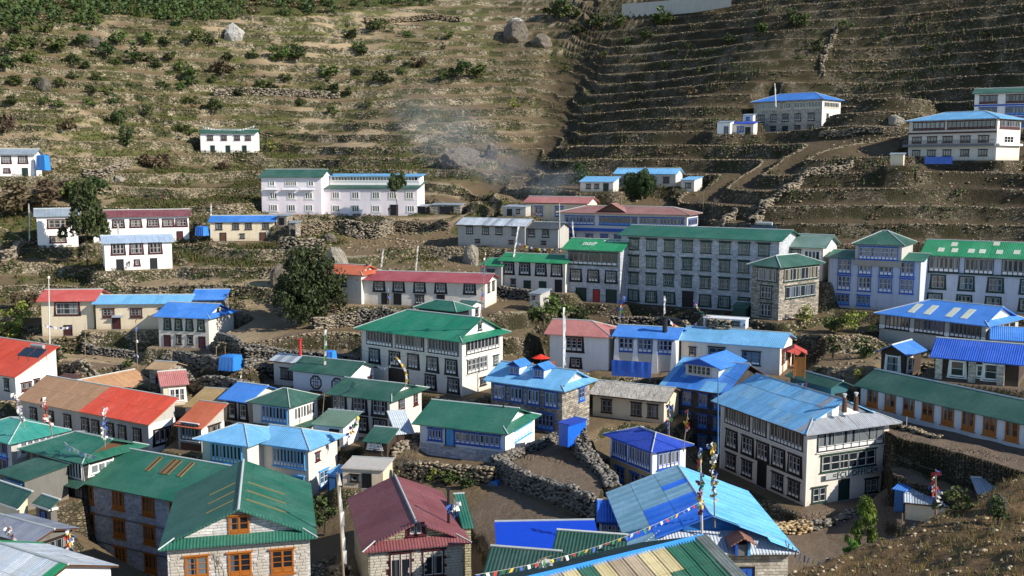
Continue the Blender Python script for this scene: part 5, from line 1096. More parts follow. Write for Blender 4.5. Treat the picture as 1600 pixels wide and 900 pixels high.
def hit(px,py,ymin=None):
    """first ground point seen through a photo pixel"""
    u=(px-800)/1600; v=(450-py)/1600; dy=cT+v*sT; k=(-sT+v*cT)/dy; ux=u/dy
    iu=(ux-us[0])/(us[1]-us[0]); i=max(0,min(NCOL-2,int(iu))); a=iu-i
    col=Z[:,i]*(1-a)+Z[:,i+1]*a; ray=ZC+k*ys
    m=(col>=ray)&(ys>(ymin or 0)); j=int(np.argmax(m)) if m.any() else len(ys)-2
    y=ys[j]
    if j>0:
        f0=ray[j-1]-col[j-1]; f1=ray[j]-col[j]
        if f0>0 and f1<=0: y=ys[j-1]+(ys[j]-ys[j-1])*f0/(f0-f1)
    return Vector((ux*y,y,float(np.interp(y,ys,col))))
def build_terrain():
    ny,nx=Z.shape; co=np.stack([X,Y,Z],-1).reshape(-1,3).astype(np.float32)
    idx=np.arange(ny*nx).reshape(ny,nx); f=np.stack([idx[:-1,:-1],idx[:-1,1:],idx[1:,1:],idx[1:,:-1]],-1).reshape(-1,4).astype(np.int32)
    me=bpy.data.meshes.new('hillside'); me.vertices.add(len(co)); me.vertices.foreach_set('co',co.ravel()); me.loops.add(f.size); me.loops.foreach_set('vertex_index',f.ravel())
    me.polygons.add(len(f)); me.polygons.foreach_set('loop_start',np.arange(0,f.size,4,dtype=np.int32)); me.polygons.foreach_set('use_smooth',np.ones(len(f),bool))
    me.update(calc_edges=True)
    hp=me.attributes.new('heath_shade','FLOAT','POINT'); hp.data.foreach_set('value',heath_shade.ravel().astype(np.float32))
    np_=me.attributes.new('near','FLOAT','POINT'); np_.data.foreach_set('value',near.ravel().astype(np.float32))
    lp=me.attributes.new('lip','FLOAT','POINT'); lp.data.foreach_set('value',(((LIPF>.95)|(LIPF<.035))*AMP*np.clip(.6+vn(X,Y,7,77,3)*1.5,0,1)).ravel().astype(np.float32))
    at=me.color_attributes.new('zones','FLOAT_COLOR','POINT'); at.data.foreach_set('color',np.stack([np.clip(wallm,0,1),green,tan_,soil],-1).reshape(-1).astype(np.float32))
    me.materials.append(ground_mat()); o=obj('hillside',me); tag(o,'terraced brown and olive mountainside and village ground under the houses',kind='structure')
def ground_mat():
    t=NT('earth_and_grass'); at=t.new('Attribute'); at.attribute_name='zones'; sp=t.new('SeparateColor'); t.lk(at.outputs['Color'],sp.inputs[0])
    geo=t.new('NewGeometry'); ps=geo.outputs['Position']
    n1=t.noise(ps,.22,5,.6); n2=t.noise(ps,1.6,6,.7); n3=t.noise(ps,7,5,.75)
    soilc=t.mixc(n2.outputs[0],(.085,.062,.036,1),(.215,.158,.092,1))
    pale=t.mixc(n2.outputs[0],(.22,.165,.10,1),(.48,.37,.235,1))
    grass=t.mixc(n3.outputs[0],(.030,.048,.010,1),(.115,.125,.032,1))
    x=t.mixc(sp.outputs[2],soilc,pale)
    gf=t.math('ADD',sp.outputs[1],t.math('MULTIPLY',t.math('SUBTRACT',n2.outputs[0],.5),1.3),True)
    x=t.mixc(t.ramp(gf,[(.30,G(0)),(.6,G(.92))]),x,grass)
    # small pale stones lying about
    v0=t.new('TexVoronoi',Scale=2.6); t.lk(ps,v0.inputs['Vector'])
    x=t.mixc(t.math('MULTIPLY',t.ramp(v0.outputs['Distance'],[(.14,G(.45)),(.22,G(0))]),t.ramp(n2.outputs[0],[(.5,G(0)),(.62,G(1))])),x,(.28,.235,.165,1))
    # dry-stone risers
    mp=t.new('Mapping'); mp.inputs['Scale'].default_value=(2.1,2.1,3.4); t.lk(ps,mp.inputs[0])
    v=t.new('TexVoronoi',Scale=1.0); t.lk(mp.outputs[0],v.inputs['Vector']); ve=t.new('TexVoronoi',Scale=1.0); ve.feature='DISTANCE_TO_EDGE'; t.lk(mp.outputs[0],ve.inputs['Vector'])
    cs=t.new('SeparateColor'); t.lk(v.outputs['Color'],cs.inputs[0])
    sc_=t.mixc(cs.outputs[0],(.14,.11,.07,1),(.52,.44,.30,1)); sc_=t.mixc(t.ramp(ve.outputs['Distance'],[(.02,G(.85)),(.14,G(0))]),sc_,(.03,.026,.02,1))
    moss=t.ramp(t.math('ADD',t.math('MULTIPLY',n1.outputs[0],.6),t.math('MULTIPLY',n2.outputs[0],.4)),[(.44,G(.0)),(.53,G(.95))]); sc_=t.mixc(moss,sc_,t.mixc(n3.outputs[0],(.020,.026,.009,1),(.085,.085,.032,1)))
    x=t.mixc(t.ramp(sp.outputs[0],[(.02,G(0)),(.2,G(1))]),x,sc_)
    ha=t.new('Attribute'); ha.attribute_name='heath_shade'; x=t.mixc(t.math('MULTIPLY',ha.outputs['Fac'],t.ramp(n2.outputs[0],[(.3,G(.98)),(.7,G(.72))])),x,t.mixc(n3.outputs[0],(.018,.015,.010,1),(.070,.053,.031,1)))  # darkens the base colour: scrub tone plus painted shade
    na=t.new('Attribute'); na.attribute_name='near'; x=t.mixc(t.math('MULTIPLY',na.outputs['Fac'],.75),x,t.mixc(n3.outputs[0],(.055,.034,.015,1),(.21,.135,.06,1)))
    la=t.new('Attribute'); la.attribute_name='lip'; x=t.mixc(t.math('MULTIPLY',t.ramp(la.outputs['Fac'],[(.2,G(0)),(.7,G(1))]),t.ramp(n3.outputs[0],[(.38,G(.2)),(.6,G(.95))])),x,(.36,.31,.215,1))
    # dug fields
    n4=t.noise(ps,2.4,5,.7,.3); x=t.mixc(at.outputs['Alpha'],x,t.mixc(n4.outputs[0],(.085,.063,.046,1),(.235,.178,.125,1)))
    t.lk(x,t.b.inputs['Base Color']); t.b.inputs['Roughness'].default_value=.97; t.b.inputs['Specular IOR Level'].default_value=.15
    hb=t.math('ADD',t.math('MULTIPLY',n3.outputs[0],.5),t.math('ADD',n2.outputs[0],t.math('MULTIPLY',t.ramp(ve.outputs['Distance'],[(.0,G(0)),(.2,G(1))]),sp.outputs[0])))
    t.bump(hb,.9,.22); return t.m
# many small stones in one mesh
def cube_cloud(P0,size,rot,mat,name,label,flat=.6,parent=None,jit=.22,kind='stuff'):
    n=len(P0)
    if n==0: return None
    base=np.array([(-1,-1,-1),(1,-1,-1),(1,1,-1),(-1,1,-1),(-1,-1,1),(1,-1,1),(1,1,1),(-1,1,1)],float)*.5
    v=base[None]+rng.uniform(-jit,jit,(n,8,3)); v[:,:,2]*=flat; v*=size[:,None,None]*(np.stack([rng.uniform(.8,1.5,n),rng.uniform(.7,1.1,n),np.ones(n)],-1)[:,None])
    c,s=np.cos(rot)[:,None],np.sin(rot)[:,None]; vx=v[:,:,0]*c-v[:,:,1]*s; vy=v[:,:,0]*s+v[:,:,1]*c
    v=np.stack([vx,vy,v[:,:,2]],-1)+P0[:,None]
    q=np.array([(0,1,5,4),(1,2,6,5),(2,3,7,6),(3,0,4,7),(4,5,6,7),(3,2,1,0)]); f=(q[None]+8*np.arange(n)[:,None,None]).reshape(-1,4).astype(np.int32)
    me=bpy.data.meshes.new(name); co=v.reshape(-1,3).astype(np.float32); me.vertices.add(len(co)); me.vertices.foreach_set('co',co.ravel()); me.loops.add(f.size); me.loops.foreach_set('vertex_index',f.ravel()); me.polygons.add(len(f)); me.polygons.foreach_set('loop_start',np.arange(0,f.size,4,dtype=np.int32)); me.update(calc_edges=True)
    at=me.attributes.new('tint','FLOAT','POINT'); at.data.foreach_set('value',np.repeat(rng.uniform(0,1,n),8).astype(np.float32))
    me.materials.append(mat); o=obj(name,me,parent); tag(o,label,kind=kind); return o
def tintmat(c1,c2,name):
    t=NT(name); a=t.new('Attribute'); a.attribute_name='tint'; geo=t.new('NewGeometry'); n=t.noise(geo.outputs['Position'],4,4,.7)
    x=t.mixc(a.outputs['Fac'],lin(c1),lin(c2)); x=t.mixc(t.ramp(n.outputs[0],[(.4,G(0)),(.75,G(.6))]),x,tuple(q*.5 for q in lin(c1)[:3])+(1,)); t.lk(x,t.b.inputs['Base Color']); t.b.inputs['Roughness'].default_value=.95; return t.m
STONES=tintmat('#5f5442','#a8977a','loose_stone'); STONES_N=tintmat('#7d6a50','#cbb998','near_stone'); STONES_P=tintmat('#665d4e','#a69a85','pale_stone'); STONES_G=tintmat('#4f4c45','#908a7f','grey_stone')
def scatter_stones():
    r=rng; N=2600000
    # candidate points on the sheet, kept where a terrace lip or riser runs
    iy=r.integers(0,len(ys)-1,N); iu=r.integers(0,NCOL-1,N); w=(ys[iy]/330.0); keep=r.uniform(0,1,N)<np.clip(w,0,1); iy,iu=iy[keep],iu[keep]
    f=LIPF[iy,iu]; am=AMP[iy,iu]; wl_=wallm[iy,iu]; y=ys[iy]; vis=(y>118)&(y<350)&(np.abs(X[iy,iu]/y)<.56)
    brk=vn(X[iy,iu],Y[iy,iu],10,91,2); hshade=heath_shade[iy,iu]; rr=r.uniform(0,1,len(hshade))
    L=np.where(vis&(am>.35)&((f>.955)|(f<.02))&(brk>-.45)&(rr>hshade*.25))[0]; L=L[:32000]
    Wm=np.where(vis&(wl_>.15)&(brk>-.2)&(rr>hshade*.85))[0]; Wm=Wm[:20000]
    for ids,nm,s0,s1,dz,mt in ((L,'coping_stones',.14,.36,.05,STONES),(Wm,'wall_stones',.18,.42,0,STONES)):
        x=X[iy[ids],iu[ids]]+r.uniform(-.2,.2,len(ids)); yy=y[ids]+r.uniform(-.15,.15,len(ids)); z=Z[iy[ids],iu[ids]]+dz
        cube_cloud(np.stack([x,yy,z],-1),r.uniform(s0,s1,len(ids)),r.uniform(0,6.28,len(ids)),mt,nm,'pale stones along the terrace edges' if dz else 'rough stones in the terrace risers')
    # rubble lying around the village, and stones of the near slope
    G_=np.where((y>100)&(y<330)&(np.abs(X[iy,iu]/y)<.55)&(vn(X[iy,iu],Y[iy,iu],14,95,3)>.12)&(soil[iy,iu]<.5)&(AMP[iy,iu]>0.02)&(rr>hshade*.9))[0][:5000]
    cube_cloud(np.stack([X[iy[G_],iu[G_]],y[G_],Z[iy[G_],iu[G_]]+.04],-1),r.uniform(.12,.42,len(G_)),r.uniform(0,6.28,len(G_)),STONES,'loose_stones','loose stones scattered over the slopes')
    m=np.argwhere(near&(Y<52)); m=m[r.integers(0,len(m),9000)]; 
    s=r.uniform(0,1,len(m))**4*.11+.02
    cl=vn(X[m[:,0],m[:,1]],Y[m[:,0],m[:,1]],2.2,97,2); k=cl>-.15; m=m[k]; s=s[k]
    cube_cloud(np.stack([X[m[:,0],m[:,1]],Y[m[:,0],m[:,1]],Z[m[:,0],m[:,1]]+.02],-1),s,r.uniform(0,6.28,len(m)),STONES_N,'near_stones','pale stones lying on the near grassy slope')
build_terrain(); scatter_stones()
raise_buildings()
# ------------------------------------------------------------------ plants
def leaf_cloud(clumps,n_per,leaf,seed,up=.2,elong=1.0,droop=0):
    """many small leaf faces spread through clumps [(x,y,z,r)]"""
    r=np.random.default_rng(seed); V=[];
    C=np.array(clumps); k=len(C); n=k*n_per
    c=np.repeat(C,n_per,0); d=r.normal(size=(n,3)); d/=np.linalg.norm(d,axis=1)[:,None]; rad=r.uniform(.45,1.05,n)**.7
    p=c[:,:3]+d*(c[:,3]*rad)[:,None]*np.array([1,1,.8])
    a=r.normal(size=(n,3)); a[:,2]-=droop; a/=np.linalg.norm(a,axis=1)[:,None]; b=np.cross(a,r.normal(size=(n,3))); b/=np.linalg.norm(b,axis=1)[:,None]
    s=leaf*r.uniform(.5,1.3,n)[:,None]; a=a*s*elong; b=b*s*.55
    v=np.stack([p-a,p+b,p+a,p-b],1)
    return v
def cloud_mesh(v,mat,name):
    n=len(v); me=bpy.data.meshes.new(name); co=v.reshape(-1,3).astype(np.float32); me.vertices.add(len(co)); me.vertices.foreach_set('co',co.ravel()); me.loops.add(4*n); me.loops.foreach_set('vertex_index',np.arange(4*n,dtype=np.int32)); me.polygons.add(n); me.polygons.foreach_set('loop_start',np.arange(0,4*n,4,dtype=np.int32)); me.update(calc_edges=True); me.materials.append(mat); return me
LF_D=leafmat('#1d2c12','#46551f'); LF_M=leafmat('#2c3a15','#5d6c2a'); LF_Y=leafmat('#5a6320','#8f8f35'); LF_B=leafmat('#3b3022','#6f5d42','twigs'); LF_P=leafmat('#3f5a1c','#88a03c'); LF_F=leafmat('#1e300c','#4c661e')
BARK=rockmat('#6a5844','#33291f','bark',2.5)
def ell_clumps(n,rx,ry,rz,cz,cr,seed,power=.5):
    r=random.Random(seed); o=[]
    while len(o)<n:
        a=[r.uniform(-1,1) for _ in range(3)]; l=math.sqrt(sum(q*q for q in a))
        if l>1 or l<.25: continue
        k=1+.22*math.sin(3*math.atan2(a[1],a[0])+seed)+.15*math.sin(5*a[2]+seed*2)
        o.append((a[0]*rx*k,a[1]*ry*k,cz+a[2]*rz*k,cr*r.uniform(.6,1.35)))
    return o
def limbs(h,r0,n,spread,seed,top=.85):
    r=random.Random(seed); g=MB(); g.tube([(0,0,-.5),(r.uniform(-.1,.1),0,h*.3),(r.uniform(-.2,.2),r.uniform(-.2,.2),h*.6),(0,0,h*top)],[r0,r0*.8,r0*.5,r0*.15],BARK,7)
    for i in range(n):
        a=r.uniform(0,6.28); z=h*r.uniform(.25,.7); l=spread*r.uniform(.5,1)
        g.tube([(0,0,z),(math.cos(a)*l*.5,math.sin(a)*l*.5,z+l*.3),(math.cos(a)*l,math.sin(a)*l,z+l*.55)],[r0*.4,r0*.25,r0*.06],BARK,5)
    return g.mesh('trunk')
def bare(h,spread,seed,r0=.09,gen=3,stems=3):
    r=random.Random(seed); g=MB()
    def br(p,d,l,rad,k):
        q=p+d*l*.5+Vector((r.uniform(-.1,.1),r.uniform(-.1,.1),0))*l; e=p+d*l; g.tube([p,q,e],[rad,rad*.75,rad*.45],BARKG,4)
        if k>0:
            for _ in range(r.choice([3,4])):
                nd=(d+Vector((r.uniform(-1,1),r.uniform(-1,1),r.uniform(-.2,.8)))*.75*spread).normalized(); br(p+d*l*r.uniform(.5,1),nd,l*r.uniform(.5,.8),rad*.5,k-1)
    for i in range(stems):
        br(Vector((r.uniform(-.2,.2),r.uniform(-.2,.2),-.2)),Vector((r.uniform(-.5,.5)*spread,r.uniform(-.5,.5)*spread,1)).normalized(),h*.42,r0,gen)
    return g.mesh('branches')
BARKG=rockmat('#9c8f80','#5a4f44','bare_bark',2.5)
TREEM={}
def tree_meshes(kind,seed):
    k=(kind,seed)
    if k in TREEM: return TREEM[k]
    if kind=='shrub': m=(limbs(.8,.05,4,.4,seed),cloud_mesh(leaf_cloud(ell_clumps(13,.52,.52,.42,.5,.2,seed),42,.085,seed),(LF_D,LF_M,LF_D,LF_M)[seed%4],'crown'))
    elif kind=='brown': m=(limbs(.8,.05,5,.5,seed),cloud_mesh(leaf_cloud(ell_clumps(11,.55,.5,.4,.5,.2,seed),36,.085,seed,elong=1.7),LF_B,'crown'))
    elif kind=='yellow': m=(limbs(.9,.05,5,.4,seed),cloud_mesh(leaf_cloud(ell_clumps(12,.48,.45,.48,.6,.18,seed),34,.07,seed),LF_Y,'crown'))
    elif kind=='tallshrub': m=(limbs(1.0,.05,5,.25,seed),cloud_mesh(leaf_cloud(ell_clumps(16,.3,.3,.48,.6,.14,seed),40,.06,seed),LF_D,'crown'))
    elif kind=='juniper': m=(limbs(1.0,.06,9,.5,seed),cloud_mesh(leaf_cloud(ell_clumps(190,.58,.54,.44,.54,.125,seed),120,.031,seed),leafmat('#1c2a10','#3f4e1c'),'crown'))
    elif kind=='pine': 
        r=random.Random(seed); cl=[]
        for i in range(70):
            z=r.uniform(.28,1.0); rr=(1.08-z)*.5*r.uniform(.5,1.1)+.04; a=r.uniform(0,6.28); cl.append((math.cos(a)*rr,math.sin(a)*rr,z-.05,.10))
        m=(limbs(1.0,.022,14,.3,seed,.98),cloud_mesh(leaf_cloud(cl,70,.032,seed,elong=1.6,droop=.6),LF_D if seed<50 else LF_P,'crown'))
    elif kind=='sapling':
        r=random.Random(seed); cl=[]
        for i in range(44):
            z=r.uniform(.22,1.0); rr=(1.08-z)*.30*r.uniform(.3,1.3)+.02; a=r.uniform(0,6.28); cl.append((math.cos(a)*rr,math.sin(a)*rr,z-.06,.05))
        m=(limbs(1.0,.018,14,.22,seed,.98),cloud_mesh(leaf_cloud(cl,90,.020,seed,elong=3.2,droop=1.6),LF_P,'crown'))
    elif kind=='stem': m=(limbs(1.0,.02,6,.2,seed,.8),cloud_mesh(leaf_cloud(ell_clumps(60,.34,.32,.2,.8,.085,seed),80,.03,seed),LF_D,'crown'))
    elif kind=='bare': m=(bare(1.0,.8,seed,.022,3,3),None)
    TREEM[k]=m; return m
def plant(name,kind,px,py,size_px,label,cat,group=None,seed=None,d=None,wide=1.0,rz=None):
    p=P(px,py,d) if d else hit(px,py)
    h=size_px/1600*p.y; seed=seed if seed is not None else random.randint(0,5)
    tr,cr=tree_meshes(kind,seed); o=empty(name,T(*p)@RZ(rz if rz is not None else random.uniform(0,6.28))@Matrix.Diagonal((h*wide,h*wide,h,1))); tag(o,label,cat,group)
    if cr: obj('trunk',tr,o); obj('crown',cr,o)
    else: obj('branches',tr,o)
    return o
SH=[(8,112,26),(25,135,20),(60,133,17),(100,138,18),(115,124,13),(155,128,18),(165,92,28),(178,102,16),(210,97,22),(235,97,15),(246,107,17),(285,122,27),(300,137,20),(284,142,16),(395,92,14),(440,95,24),(466,95,28),(410,139,16),(422,142,14),(510,122,24),(516,150,26),(491,148,16),(330,174,22),(301,165,17),(140,148,15),(170,152,20),(178,164,15),(146,168,15),(230,182,20),(291,212,20),(405,236,16),(90,168,12),
    (546,62,22),(556,82,20),(580,48,16),(598,48,18),(566,86,16),(700,62,16),(692,78,10),(612,98,14),(600,130,20),(700,122,16),(722,124,30),(741,120,24),(690,126,16),(630,117,14),(870,26,30),(890,30,24),(930,48,26),(965,42,22),(1030,38,24),(1045,38,20),(905,52,18),(886,112,10),
    (1075,78,12),(1195,52,20),(1240,42,26),(1250,40,20),(1140,68,16),(1320,46,16),(1185,52,14),(1092,116,14),(560,118,14),(640,60,14),(470,165,14),(520,180,16),(355,95,14),(50,100,20),(130,108,16),(70,165,16),(20,165,18),(205,140,14),(255,140,14),(330,130,14),(375,150,14),(450,128,14),(545,150,15),(575,170,14),(1040,108,12),(980,70,14),(1010,60,16),(940,90,12),(1380,60,12),(1450,80,12),(1540,60,14),(225,70,22),(260,72,20),(300,65,20),(330,70,18),(190,70,22),(130,75,22),(90,80,24),(55,75,22),(20,80,26),(110,100,18),(270,95,16),(20,55,24),(70,52,24)]
random.seed(11)
LM=[('the white boulder',366,50),('the grey crags in the gully',825,60),('the small green-roofed house',355,220),('the far left boulder',70,130),('the long top-centre wall',640,34),('the boundary wall at the top',1050,20),('the steep zigzag path wall',1290,85),('the school building',530,290),('the pale broken terrace wall',430,150),('the left frame edge',0,110),('the dark crag by the wood',146,60),('the sunlit knoll',745,140),('the hillside lodge',1240,170)]
def where(x,y,s):
    n,lx,ly=min(LM,key=lambda q:math.hypot((q[1]-x),(q[2]-y)*1.3)); dx,dy=x-lx,y-ly; dist=math.hypot(dx,dy)
    side=('above' if dy<0 else 'below') if abs(dy)>abs(dx)*1.3 else (('upper ' if dy<-10 else 'lower ' if dy>22 else '')+('left of' if dx<0 else 'right of'))
    return ('tiny' if s<15 else 'small' if s<19 else 'medium' if s<24 else 'large')+' dark shrub '+('close by, ' if dist<45 else 'some way off, ' if dist<100 else 'far off, ')+side+' '+n
for i,(x,y,s) in enumerate(SH): plant('shrub','shrub',x,y,s,where(x,y,s),'shrub','shrubs on the mountainside',seed=i%6,wide=random.uniform(.95,1.5))
for i,(x,y,s,l) in enumerate([(345,118,24,'brown leafless bush high above the small green-roofed house'),(655,105,18,'small brown bush left of the dark gully'),(110,206,22,'brownish bush on the open slope at far left'),(245,264,26,'reddish brown bush with pale rock at its foot above the red-roofed white houses'),(10,208,30,'large brown bush at the left edge of the slope'),(1075,150,16,'brown tuft bush on the right terraces above the gully mouth'),(60,325,44,'broad bare grey-brown thicket behind the white houses'),(20,335,46,'bare grey-brown thicket at the left edge behind the white houses'),(95,312,34,'grey-brown thicket beside the green trees at left'),(350,265,14,'low brown bush under the small green-roofed house')]): plant('bush','brown',x,y,s,l,'bush',seed=i%5,wide=1.5)
for i,(x,y,s,k,l) in enumerate([(187,196,24,'shrub','dark bushy tree upper of two on the left slope'),(197,232,34,'tallshrub','dark bushy tree lower of two on the left slope'),(1276,84,28,'tallshrub','tall dark bush beside the steep stone path on the right'),(427,238,16,'yellow','small yellow-green bush right of the small green-roofed house'),(803,172,18,'yellow','pale olive bush at the foot of the sunlit knoll'),
   (110,312,30,'shrub','leafy green tree left of the pine behind the white houses'),(145,318,44,'shrub','wide green tree above the red-brown roof'),(28,510,40,'yellow','olive bush below the left terraces by the courtyard house'),(12,540,46,'yellow','pale olive bush at the left edge beside the path'),(45,480,30,'brown','brown bush left of the red-roofed courtyard house'),
   (1255,505,28,'yellow','yellowish bush at the foot of the corner tower'),(1338,522,38,'yellow','yellow-green bush below the blue-window hotel'),(1300,560,34,'tallshrub','dark bush on the shaded bank right of the white house'),(1300,520,30,'shrub','dark bush in the shaded bank under the corner tower'),(1350,560,30,'shrub','dark bush on the bank beside the wooden cabin'),(880,500,44,'shrub','dark juniper bush in front of the long green-roofed lodge'),(905,512,36,'shrub','lower dark juniper bush right of the concrete hut'),(850,508,36,'shrub','dark juniper bush left below the concrete hut'),
   (506,838,62,'tallshrub','leafy bush between the big green roof and the dark red roof'),(702,756,26,'shrub','green creeper bush on the garden wall behind the dark red roof'),(730,762,24,'shrub','creeper bush at the right end of the garden wall'),(672,750,22,'yellow','yellowish creeper bush at the left end of the garden wall'),(1560,820,46,'tallshrub','dark bush on the near slope at the right edge'),(1490,800,40,'shrub','dark bush behind the near slope left of the edge'),(1262,720,20,'brown','dry weeds by the white wall under the office'),(1345,596,22,'yellow','bush in front of the orange door of the white house'),(200,575,16,'shrub','bright green patch of weeds beside the little tan-roofed hut')]): plant('bush' if s<50 else 'tree',k,x,y,s,l,'bush',seed=i%6,wide=1.2 if k!='tallshrub' else 1.0)
plant('juniper_tree','juniper',483,502,104,'large dark green juniper tree with broad round crown standing above the fields','tree',seed=2,wide=.86,rz=.5)
plant('pine_tree','pine',136,388,106,'dark pine tree with layered branches in front of the two white houses','tree',seed=3,wide=.75,d=186)
plant('pine_tree','stem',620,336,64,'small dark round-topped tree on a thin trunk before the school front','tree',seed=5,wide=.6,d=212)
plant('pine_tree','juniper',1002,312,48,'small green tree leaning before the light blue-roofed house','tree',seed=7,wide=.8)
plant('pine_tree','pine',905,296,40,'dark small conifer above the low pale blue annex','tree',seed=9)
plant('young_pine','sapling',1352,862,100,'young bright green pine sapling standing between the office and the near slope','tree',seed=60,wide=.85,d=40)
plant('young_pine','sapling',1330,900,62,'smaller bright green pine shoots at the foot of the sapling','tree',seed=61,wide=1.3,d=36)
plant('young_pine','sapling',1365,905,44,'low tuft of pine shoots right of the smaller shoots','tree',seed=62,wide=1.3,d=34)
for i,(x,y,s,l) in enumerate([(770,340,34,'bare pale tree behind the silver-roofed long house'),(1092,328,30,'bare tree left of two above the veranda lodge'),(1118,330,32,'bare tree right of two above the veranda lodge'),(645,722,50,'bare grey shrub left of the emerald lodge'),(620,735,56,'tangle of bare branches beside the dark garden hut'),(598,742,40,'bare twisted shrub in front of the dark garden hut'),(1500,850,50,'dead leaning branches on the near slope'),(340,890,50,'leafless little tree in front of the orange-window lodge'),(1062,700,60,'bare shrub between the deep blue roof and the tall blue lodge')]): plant('bare_tree','bare',x,y,s,l,'tree',seed=i,wide=.9,d={7:66,6:38}.get(i))
# forest mass at the top left
def forest_mass():
    m=np.argwhere((forest>.25)&(np.abs(X/Y)<.6)&(Y<400)); r=rng; m=m[r.integers(0,len(m),4600)]
    V=[]
    for k in range(3):
        mm=m[k::3]; s=r.uniform(1.2,4.2,len(mm))*(1,.8,.6)[k]; base=leaf_cloud([(0,0,.5,.45),(.3,.1,.35,.35),(-.3,-.1,.4,.3),(0,.3,.3,.3)],16,.16,90+k)
        c=np.stack([X[mm[:,0],mm[:,1]],Y[mm[:,0],mm[:,1]],Z[mm[:,0],mm[:,1]]],-1)
        v=base[None]*s[:,None,None,None]+c[:,None,None,:]; o=obj('forest',cloud_mesh(v.reshape(-1,4,3),(LF_D,LF_F,LF_B)[k],'forest')); tag(o,('darker undergrowth of the wood at the top left','dense low green wood covering the top left of the mountainside','brown leafless bushes among the wood at the top left')[k],kind='stuff')
forest_mass()
def riser_scrub():
    r=rng; m=np.argwhere((Y>150)&(Y<350)&(np.abs(X/Y)<.55)&(wallm>.12)&(soil<.5)); m=m[r.integers(0,len(m),60000)]
    k=(vn(X[m[:,0],m[:,1]],Y[m[:,0],m[:,1]],7,131,3)>.16)&(r.uniform(0,1,len(m))<(Y[m[:,0],m[:,1]]/330)**2); m=m[k][:5200]
    c=np.stack([X[m[:,0],m[:,1]],Y[m[:,0],m[:,1]]-.2,Z[m[:,0],m[:,1]]-.1],-1); base=leaf_cloud([(0,0,.3,.42),(.4,0,.2,.3)],9,.17,71); s=r.uniform(.6,1.7,len(c))
    v=base[None]*s[:,None,None,None]+c[:,None,None,:]; k=r.uniform(size=len(c))<.6
    for q,mt,l in ((k,LF_D,'dark scrub growing out of the terrace walls'),(~k,LF_B,'brown scrub growing out of the terrace walls')):
        o=obj('ground_cover',cloud_mesh(v[q].reshape(-1,4,3),mt,'ground_cover')); tag(o,l,kind='stuff')
riser_scrub()
def grass_tufts():
    r=rng; m=np.argwhere(near&(Y<50)); m=m[r.integers(0,len(m),9000)]; k=vn(X[m[:,0],m[:,1]],Y[m[:,0],m[:,1]],1.4,88,3)>-.2; m=m[k]
    n=len(m); c=np.repeat(np.stack([X[m[:,0],m[:,1]],Y[m[:,0],m[:,1]],Z[m[:,0],m[:,1]]],-1),7,0); N=len(c)
    c[:,:2]+=r.normal(0,.06,(N,2)); h=r.uniform(.06,.22,N); a=r.uniform(0,6.28,N); w=.008+.01*r.uniform(size=N); l=r.normal(0,.07,(N,2))
    d=np.stack([np.cos(a)*w,np.sin(a)*w,0*a],-1); t=c+np.stack([l[:,0],l[:,1],h],-1); b=c.copy(); b[:,2]-=.02
    v=np.stack([b-d,b+d,t+d*.2,t-d*.2],1); k=r.uniform(size=N)<.6
    for s_,mt,nm in ((k,leafmat('#4a3820','#85693a','dry_grass'),'dry brown grass on the near slope'),(~k,leafmat('#39411a','#6c7030','grass'),'green grass blades on the near slope')):
        o=obj('grass',cloud_mesh(v[s_],mt,'grass')); tag(o,nm,kind='stuff')
grass_tufts()
def hill_tufts():
    r=rng; m=np.argwhere((Y>125)&(Y<345)&(X/Y>-.56)&(X/Y<.56)&(green>.42)&(wallm<.3)&(soil<.5)); m=m[r.integers(0,len(m),16000)]
    c=np.stack([X[m[:,0],m[:,1]],Y[m[:,0],m[:,1]],Z[m[:,0],m[:,1]]],-1); base=leaf_cloud([(0,0,.22,.4)],9,.2,70); s=r.uniform(.35,1.05,len(c))
    v=base[None]*s[:,None,None,None]+c[:,None,None,:]; k=r.uniform(size=len(c))<.5
    for q,mt,l in ((k,LF_B,'brown heathland tufts on the slope'),(~k,LF_M,'low green tufts on the slope')):
        o=obj('ground_cover',cloud_mesh(v[q].reshape(-1,4,3),mt,'ground_cover')); tag(o,l,kind='stuff')
hill_tufts()
# ------------------------------------------------------------------ boulders
def boulder(px,py,w_px,h_px,label,mat=None,seed=0,dp=.8,white_top=False,d=None):
    p=P(px,py,d) if d else hit(px,py); s=p.y/1600; w,h=w_px*s,h_px*s
    bm=__import__('bmesh').new(); __import__('bmesh').ops.create_icosphere(bm,subdivisions=5,radius=1.0)
    co=np.array([v.co[:] for v in bm.verts]); 
    n=vn(co[:,0]*2+seed*7,co[:,1]*2+co[:,2]*1.7,1.3,seed,3); n2=vn(co[:,2]*3+seed,co[:,0]*3-co[:,1]*2,.8,seed+4,3)+.6*vn(co[:,0]*7+co[:,2]*3,co[:,1]*7+co[:,2]*5,.9,seed+9,3)
    r=random.Random(seed); pl=[Vector((r.uniform(-1,1),r.uniform(-1,1),r.uniform(-.3,1))).normalized() for _ in range(17)]
    for v,a,b in zip(bm.verts,n,n2):
        c=v.co*(1+.16*a)
        for q in pl:
            t=c.dot(q)-.66
            if t>0: c-=q*t*.9
        c=c*(1+.09*b); v.co=Vector((c.x*w*.72,c.y*w*.72*dp,c.z*h*.85+h*.28))
    me=bpy.data.meshes.new('boulder'); bm.to_mesh(me); bm.free(); me.materials.append(mat or ROCK)
    o=obj('boulder',me,None,T(*p)@RZ(seed)); tag(o,label,'boulder'); return o
WHITEROCK=rockmat('#e4e2de','#a9a5a0','whitewashed_rock')
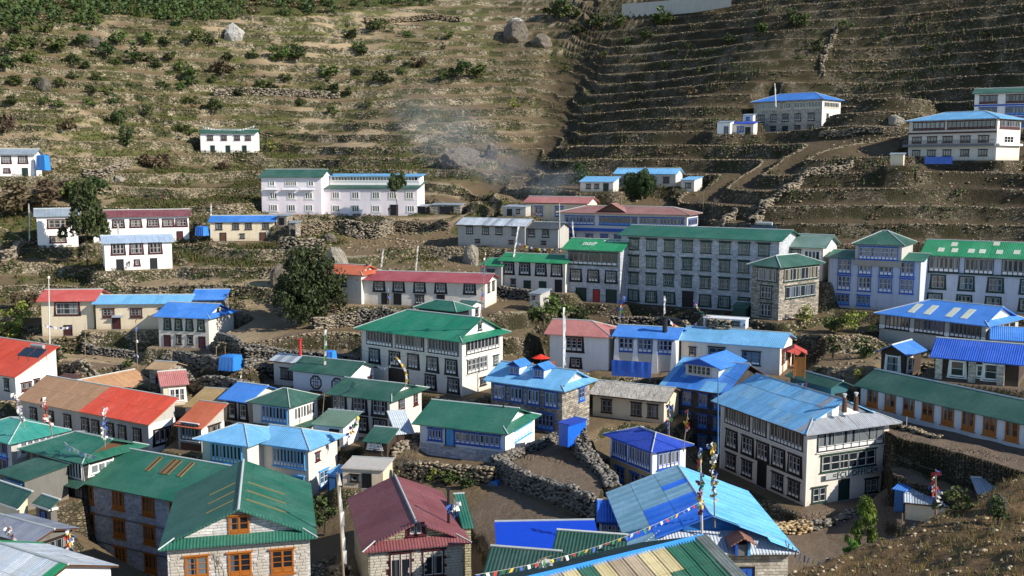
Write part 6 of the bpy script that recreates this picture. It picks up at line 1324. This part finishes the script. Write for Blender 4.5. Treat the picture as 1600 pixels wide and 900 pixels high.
for i,a in enumerate([(366,60,30,22,'white painted boulder below the wood at the top left',WHITEROCK),(806,60,40,30,'big rocky crag with pale top at the head of the gully',ROCK),(846,70,26,18,'smaller grey crag right of the big one at the head of the gully',ROCK),(716,262,66,32,'huge smooth grey boulder in the smoke above the village',ROCK),(500,428,24,32,'pale boulder left of the pair above the orange-red roof',ROCK_W),(526,418,28,34,'pale boulder right of the pair above the orange-red roof',ROCK_W),(442,448,40,42,'grey split boulder left behind the big juniper',ROCK),(737,412,26,34,'tall streaked boulder at the left end of the silver-roofed house',ROCK_W),(70,140,20,18,'dark boulder among shrubs at the far left',ROCK_D),(146,72,22,14,'dark crag just below the wood at left',ROCK_D),(515,376,24,14,'low flat boulder below the school wall',ROCK),(186,282,14,8,'small pale rock beside the brown bush on the left slope',ROCK_W),(372,503,14,20,'grey boulder at the right corner of the bright blue gablet roof',ROCK),(1400,192,24,12,'pale rubble outcrop left of the balcony lodge',ROCK_W),(768,248,20,26,'split standing rock right of the huge boulder',ROCK),(1345,480,16,12,'grey stone below the hotel at right',ROCK),(1560,795,34,24,'brown earth-covered rock on the near slope',ROCK_D),(806,34,20,6,'pale flat rock on top of the big crag',WHITEROCK)]): boulder(*a[:5],mat=a[5],seed=i+1)
# ------------------------------------------------------------------ dry stone walls
def drystone(pts,h,label,t=.7,mat=None,name='stone_wall',sz=.3,jit=.22,cap=None,ds=None,dens=1.0):
    W=[P(x,y,ds[i]) if ds else hit(x,y) for i,(x,y) in enumerate(pts)]
    seg=[]; 
    for a,b in zip(W[:-1],W[1:]):
        L=(b-a).length; n=max(1,int(L/1.0))
        for k in range(n): seg.append((a.lerp(b,k/n)))
    seg.append(W[-1])
    for i,p in enumerate(seg):
        seg[i]=Vector((p.x+random.uniform(-.1,.1),p.y+random.uniform(-.1,.1),Zat(p.x,p.y)))
    g=MB(); PP=[]; SS=[]; RR=[]
    for i,(a,b) in enumerate(zip(seg[:-1],seg[1:])):
        d=(b-a); d.z=0; L=max(d.length,.01); d/=L; n=Vector((-d.y,d.x,0)); hh=h*random.uniform(.92,1.06)
        q=[a-n*t/2*.8,b-n*t/2*.8,b+n*t/2*.8,a+n*t/2*.8]
        lo=[p-Vector((0,0,.6)) for p in q]; hi_=[p+Vector((0,0,hh-.12)) for p in q]
        g.face(hi_,DARKST); g.face([lo[0],lo[1],hi_[1],hi_[0]],DARKST); g.face([lo[2],lo[3],hi_[3],hi_[2]],DARKST)
        if i==0: g.face([lo[3],lo[0],hi_[0],hi_[3]],DARKST)
        if i==len(seg)-2: g.face([lo[1],lo[2],hi_[2],hi_[1]],DARKST)
        ns=int(L*hh/(sz*sz*.72)*dens)
        for _ in range(ns*2):
            u=random.uniform(0,L); z=random.uniform(-.1,hh-.1); sd=random.choice((-1,1))
            PP.append(a+(b-a)*(u/L)+n*sd*t*.42+Vector((0,0,round(z/(sz*.5))*sz*.5+random.uniform(-.03,.03)))); SS.append(sz*random.uniform(.75,1.3)); RR.append(math.atan2(d.y,d.x)+random.uniform(-.25,.25))
        for _ in range(int(L*t/(sz*sz)*1.2*dens)+1):
            u=random.uniform(0,L); PP.append(a+(b-a)*(u/L)+n*random.uniform(-.45,.45)*t+Vector((0,0,hh-.08))); SS.append(sz*random.uniform(.7,1.25)); RR.append(math.atan2(d.y,d.x)+random.uniform(-.5,.5))
    o=obj(name,g.mesh(name)); tag(o,label,'wall',kind='thing')
    cube_cloud(np.array([p[:] for p in PP]),np.array(SS),np.array(RR),mat or STONES_G,'wall_stones',None,parent=o,jit=.14,flat=.52)
    return o
DARKST=paint('#1b1a17',.9,.2)
DS=drystone
DS([(772,742),(800,722),(835,710),(868,697)],1.5,'grey dry stone wall from the emerald lodge corner up past the blue tarp hut',ds=[100,103,106,109],t=.75,sz=.25)
DS([(772,745),(800,766),(850,790),(900,812),(935,828)],1.9,'long grey dry stone wall crossing between the two dug fields',ds=[99,95,91,87,84],t=.75,sz=.25)
DS([(900,704),(908,722),(925,745),(948,768),(958,790)],1.3,'thick rubble wall on the right side of the upper dug field',ds=[107,103,100,96,92],t=1.5,sz=.28)
DS([(632,738),(680,752),(730,766),(772,782)],1.6,'overgrown garden wall below the emerald lodge',ds=[99,98,97,96],t=.8,mat=STONES)
DS([(283,594),(330,604),(380,612),(430,622)],1.5,'dark stone wall with pale coping left of the blue roof',ds=[134,131,128,126])
DS([(262,566),(300,570),(345,578)],1.6,'stone wall of the plot with the blue tarp shelter')
DS([(382,575),(420,584),(455,590)],1.3,'stone wall right of the blue tarp shelter')
DS([(100,582),(140,586),(185,590)],1.4,'white rubble wall behind the scarlet roof',mat=STONES_P,sz=.36)
DS([(130,546),(170,556),(208,560)],1.2,'curved dark wall below the courtyard house')
DS([(330,548),(380,554),(440,556)],1.0,'wall below the dug field left of the juniper')
DS([(385,556),(450,560),(520,566),(560,572)],1.2,'dark stone wall with posts below the big juniper')
DS([(438,390),(470,392),(503,392)],2.3,'pale stone retaining wall right of the small blue-roofed house',mat=STONES_P,sz=.38)
DS([(540,366),(565,372),(590,372),(612,364)],3.0,'pale rounded stone bastion under the school yard',mat=STONES_P,sz=.38)
DS([(460,358),(520,360),(540,364)],2.2,'retaining wall under the three-storey school block',mat=STONES)
DS([(612,362),(660,362),(700,360)],2.0,'brown retaining wall under the school entrance',mat=STONES)
DS([(555,505),(600,500),(650,500)],2.2,'dark retaining wall under the long red-roofed house',mat=STONES_G)
DS([(560,502),(520,512),(490,515)],1.8,'round stone base wall beside the big juniper',mat=STONES_P)
DS([(955,506),(1000,508),(1060,511),(1110,512),(1140,514)],1.3,'pale retaining wall at the foot of the grey stone hotel',mat=STONES_P)
DS([(750,462),(800,466),(830,470)],1.8,'dark wall below the long green-roofed lodge',mat=STONES_G)
DS([(1175,352),(1190,335),(1205,318),(1226,300),(1248,286),(1290,270),(1330,258)],1.2,'long pale stone wall climbing diagonally across the right terraces',mat=STONES_P,sz=.4,t=1.2)
DS([(1105,372),(1130,352),(1150,335)],1.3,'short pale stone wall above the brown-roofed lodge',mat=STONES_P,sz=.4)
DS([(1286,118),(1284,100),(1290,80),(1300,62),(1306,48)],1.2,'steep zigzag stone path wall high on the right terraces',mat=STONES_P,sz=.45)
DS([(1280,215),(1320,212),(1380,208)],1.2,'stone wall right of the hillside lodge',mat=STONES_P)
def boundary_wall():
    g=MB(); W_=[hit(x,y) for x,y in ((972,24),(1030,24),(1085,23),(1142,22))]; b=W_[0].z-1
    for i,(a,c) in enumerate(zip(W_[:-1],W_[1:])):
        q=[Vector((a.x,a.y,b)),Vector((c.x,c.y,b)),Vector((c.x,c.y+.8,b)),Vector((a.x,a.y+.8,b))]; tp=[p+Vector((0,0,W_[0].z-b+3.6)) for p in q]
        g.face(tp,PL_CREAM); g.face([q[0],q[1],tp[1],tp[0]],PL_GREY2); g.face([q[2],q[3],tp[3],tp[2]],PL_GREY2); 
        if i==0: g.face([q[3],q[0],tp[0],tp[3]],PL_GREY2)
        if i==2: g.face([q[1],q[2],tp[2],tp[1]],PL_GREY2)
    o=obj('boundary_wall',g.mesh('boundary_wall')); tag(o,'long pale plastered boundary wall at the top edge of the mountainside','wall',kind='thing')
PL_GREY2=plaster('#b9b5ab',.5)
boundary_wall()
DS([(570,36),(640,34),(720,32)],1.6,'long low wall near the top centre of the slope',mat=STONES,sz=.45)
DS([(335,150),(390,148),(470,150),(530,152)],2.0,'pale broken terrace wall high on the left slope',mat=STONES_P,sz=.45)
DS([(130,276),(170,272),(205,262)],1.8,'sunlit terrace wall right of the slate-roofed house',mat=STONES_P,sz=.4)
DS([(0,410),(20,405),(30,392)],2.0,'pale stepped wall at the left edge',mat=STONES_P,sz=.4)
DS([(610,715),(640,700),(655,690)],1.0,'rubble bank beside the cream lodge steps',mat=STONES_P)
DS([(495,835),(520,842),(545,850)],1.3,'pale plastered rubble wall between the two foreground roofs',mat=STONES_P,ds=[84,82,80],sz=.5)
DS([(1206,812),(1235,812),(1262,808)],.8,'low pile of pale firewood and stones at the office corner',mat=tintmat('#8a6f4a','#d2bd94','split_wood'),ds=[96,96.5,97],t=1.6,sz=.26,name='firewood_pile')
DS([(1265,810),(1310,806),(1340,804)],.5,'low stone edging in front of the office door',ds=[97,98,99],t=.8)
DS([(1342,645),(1400,657),(1470,672)],.35,'rubble strip along the foot of the very long lodge',ds=[111,106,101],t=.9,mat=STONES,sz=.22)
DS([(1545,760),(1600,740),(1640,728)],2.2,'stone retaining wall at the right edge below the long field',ds=[103,101,100])
# ------------------------------------------------------------------ poles, flags, strings
FL=[paint(c,.8,.2) for c in ('#3d5ea8','#d8d6d0','#b0322c','#3f7a4a','#d3b13a')]
WOODP=paint('#8d7a64',.8,.2); POLEW=paint('#cfcac2',.7,.2); BLUEPOLE=paint('#3f6f9c',.6,.2)
def pole(b,t,label,d=None,r=.05,mat=None,flags=0,spread=.35,name='prayer_flag_pole',from_=.2,size=.35,cols=None,knob=False,curve=0,strip=False):
    B_=P(b[0],b[1],d) if d else hit(*b); Tp=P(t[0],t[1],B_.y); v=Tp-B_; n=8
    mid=[B_-Vector((0,0,.3))]+[B_+v*(k/n)+Vector((-curve*math.sin(k/n*math.pi*.5)**2*0,0,0))+Vector((curve*math.sin(k/n*math.pi),0,0)) for k in range(1,n+1)]
    o=empty(name,T(*B_)); tag(o,label,'pole'); g=MB(); g.tube([m-B_ for m in mid],[r*(1-.5*i/n) for i in range(n+1)],mat or WOODP,6); obj('pole',g.mesh('pole'),o)
    if knob: g=MB(); g.tube([mid[-1]-B_,mid[-1]-B_+Vector((0,0,.35))],[.22,.16],WHITE,8); obj('finial',g.mesh('finial'),o)
    rd=random.Random(int(b[0])); L=v.length
    if strip:   # one long narrow cloth sewn along the pole
        g=MB(); 
        for k in range(1,n):
            a=mid[k]-B_; c=mid[k+1]-B_; w=lambda: rd.uniform(.14,.3)
            x0,x1=w(),w(); y=rd.uniform(-.15,.15); g.face([a+Vector((.03,0,0)),a+Vector((x0+.05,y,-.05)),c+Vector((x1+.05,-y,-.05)),c+Vector((.03,0,0))],(cols or [FL[1]])[k%len(cols or [1])])
        obj('flag_cloth',g.mesh('flag_cloth'),o)
    for k in range(flags):
        f=from_+(1-from_)*rd.random(); c=v*f; a=rd.uniform(0,6.28); s=size*rd.uniform(.7,1.4); dx=Vector((math.cos(a)*spread*rd.random(),math.sin(a)*spread*rd.random(),0))
        e=Vector((rd.uniform(-1,1),rd.uniform(-1,1),rd.uniform(-.5,.2))).normalized()*s; h=Vector((rd.uniform(-.3,.3),rd.uniform(-.3,.3),-1)).normalized()*s*1.2
        q=Vector((rd.uniform(-.1,.1),rd.uniform(-.1,.1),0)); g=MB(); m_=rd.choice(cols or FL); p0=c+dx*.3
        g.face([p0,p0+e*.5+q,p0+e*.5+h*.5-q,p0+h*.5],m_); g.face([p0+e*.5+q,p0+e,p0+e+h*.5,p0+e*.5+h*.5-q],m_); g.face([p0+h*.5,p0+e*.5+h*.5-q,p0+e*.6+h,p0+h*.9+q],m_)
        obj('flag',g.mesh('flag'),o)
    return o
WR=[FL[1],FL[1],FL[2]]
for a in [((78,562),(76,435),'tall white pole with pale knob in front of the red-roofed courtyard house',K(r=.14,mat=POLEW,knob=True)),
 ((215,575),(212,500),'short pole with blue and red flags on the path below the light blue wing',K(flags=8,r=.07)),((545-412,560),(545-412,505),'leaning wooden post left of the path fence',K(r=.06)),
 ((880,583),(880,480),'white-wrapped pole before the pinkish-roofed white house',K(d=121,r=.1,mat=POLEW,strip=True,cols=[FL[1]])),
 ((606,480),(606,442),'pole with pale and red flags at the left end of the long red-roofed house',K(flags=6)),((648,428),(652,384),'thin pole with white cloth standing on the terrace above the long red roof',K(strip=True,cols=[FL[1]])),((594,422),(598,388),'thin flag pole behind the orange-red gable',K(strip=True,cols=[FL[1]])),
 ((800,410),(809,354),'leaning pole with white cloth behind the long green-roofed lodge',K(d=172,strip=True,cols=[FL[1]])),((875,390),(874,318),'tall pole at the left corner of the veranda lodge',K(d=178,r=.12,mat=POLEW)),((896,380),(893,345),'pole with white streamer before the veranda lodge',K(d=176,strip=True,cols=[FL[1]])),
 ((750,503),(759,390),'tall leaning pole with flags on the emerald roof of the central lodge',K(d=124,r=.07,flags=12,cols=WR+[FL[0]])),((966,505),(974,462),'flag cluster pole at the left front of the stone hotel',K(d=140,flags=10,size=.5)),((1037,494),(1037,462),'pale flag pole in front of the stone hotel',K(d=140,strip=True,cols=[FL[1]])),((1098,494),(1083,468),'leaning pole with coloured flags by the stone hotel door',K(d=140,flags=8)),
 ((633,604),(616,556),'curved pole with yellow and white cloth above the cream lodge roof',K(d=110,strip=True,cols=[FL[1],FL[4]],curve=.5)),((503,662),(507,612),'thin metal pole rising from the green skirt roof',K(d=111)),((541,690),(558,650),'leaning bundle of pale and coloured prayer flags beside the sky blue roof',K(d=104,flags=16,size=.45)),
 ((82,676),(65,620),'leaning pole with orange and white flags on the curved-band lodge roof',K(d=98,flags=26,size=.3,cols=[paint('#d0603a'),FL[1],FL[2]])),((164,694),(163,636),'pole thick with white and pink flags at the end of the curved-band lodge roof',K(d=97,flags=34,size=.3,cols=[FL[1],FL[1],paint('#c88a90'),FL[0]])),((38,664),(22,612),'leaning pole hung with white flags above the teal roof',K(d=103,flags=32,size=.34,cols=[FL[1],FL[1],paint('#9a8fae')])),
 ((109,887),(108,822),'pole covered in red, blue and white flags at the lower left',K(d=76,flags=40,size=.32,from_=.05,spread=.4)),((28,860),(6,812),'leaning pole with red and white flags over the mauve roof',K(d=78,flags=14,cols=WR)),
 ((537,900),(526,738),'tall pale pole with narrow white flag between the two foreground roofs',K(d=74,r=.1,strip=True,cols=[FL[1]])),((1122,705),(1122,580),'tall slim blue pole in front of the office roof',K(d=96,r=.08,mat=BLUEPOLE)),((1068,700),(1075,640),'pole with red and yellow streamers above the patchy blue hall',K(d=86,flags=10,cols=[FL[1],FL[2],FL[4]])),((1045,690),(1046,622),'pole of coloured flags against the tall blue lodge',K(d=100,flags=12)),
 ((1097,842),(1094,700),'pole thick with red, yellow and green flags, left of the pair at the hall ridge',K(d=68,r=.09,mat=POLEW,flags=46,from_=.3,size=.24)),((1117,818),(1113,690),'pole thick with white and blue flags, right of the pair at the hall ridge',K(d=72,r=.06,flags=60,from_=.3,size=.28,cols=[FL[1],FL[1],FL[0],FL[4]])),
 ((1463,835),(1462,733),'pole with white and red flag in the yard right of the office',K(d=60,r=.06,flags=22,size=.3,cols=[FL[1],FL[2],FL[0]])),((1408,852),(1410,802),'pale wooden post at the edge of the near slope',K(d=42,r=.05)),((1212,172),(1210,130),'short flag pole above the right end of the hillside lodge roof',K(strip=True,cols=[FL[1]],d=246)),((840,875),(863,868),'white cloth tied under the flag string in the foreground',K(d=56,flags=3,cols=[FL[1]],size=.5)),
 ((1098,332),(1100,296),'thin post behind the cross-gable lodge',K()),((185,386),(183,350),'pole at the right of the white house',K(strip=True,cols=[FL[1]])),((45,384),(44,318),'pole with white streamer left of the white house with one big window',K(strip=True,cols=[FL[1]],r=.08)),((328,350),(329,318),'thin flag pole behind the small bright blue roof',K(strip=True,cols=[FL[1]])),((376,610),(378,575),'leaning pole with red flags below the blue tarp shelter',K(flags=6,cols=WR)),((506,580),(507,515),'green and white pole rising behind the octagon-window house',K(d=128,strip=True,cols=[FL[3],FL[1]])),
 ((710,803),(709,778),'cluster of white and blue rags on the chimney of the dark red roof',K(d=74.5,flags=9,size=.45,cols=[FL[1],FL[0],FL[1]]))]:
    pole(a[0],a[1],a[2],**a[3])
def string(a,b,da,db,sag,n,label,size=.35,cols=None):
    A,Bv=P(a[0],a[1],da),P(b[0],b[1],db); o=empty('prayer_flag_string',T(*A)); tag(o,label,'flag string'); v=Bv-A
    pt=lambda f: v*f-Vector((0,0,sag*4*f*(1-f)))
    g=MB(); g.tube([pt(k/20) for k in range(21)],.012,POLEW,3); obj('cord',g.mesh('cord'),o); rd=random.Random(n); c=cols or FL
    w=v.length/n
    for k in range(n):
        p=pt((k+.2)/n); q=pt(min(1,(k+.2)/n+size/v.length)); h=Vector((rd.uniform(-.15,.15),rd.uniform(-.15,.15),-size*rd.uniform(.7,1.1))); sw=Vector((0,rd.uniform(-.12,.12),0)); g=MB()
        g.face([p,(p+q)/2+sw*.4,(p+q)/2+h*.9+sw,p+h],c[k%len(c)]); g.face([(p+q)/2+sw*.4,q,q+h*.9,(p+q)/2+h*.9+sw],c[k%len(c)]); obj('flag',g.mesh('flag'),o)
string((742,898),(1096,783),50,68,.7,34,'long string of small prayer flags rising across the foreground roofs to the flag poles',size=.26)
string((1225,842),(1405,858),68,42,1.2,20,'sagging string of pale prayer flags from the hall roof to the near slope post',size=.5,cols=[paint(c,.8) for c in ('#a5a29c','#bdb54a','#8a8a80','#9a5a50','#a8a8a2','#4a5080')])
string((1045,498),(1100,490),140,140,1.6,22,'sagging double string of prayer flags before the stone hotel',size=.4)
string((806,378),(876,388),174,172,.5,18,'string of prayer flags over the long green roof',size=.4)
string((316,196),(398,196),272,272,1.2,20,'curved string of white flags on the roof of the small upper house',size=.5,cols=[FL[1]])
string((66,505),(112,510),150,150,.3,9,'short string of pale flags across the courtyard house front',size=.4,cols=[FL[1],FL[1],FL[0]])
string((590,571),(618,560),118,112,.6,10,'white flag string between the octagon-window house and the curved pole',size=.3,cols=[FL[1]])
string((1255,884),(1330,862),40,38,.5,12,'low string of dark red and blue prayer flags at the edge of the near slope',size=.3,cols=[FL[2],FL[0],paint('#3a3550')])
string((1290,872),(1400,838),37,42,.25,14,'string of faded prayer flags along the near slope',size=.35,cols=[paint('#4a4a80'),paint('#7a4640'),paint('#8a8878')])
# ------------------------------------------------------------------ small things
def solar(px,py,d,label,yaw,sc=1.0):
    p=P(px,py,d); o=empty('solar_water_heater',T(*p)@RZ(R_(yaw))@Matrix.Diagonal((sc,sc,sc,1))); tag(o,label,'solar heater')
    for k in (0,1):
        g=MB(); x=-2.1+k*2.15; g.prism([(x,-.9,.1),(x+2,-.9,.1),(x+2,.6,1.0),(x,.6,1.0)],.08,paint('#22303c',.2,.1)); obj('solar_panel',g.mesh('solar_panel'),o)
    g=MB(); g.tube([(-1.2,.8,1.25),(1.2,.8,1.25)],.27,GREY2,12); obj('tank',g.mesh('tank'),o)
    g=MB()
    for x in (-2,-.1,2): g.box(x-.03,x+.03,.5,.56,-.6,1.0,GREYP); g.box(x-.03,x+.03,-.8,-.74,-.6,.1,GREYP)
    obj('frame',g.mesh('frame'),o)
solar(52,556,119,'solar water heater with two dark panels on the scarlet roof',-25,.85)
solar(1192,362,160,'solar water heater on the right end of the stone hotel roof',-32)
def tarp(px,py,d,w,dp,h,label,col='#2f7fd0',yaw=-20,rounded=True):
    p=P(px,py,d) if d else hit(px,py); n=10; g=MB(); rd=random.Random(int(px)); mt=paint(col,.35,.2)
    P_=[[None]*(n+1) for _ in range(n+1)]
    for i in range(n+1):
        for j in range(n+1):
            u,v=i/n*2-1,j/n*2-1; q=max(abs(u),abs(v)); z=h*(1-.12*q*q) if q<.8 else h*(.92)*(1-(q-.8)/.2) ; k=1 if q<.8 else .93
            P_[i][j]=Vector((u*w/2*k+rd.uniform(-.05,.05),v*dp/2*k+rd.uniform(-.05,.05),max(0,z)+rd.uniform(-.06,.06)))
    for i in range(n):
        for j in range(n): g.face([P_[i][j],P_[i+1][j],P_[i+1][j+1],P_[i][j+1]],mt)
    o=obj('tarpaulin_shelter',g.mesh('tarpaulin_shelter',True),None,T(*p)@RZ(R_(yaw))); tag(o,label,'tarpaulin')
tarp(361,577,None,2.9,2.6,2.0,'round shelter covered by a blue tarpaulin on the fenced plot')
tarp(68,266,228,3.0,2,3.4,'blue tarpaulin hanging at the right end of the slate-roofed house')
tarp(316,368,195,2.4,2,1.8,'blue tarpaulin at the left end of the small bright-blue-roofed house','#2e74cc')
tarp(516,562,130,1.6,1.2,1.2,'small bright blue tarpaulin behind the octagon-window house','#2e80e0')
tarp(772,758,96,1.2,1,.5,'crumpled blue plastic sheet by the garden wall behind the dark red roof')
def sheet_hang(px,py,d,w,h,label,col,yaw):
    p=P(px,py,d); g=MB(); rd=random.Random(3); n=12; mt=paint(col,.4,.2); Q=[(w*i/n,rd.uniform(-.08,.08)) for i in range(n+1)]
    for i in range(n):
        for j in range(3):
            f=lambda k,z:(Q[k][0],Q[k][1]*(1-z/h)-.02,-z+rd.uniform(-.03,.03)*0); g.face([f(i,h*j/3),f(i,h*(j+1)/3),f(i+1,h*(j+1)/3),f(i+1,h*j/3)],mt)
    o=obj('tarpaulin',g.mesh('tarpaulin',True),None,T(*p)@RZ(R_(yaw))); tag(o,label,'tarpaulin')
sheet_hang(956,562,126,5.0,2.0,'blue tarpaulin sagging on the lower wall of the middle blue-roofed house','#2a5cb8',-20)
sheet_hang(1445,245,186.5,5.2,1.3,'long blue tarpaulin hung on the lower wall of the balcony lodge','#1f5cc0',-50)
def garment_rack():
    p=P(97,608,139); o=empty('clothes_stall',T(*p)@RZ(R_(-28))); tag(o,'red cloth stall hung with coloured clothes under a thin roof beside the scarlet-roofed house','stall')
    g=MB(); g.box(0,3.2,-.5,.5,-.9,.55,RED); obj('counter',g.mesh('counter'),o); rd=random.Random(8)
    for k in range(9):
        g=MB(); x=.15+k*.34; c=rd.choice([FL[0],FL[1],RED,paint('#c84a60'),paint('#6a78b8'),FL[1]]); w=.16; a=.55+rd.uniform(0,.2); g.prism([(x-w,-.56,a),(x+w,-.56,a),(x+w*.9,-.56,a+.75),(x-w*.9,-.56,a+.75)],.05,c,down=(0,1,0)); g.prism([(x-w*1.6,-.57,a+.45),(x-w,-.57,a+.35),(x-w*.8,-.57,a+.74)],.04,c,down=(0,1,0)); obj('garment',g.mesh('garment'),o)
    g=MB(); g.prism([(-.1,-.9,1.75),(3.3,-.9,1.75),(3.3,.8,2.15),(-.1,.8,2.15)],.07,paint('#54382f')); obj('roof',g.mesh('roof'),o); g=MB()
    for x in (.05,3.15): g.box(x-.04,x+.04,-.8,-.72,-.9,1.75,BROWN); g.box(x-.04,x+.04,.62,.7,-.9,2.1,BROWN)
    obj('post',g.mesh('post'),o)
garment_rack()
def umbrella_stall():
    p=P(845,572,131); o=empty('red_canopy_stall',T(*p)@Matrix.Diagonal((1,1,.8,1))); tag(o,'small stall with red canopy and orange crate behind the light blue dormer roof','stall')
    g=MB(); 
    for k in range(8):
        a,b=k*math.pi/4,(k+1)*math.pi/4; g.face([(1.2*math.cos(a),1.0*math.sin(a),1.35),(1.2*math.cos(b),1.0*math.sin(b),1.35),(0,0,2.0)],paint('#d8331e',.6,.2))
    obj('canopy',g.mesh('canopy'),o); g=MB(); g.tube([(0,0,-.2),(0,0,2)],.04,GREYP); obj('pole',g.mesh('pole'),o); g=MB(); g.box(.6,1.9,-.5,.4,-.3,.7,paint('#b5651f')); obj('crate',g.mesh('crate'),o)
umbrella_stall()
B_red=None
def red_porch():
    p=P(1240,585,114); o=empty('porch',T(*p)@RZ(R_(-15))); tag(o,'small red gabled porch roof on posts at the orange door of the white house','porch')
    g=MB(); g.prism([(-1.4,-1.2,2.6),(0,-1.2,3.3),(0,1.2,3.3),(-1.4,1.2,2.6)],.08,metal('#c0402e')); g.prism([(0,-1.2,3.302),(1.4,-1.2,2.6),(1.4,1.2,2.6),(0,1.2,3.302)],.08,metal('#c0402e')); obj('roof',g.mesh('roof'),o)
    g=MB()
    for x in (-1.2,0,1.2): g.box(x-.06,x+.06,-1.1,-.98,-.2,2.7,ORANGE)
    g.box(.1,1.15,-.96,-.9,.0,2.2,ORANGE); obj('post',g.mesh('post'),o)
red_porch()
def person(px,py,d,label,top,leg,yaw=0,sc=1.0):
    p=P(px,py,d) if d else hit(px,py)
    J=[(0,0,.95),(0,0,1.18),(0,0,1.42),(0,0,1.55),(0,-.02,1.70),(-.17,0,1.40),(-.26,-.03,1.12),(-.24,-.12,.88),(.17,0,1.40),(.27,0,1.12),(.29,-.06,.87),(-.09,0,.90),(-.11,-.05,.48),(-.12,.02,.06),(-.12,-.12,.03),(.09,0,.90),(.12,.03,.48),(.14,.10,.06),(.14,-.03,.03)]
    E_=[(0,1),(1,2),(2,3),(3,4),(2,5),(5,6),(6,7),(2,8),(8,9),(9,10),(0,11),(11,12),(12,13),(13,14),(0,15),(15,16),(16,17),(17,18)]
    rad=[.15,.14,.16,.06,.11,.075,.05,.04,.075,.05,.04,.11,.07,.05,.04,.11,.07,.05,.04]
    me=bpy.data.meshes.new('body'); me.from_pydata(J,E_,[]); o=obj('tmp',me); m=o.modifiers.new('s','SKIN'); 
    for v,r in zip(me.skin_vertices[0].data,rad): v.radius=(r,r*.8)
    me.skin_vertices[0].data[0].use_root=True; s2=o.modifiers.new('u','SUBSURF'); s2.levels=1
    dg=bpy.context.evaluated_depsgraph_get(); ev=bpy.data.meshes.new_from_object(o.evaluated_get(dg)); bpy.data.objects.remove(o); ev.name='person'; ev.materials.clear()
    for c in (paint('#a0694a'),paint(top,.8),paint(leg,.8),paint('#171310')): ev.materials.append(c)
    for q in ev.polygons:
        z=q.center.z; q.use_smooth=True; q.material_index=0 if z>1.5 else (1 if z>.93 or abs(q.center.x)>.2 and z>.95 else 2)
        if z>1.72 or (z>1.62 and q.center.y>.0): q.material_index=3
        if z<.07: q.material_index=3
    r=empty('person',T(*p)@RZ(yaw)@Matrix.Diagonal((sc,sc,sc,1))); tag(r,label,'person'); obj('body',ev,r)
person(608,336,213,'person in dark red jacket walking beside the school door','#5a2028','#2a2a30',.3)
person(186,417,177,'person in blue jacket standing left before the white house with flared windows','#3a62a8','#22304a',.2)
person(202,418,177,'person in dark clothes crouched right before the white house with flared windows','#1d1d24','#1d1d24',1.2,.75)
string((1215,590),(1262,598),120,112,.35,10,'washing line of coloured clothes by the porch of the white house',size=.5,cols=[RED,FL[1],FL[0],FL[1],paint('#c84a60')])
string((100,690),(150,712),100,97,.3,8,'washing line above the curved-band lodge roof',size=.45,cols=[FL[1],paint('#7f94b8'),FL[1]])
string((1152,505),(1165,505),137,136,.1,4,'short row of cloths on the parapet before the hotel',size=.5,cols=[FL[1],FL[0]])
def cable(pts,label):
    W=[P(*p) for p in pts]; g=MB()
    for a,b in zip(W[:-1],W[1:]): g.tube([a.lerp(b,k/14)-Vector((0,0,(b-a).length*.03*4*(k/14)*(1-k/14))) for k in range(15)],.018,BLACK,3)
    o=obj('power_cable',g.mesh('power_cable')); tag(o,label,'cable')
cable([(507,515,128),(616,560,112),(750,505,123)],'thin black cable sagging from the green and white pole to the central lodge')
cable([(750,420,124),(875,345,178),(1045,462,140)],'thin black cable sagging before the stone hotel')
cable([(1122,582,96),(1316,640,100),(1462,735,70)],'thin black cable from the slim blue pole across the office roof')
# fence stakes round the plots
def stakes(pts,label,h=1.2):
    for i,(x,y) in enumerate(pts):
        p=hit(x,y); g=MB(); g.tube([(0,0,-.3),(random.uniform(-.1,.1),0,h*random.uniform(.8,1.2))],.05,WOODP,5); o=obj('fence_stake',g.mesh('fence_stake'),None,T(*p)); tag(o,label,'stake','stakes around the plots')
stakes([(262,560),(277,556),(293,553),(308,552),(338,556),(352,558),(370,552),(384,556),(394,566),(385,558),(408,560),(425,566),(440,568),(455,570)],'thin wooden stake on the plot walls near the blue tarp shelter')

# ------------------------------------------------------------------ smoke drifting over the upper houses
def smoke():
    t=NT('smoke'); t.n.remove(t.b); v=t.new('VolumePrincipled'); v.inputs['Color'].default_value=(.72,.82,.98,1)
    tc=t.new('TexCoord'); n=t.noise(tc.outputs['Object'],1.7,3,.6,.6)
    g=t.new('TexGradient'); g.gradient_type='SPHERICAL'; t.lk(tc.outputs['Object'],g.inputs[0])
    d=t.math('MULTIPLY',t.math('MULTIPLY',g.outputs['Fac'],t.ramp(n.outputs[0],[(.38,G(0)),(.75,G(1))])),SMOKE_D); t.lk(d,v.inputs['Density']); t.lk(v.outputs[0],t.out.inputs['Volume'])
    import bmesh
    for i,(px,py,d_,rx,ry,rz,tilt,l) in enumerate([(870,285,192,7,4,3.2,.2,'blue smoke rising behind the salmon-roofed house'),(790,262,200,12,5,5.5,-.35,'thin smoke drifting past the huge boulder'),(700,205,212,16,6,9,-.5,'faint smoke veil spreading up the slope')]):
        bm=bmesh.new(); bmesh.ops.create_icosphere(bm,subdivisions=3,radius=1); me=bpy.data.meshes.new('smoke'); bm.to_mesh(me); bm.free(); me.materials.append(t.m)
        o=obj('smoke',me,None,T(*P(px,py,d_))@Matrix.Rotation(-tilt,4,'Y')@Matrix.Diagonal((rx,ry,rz,1))); tag(o,l,kind='stuff')
SMOKE_D=.09
smoke()
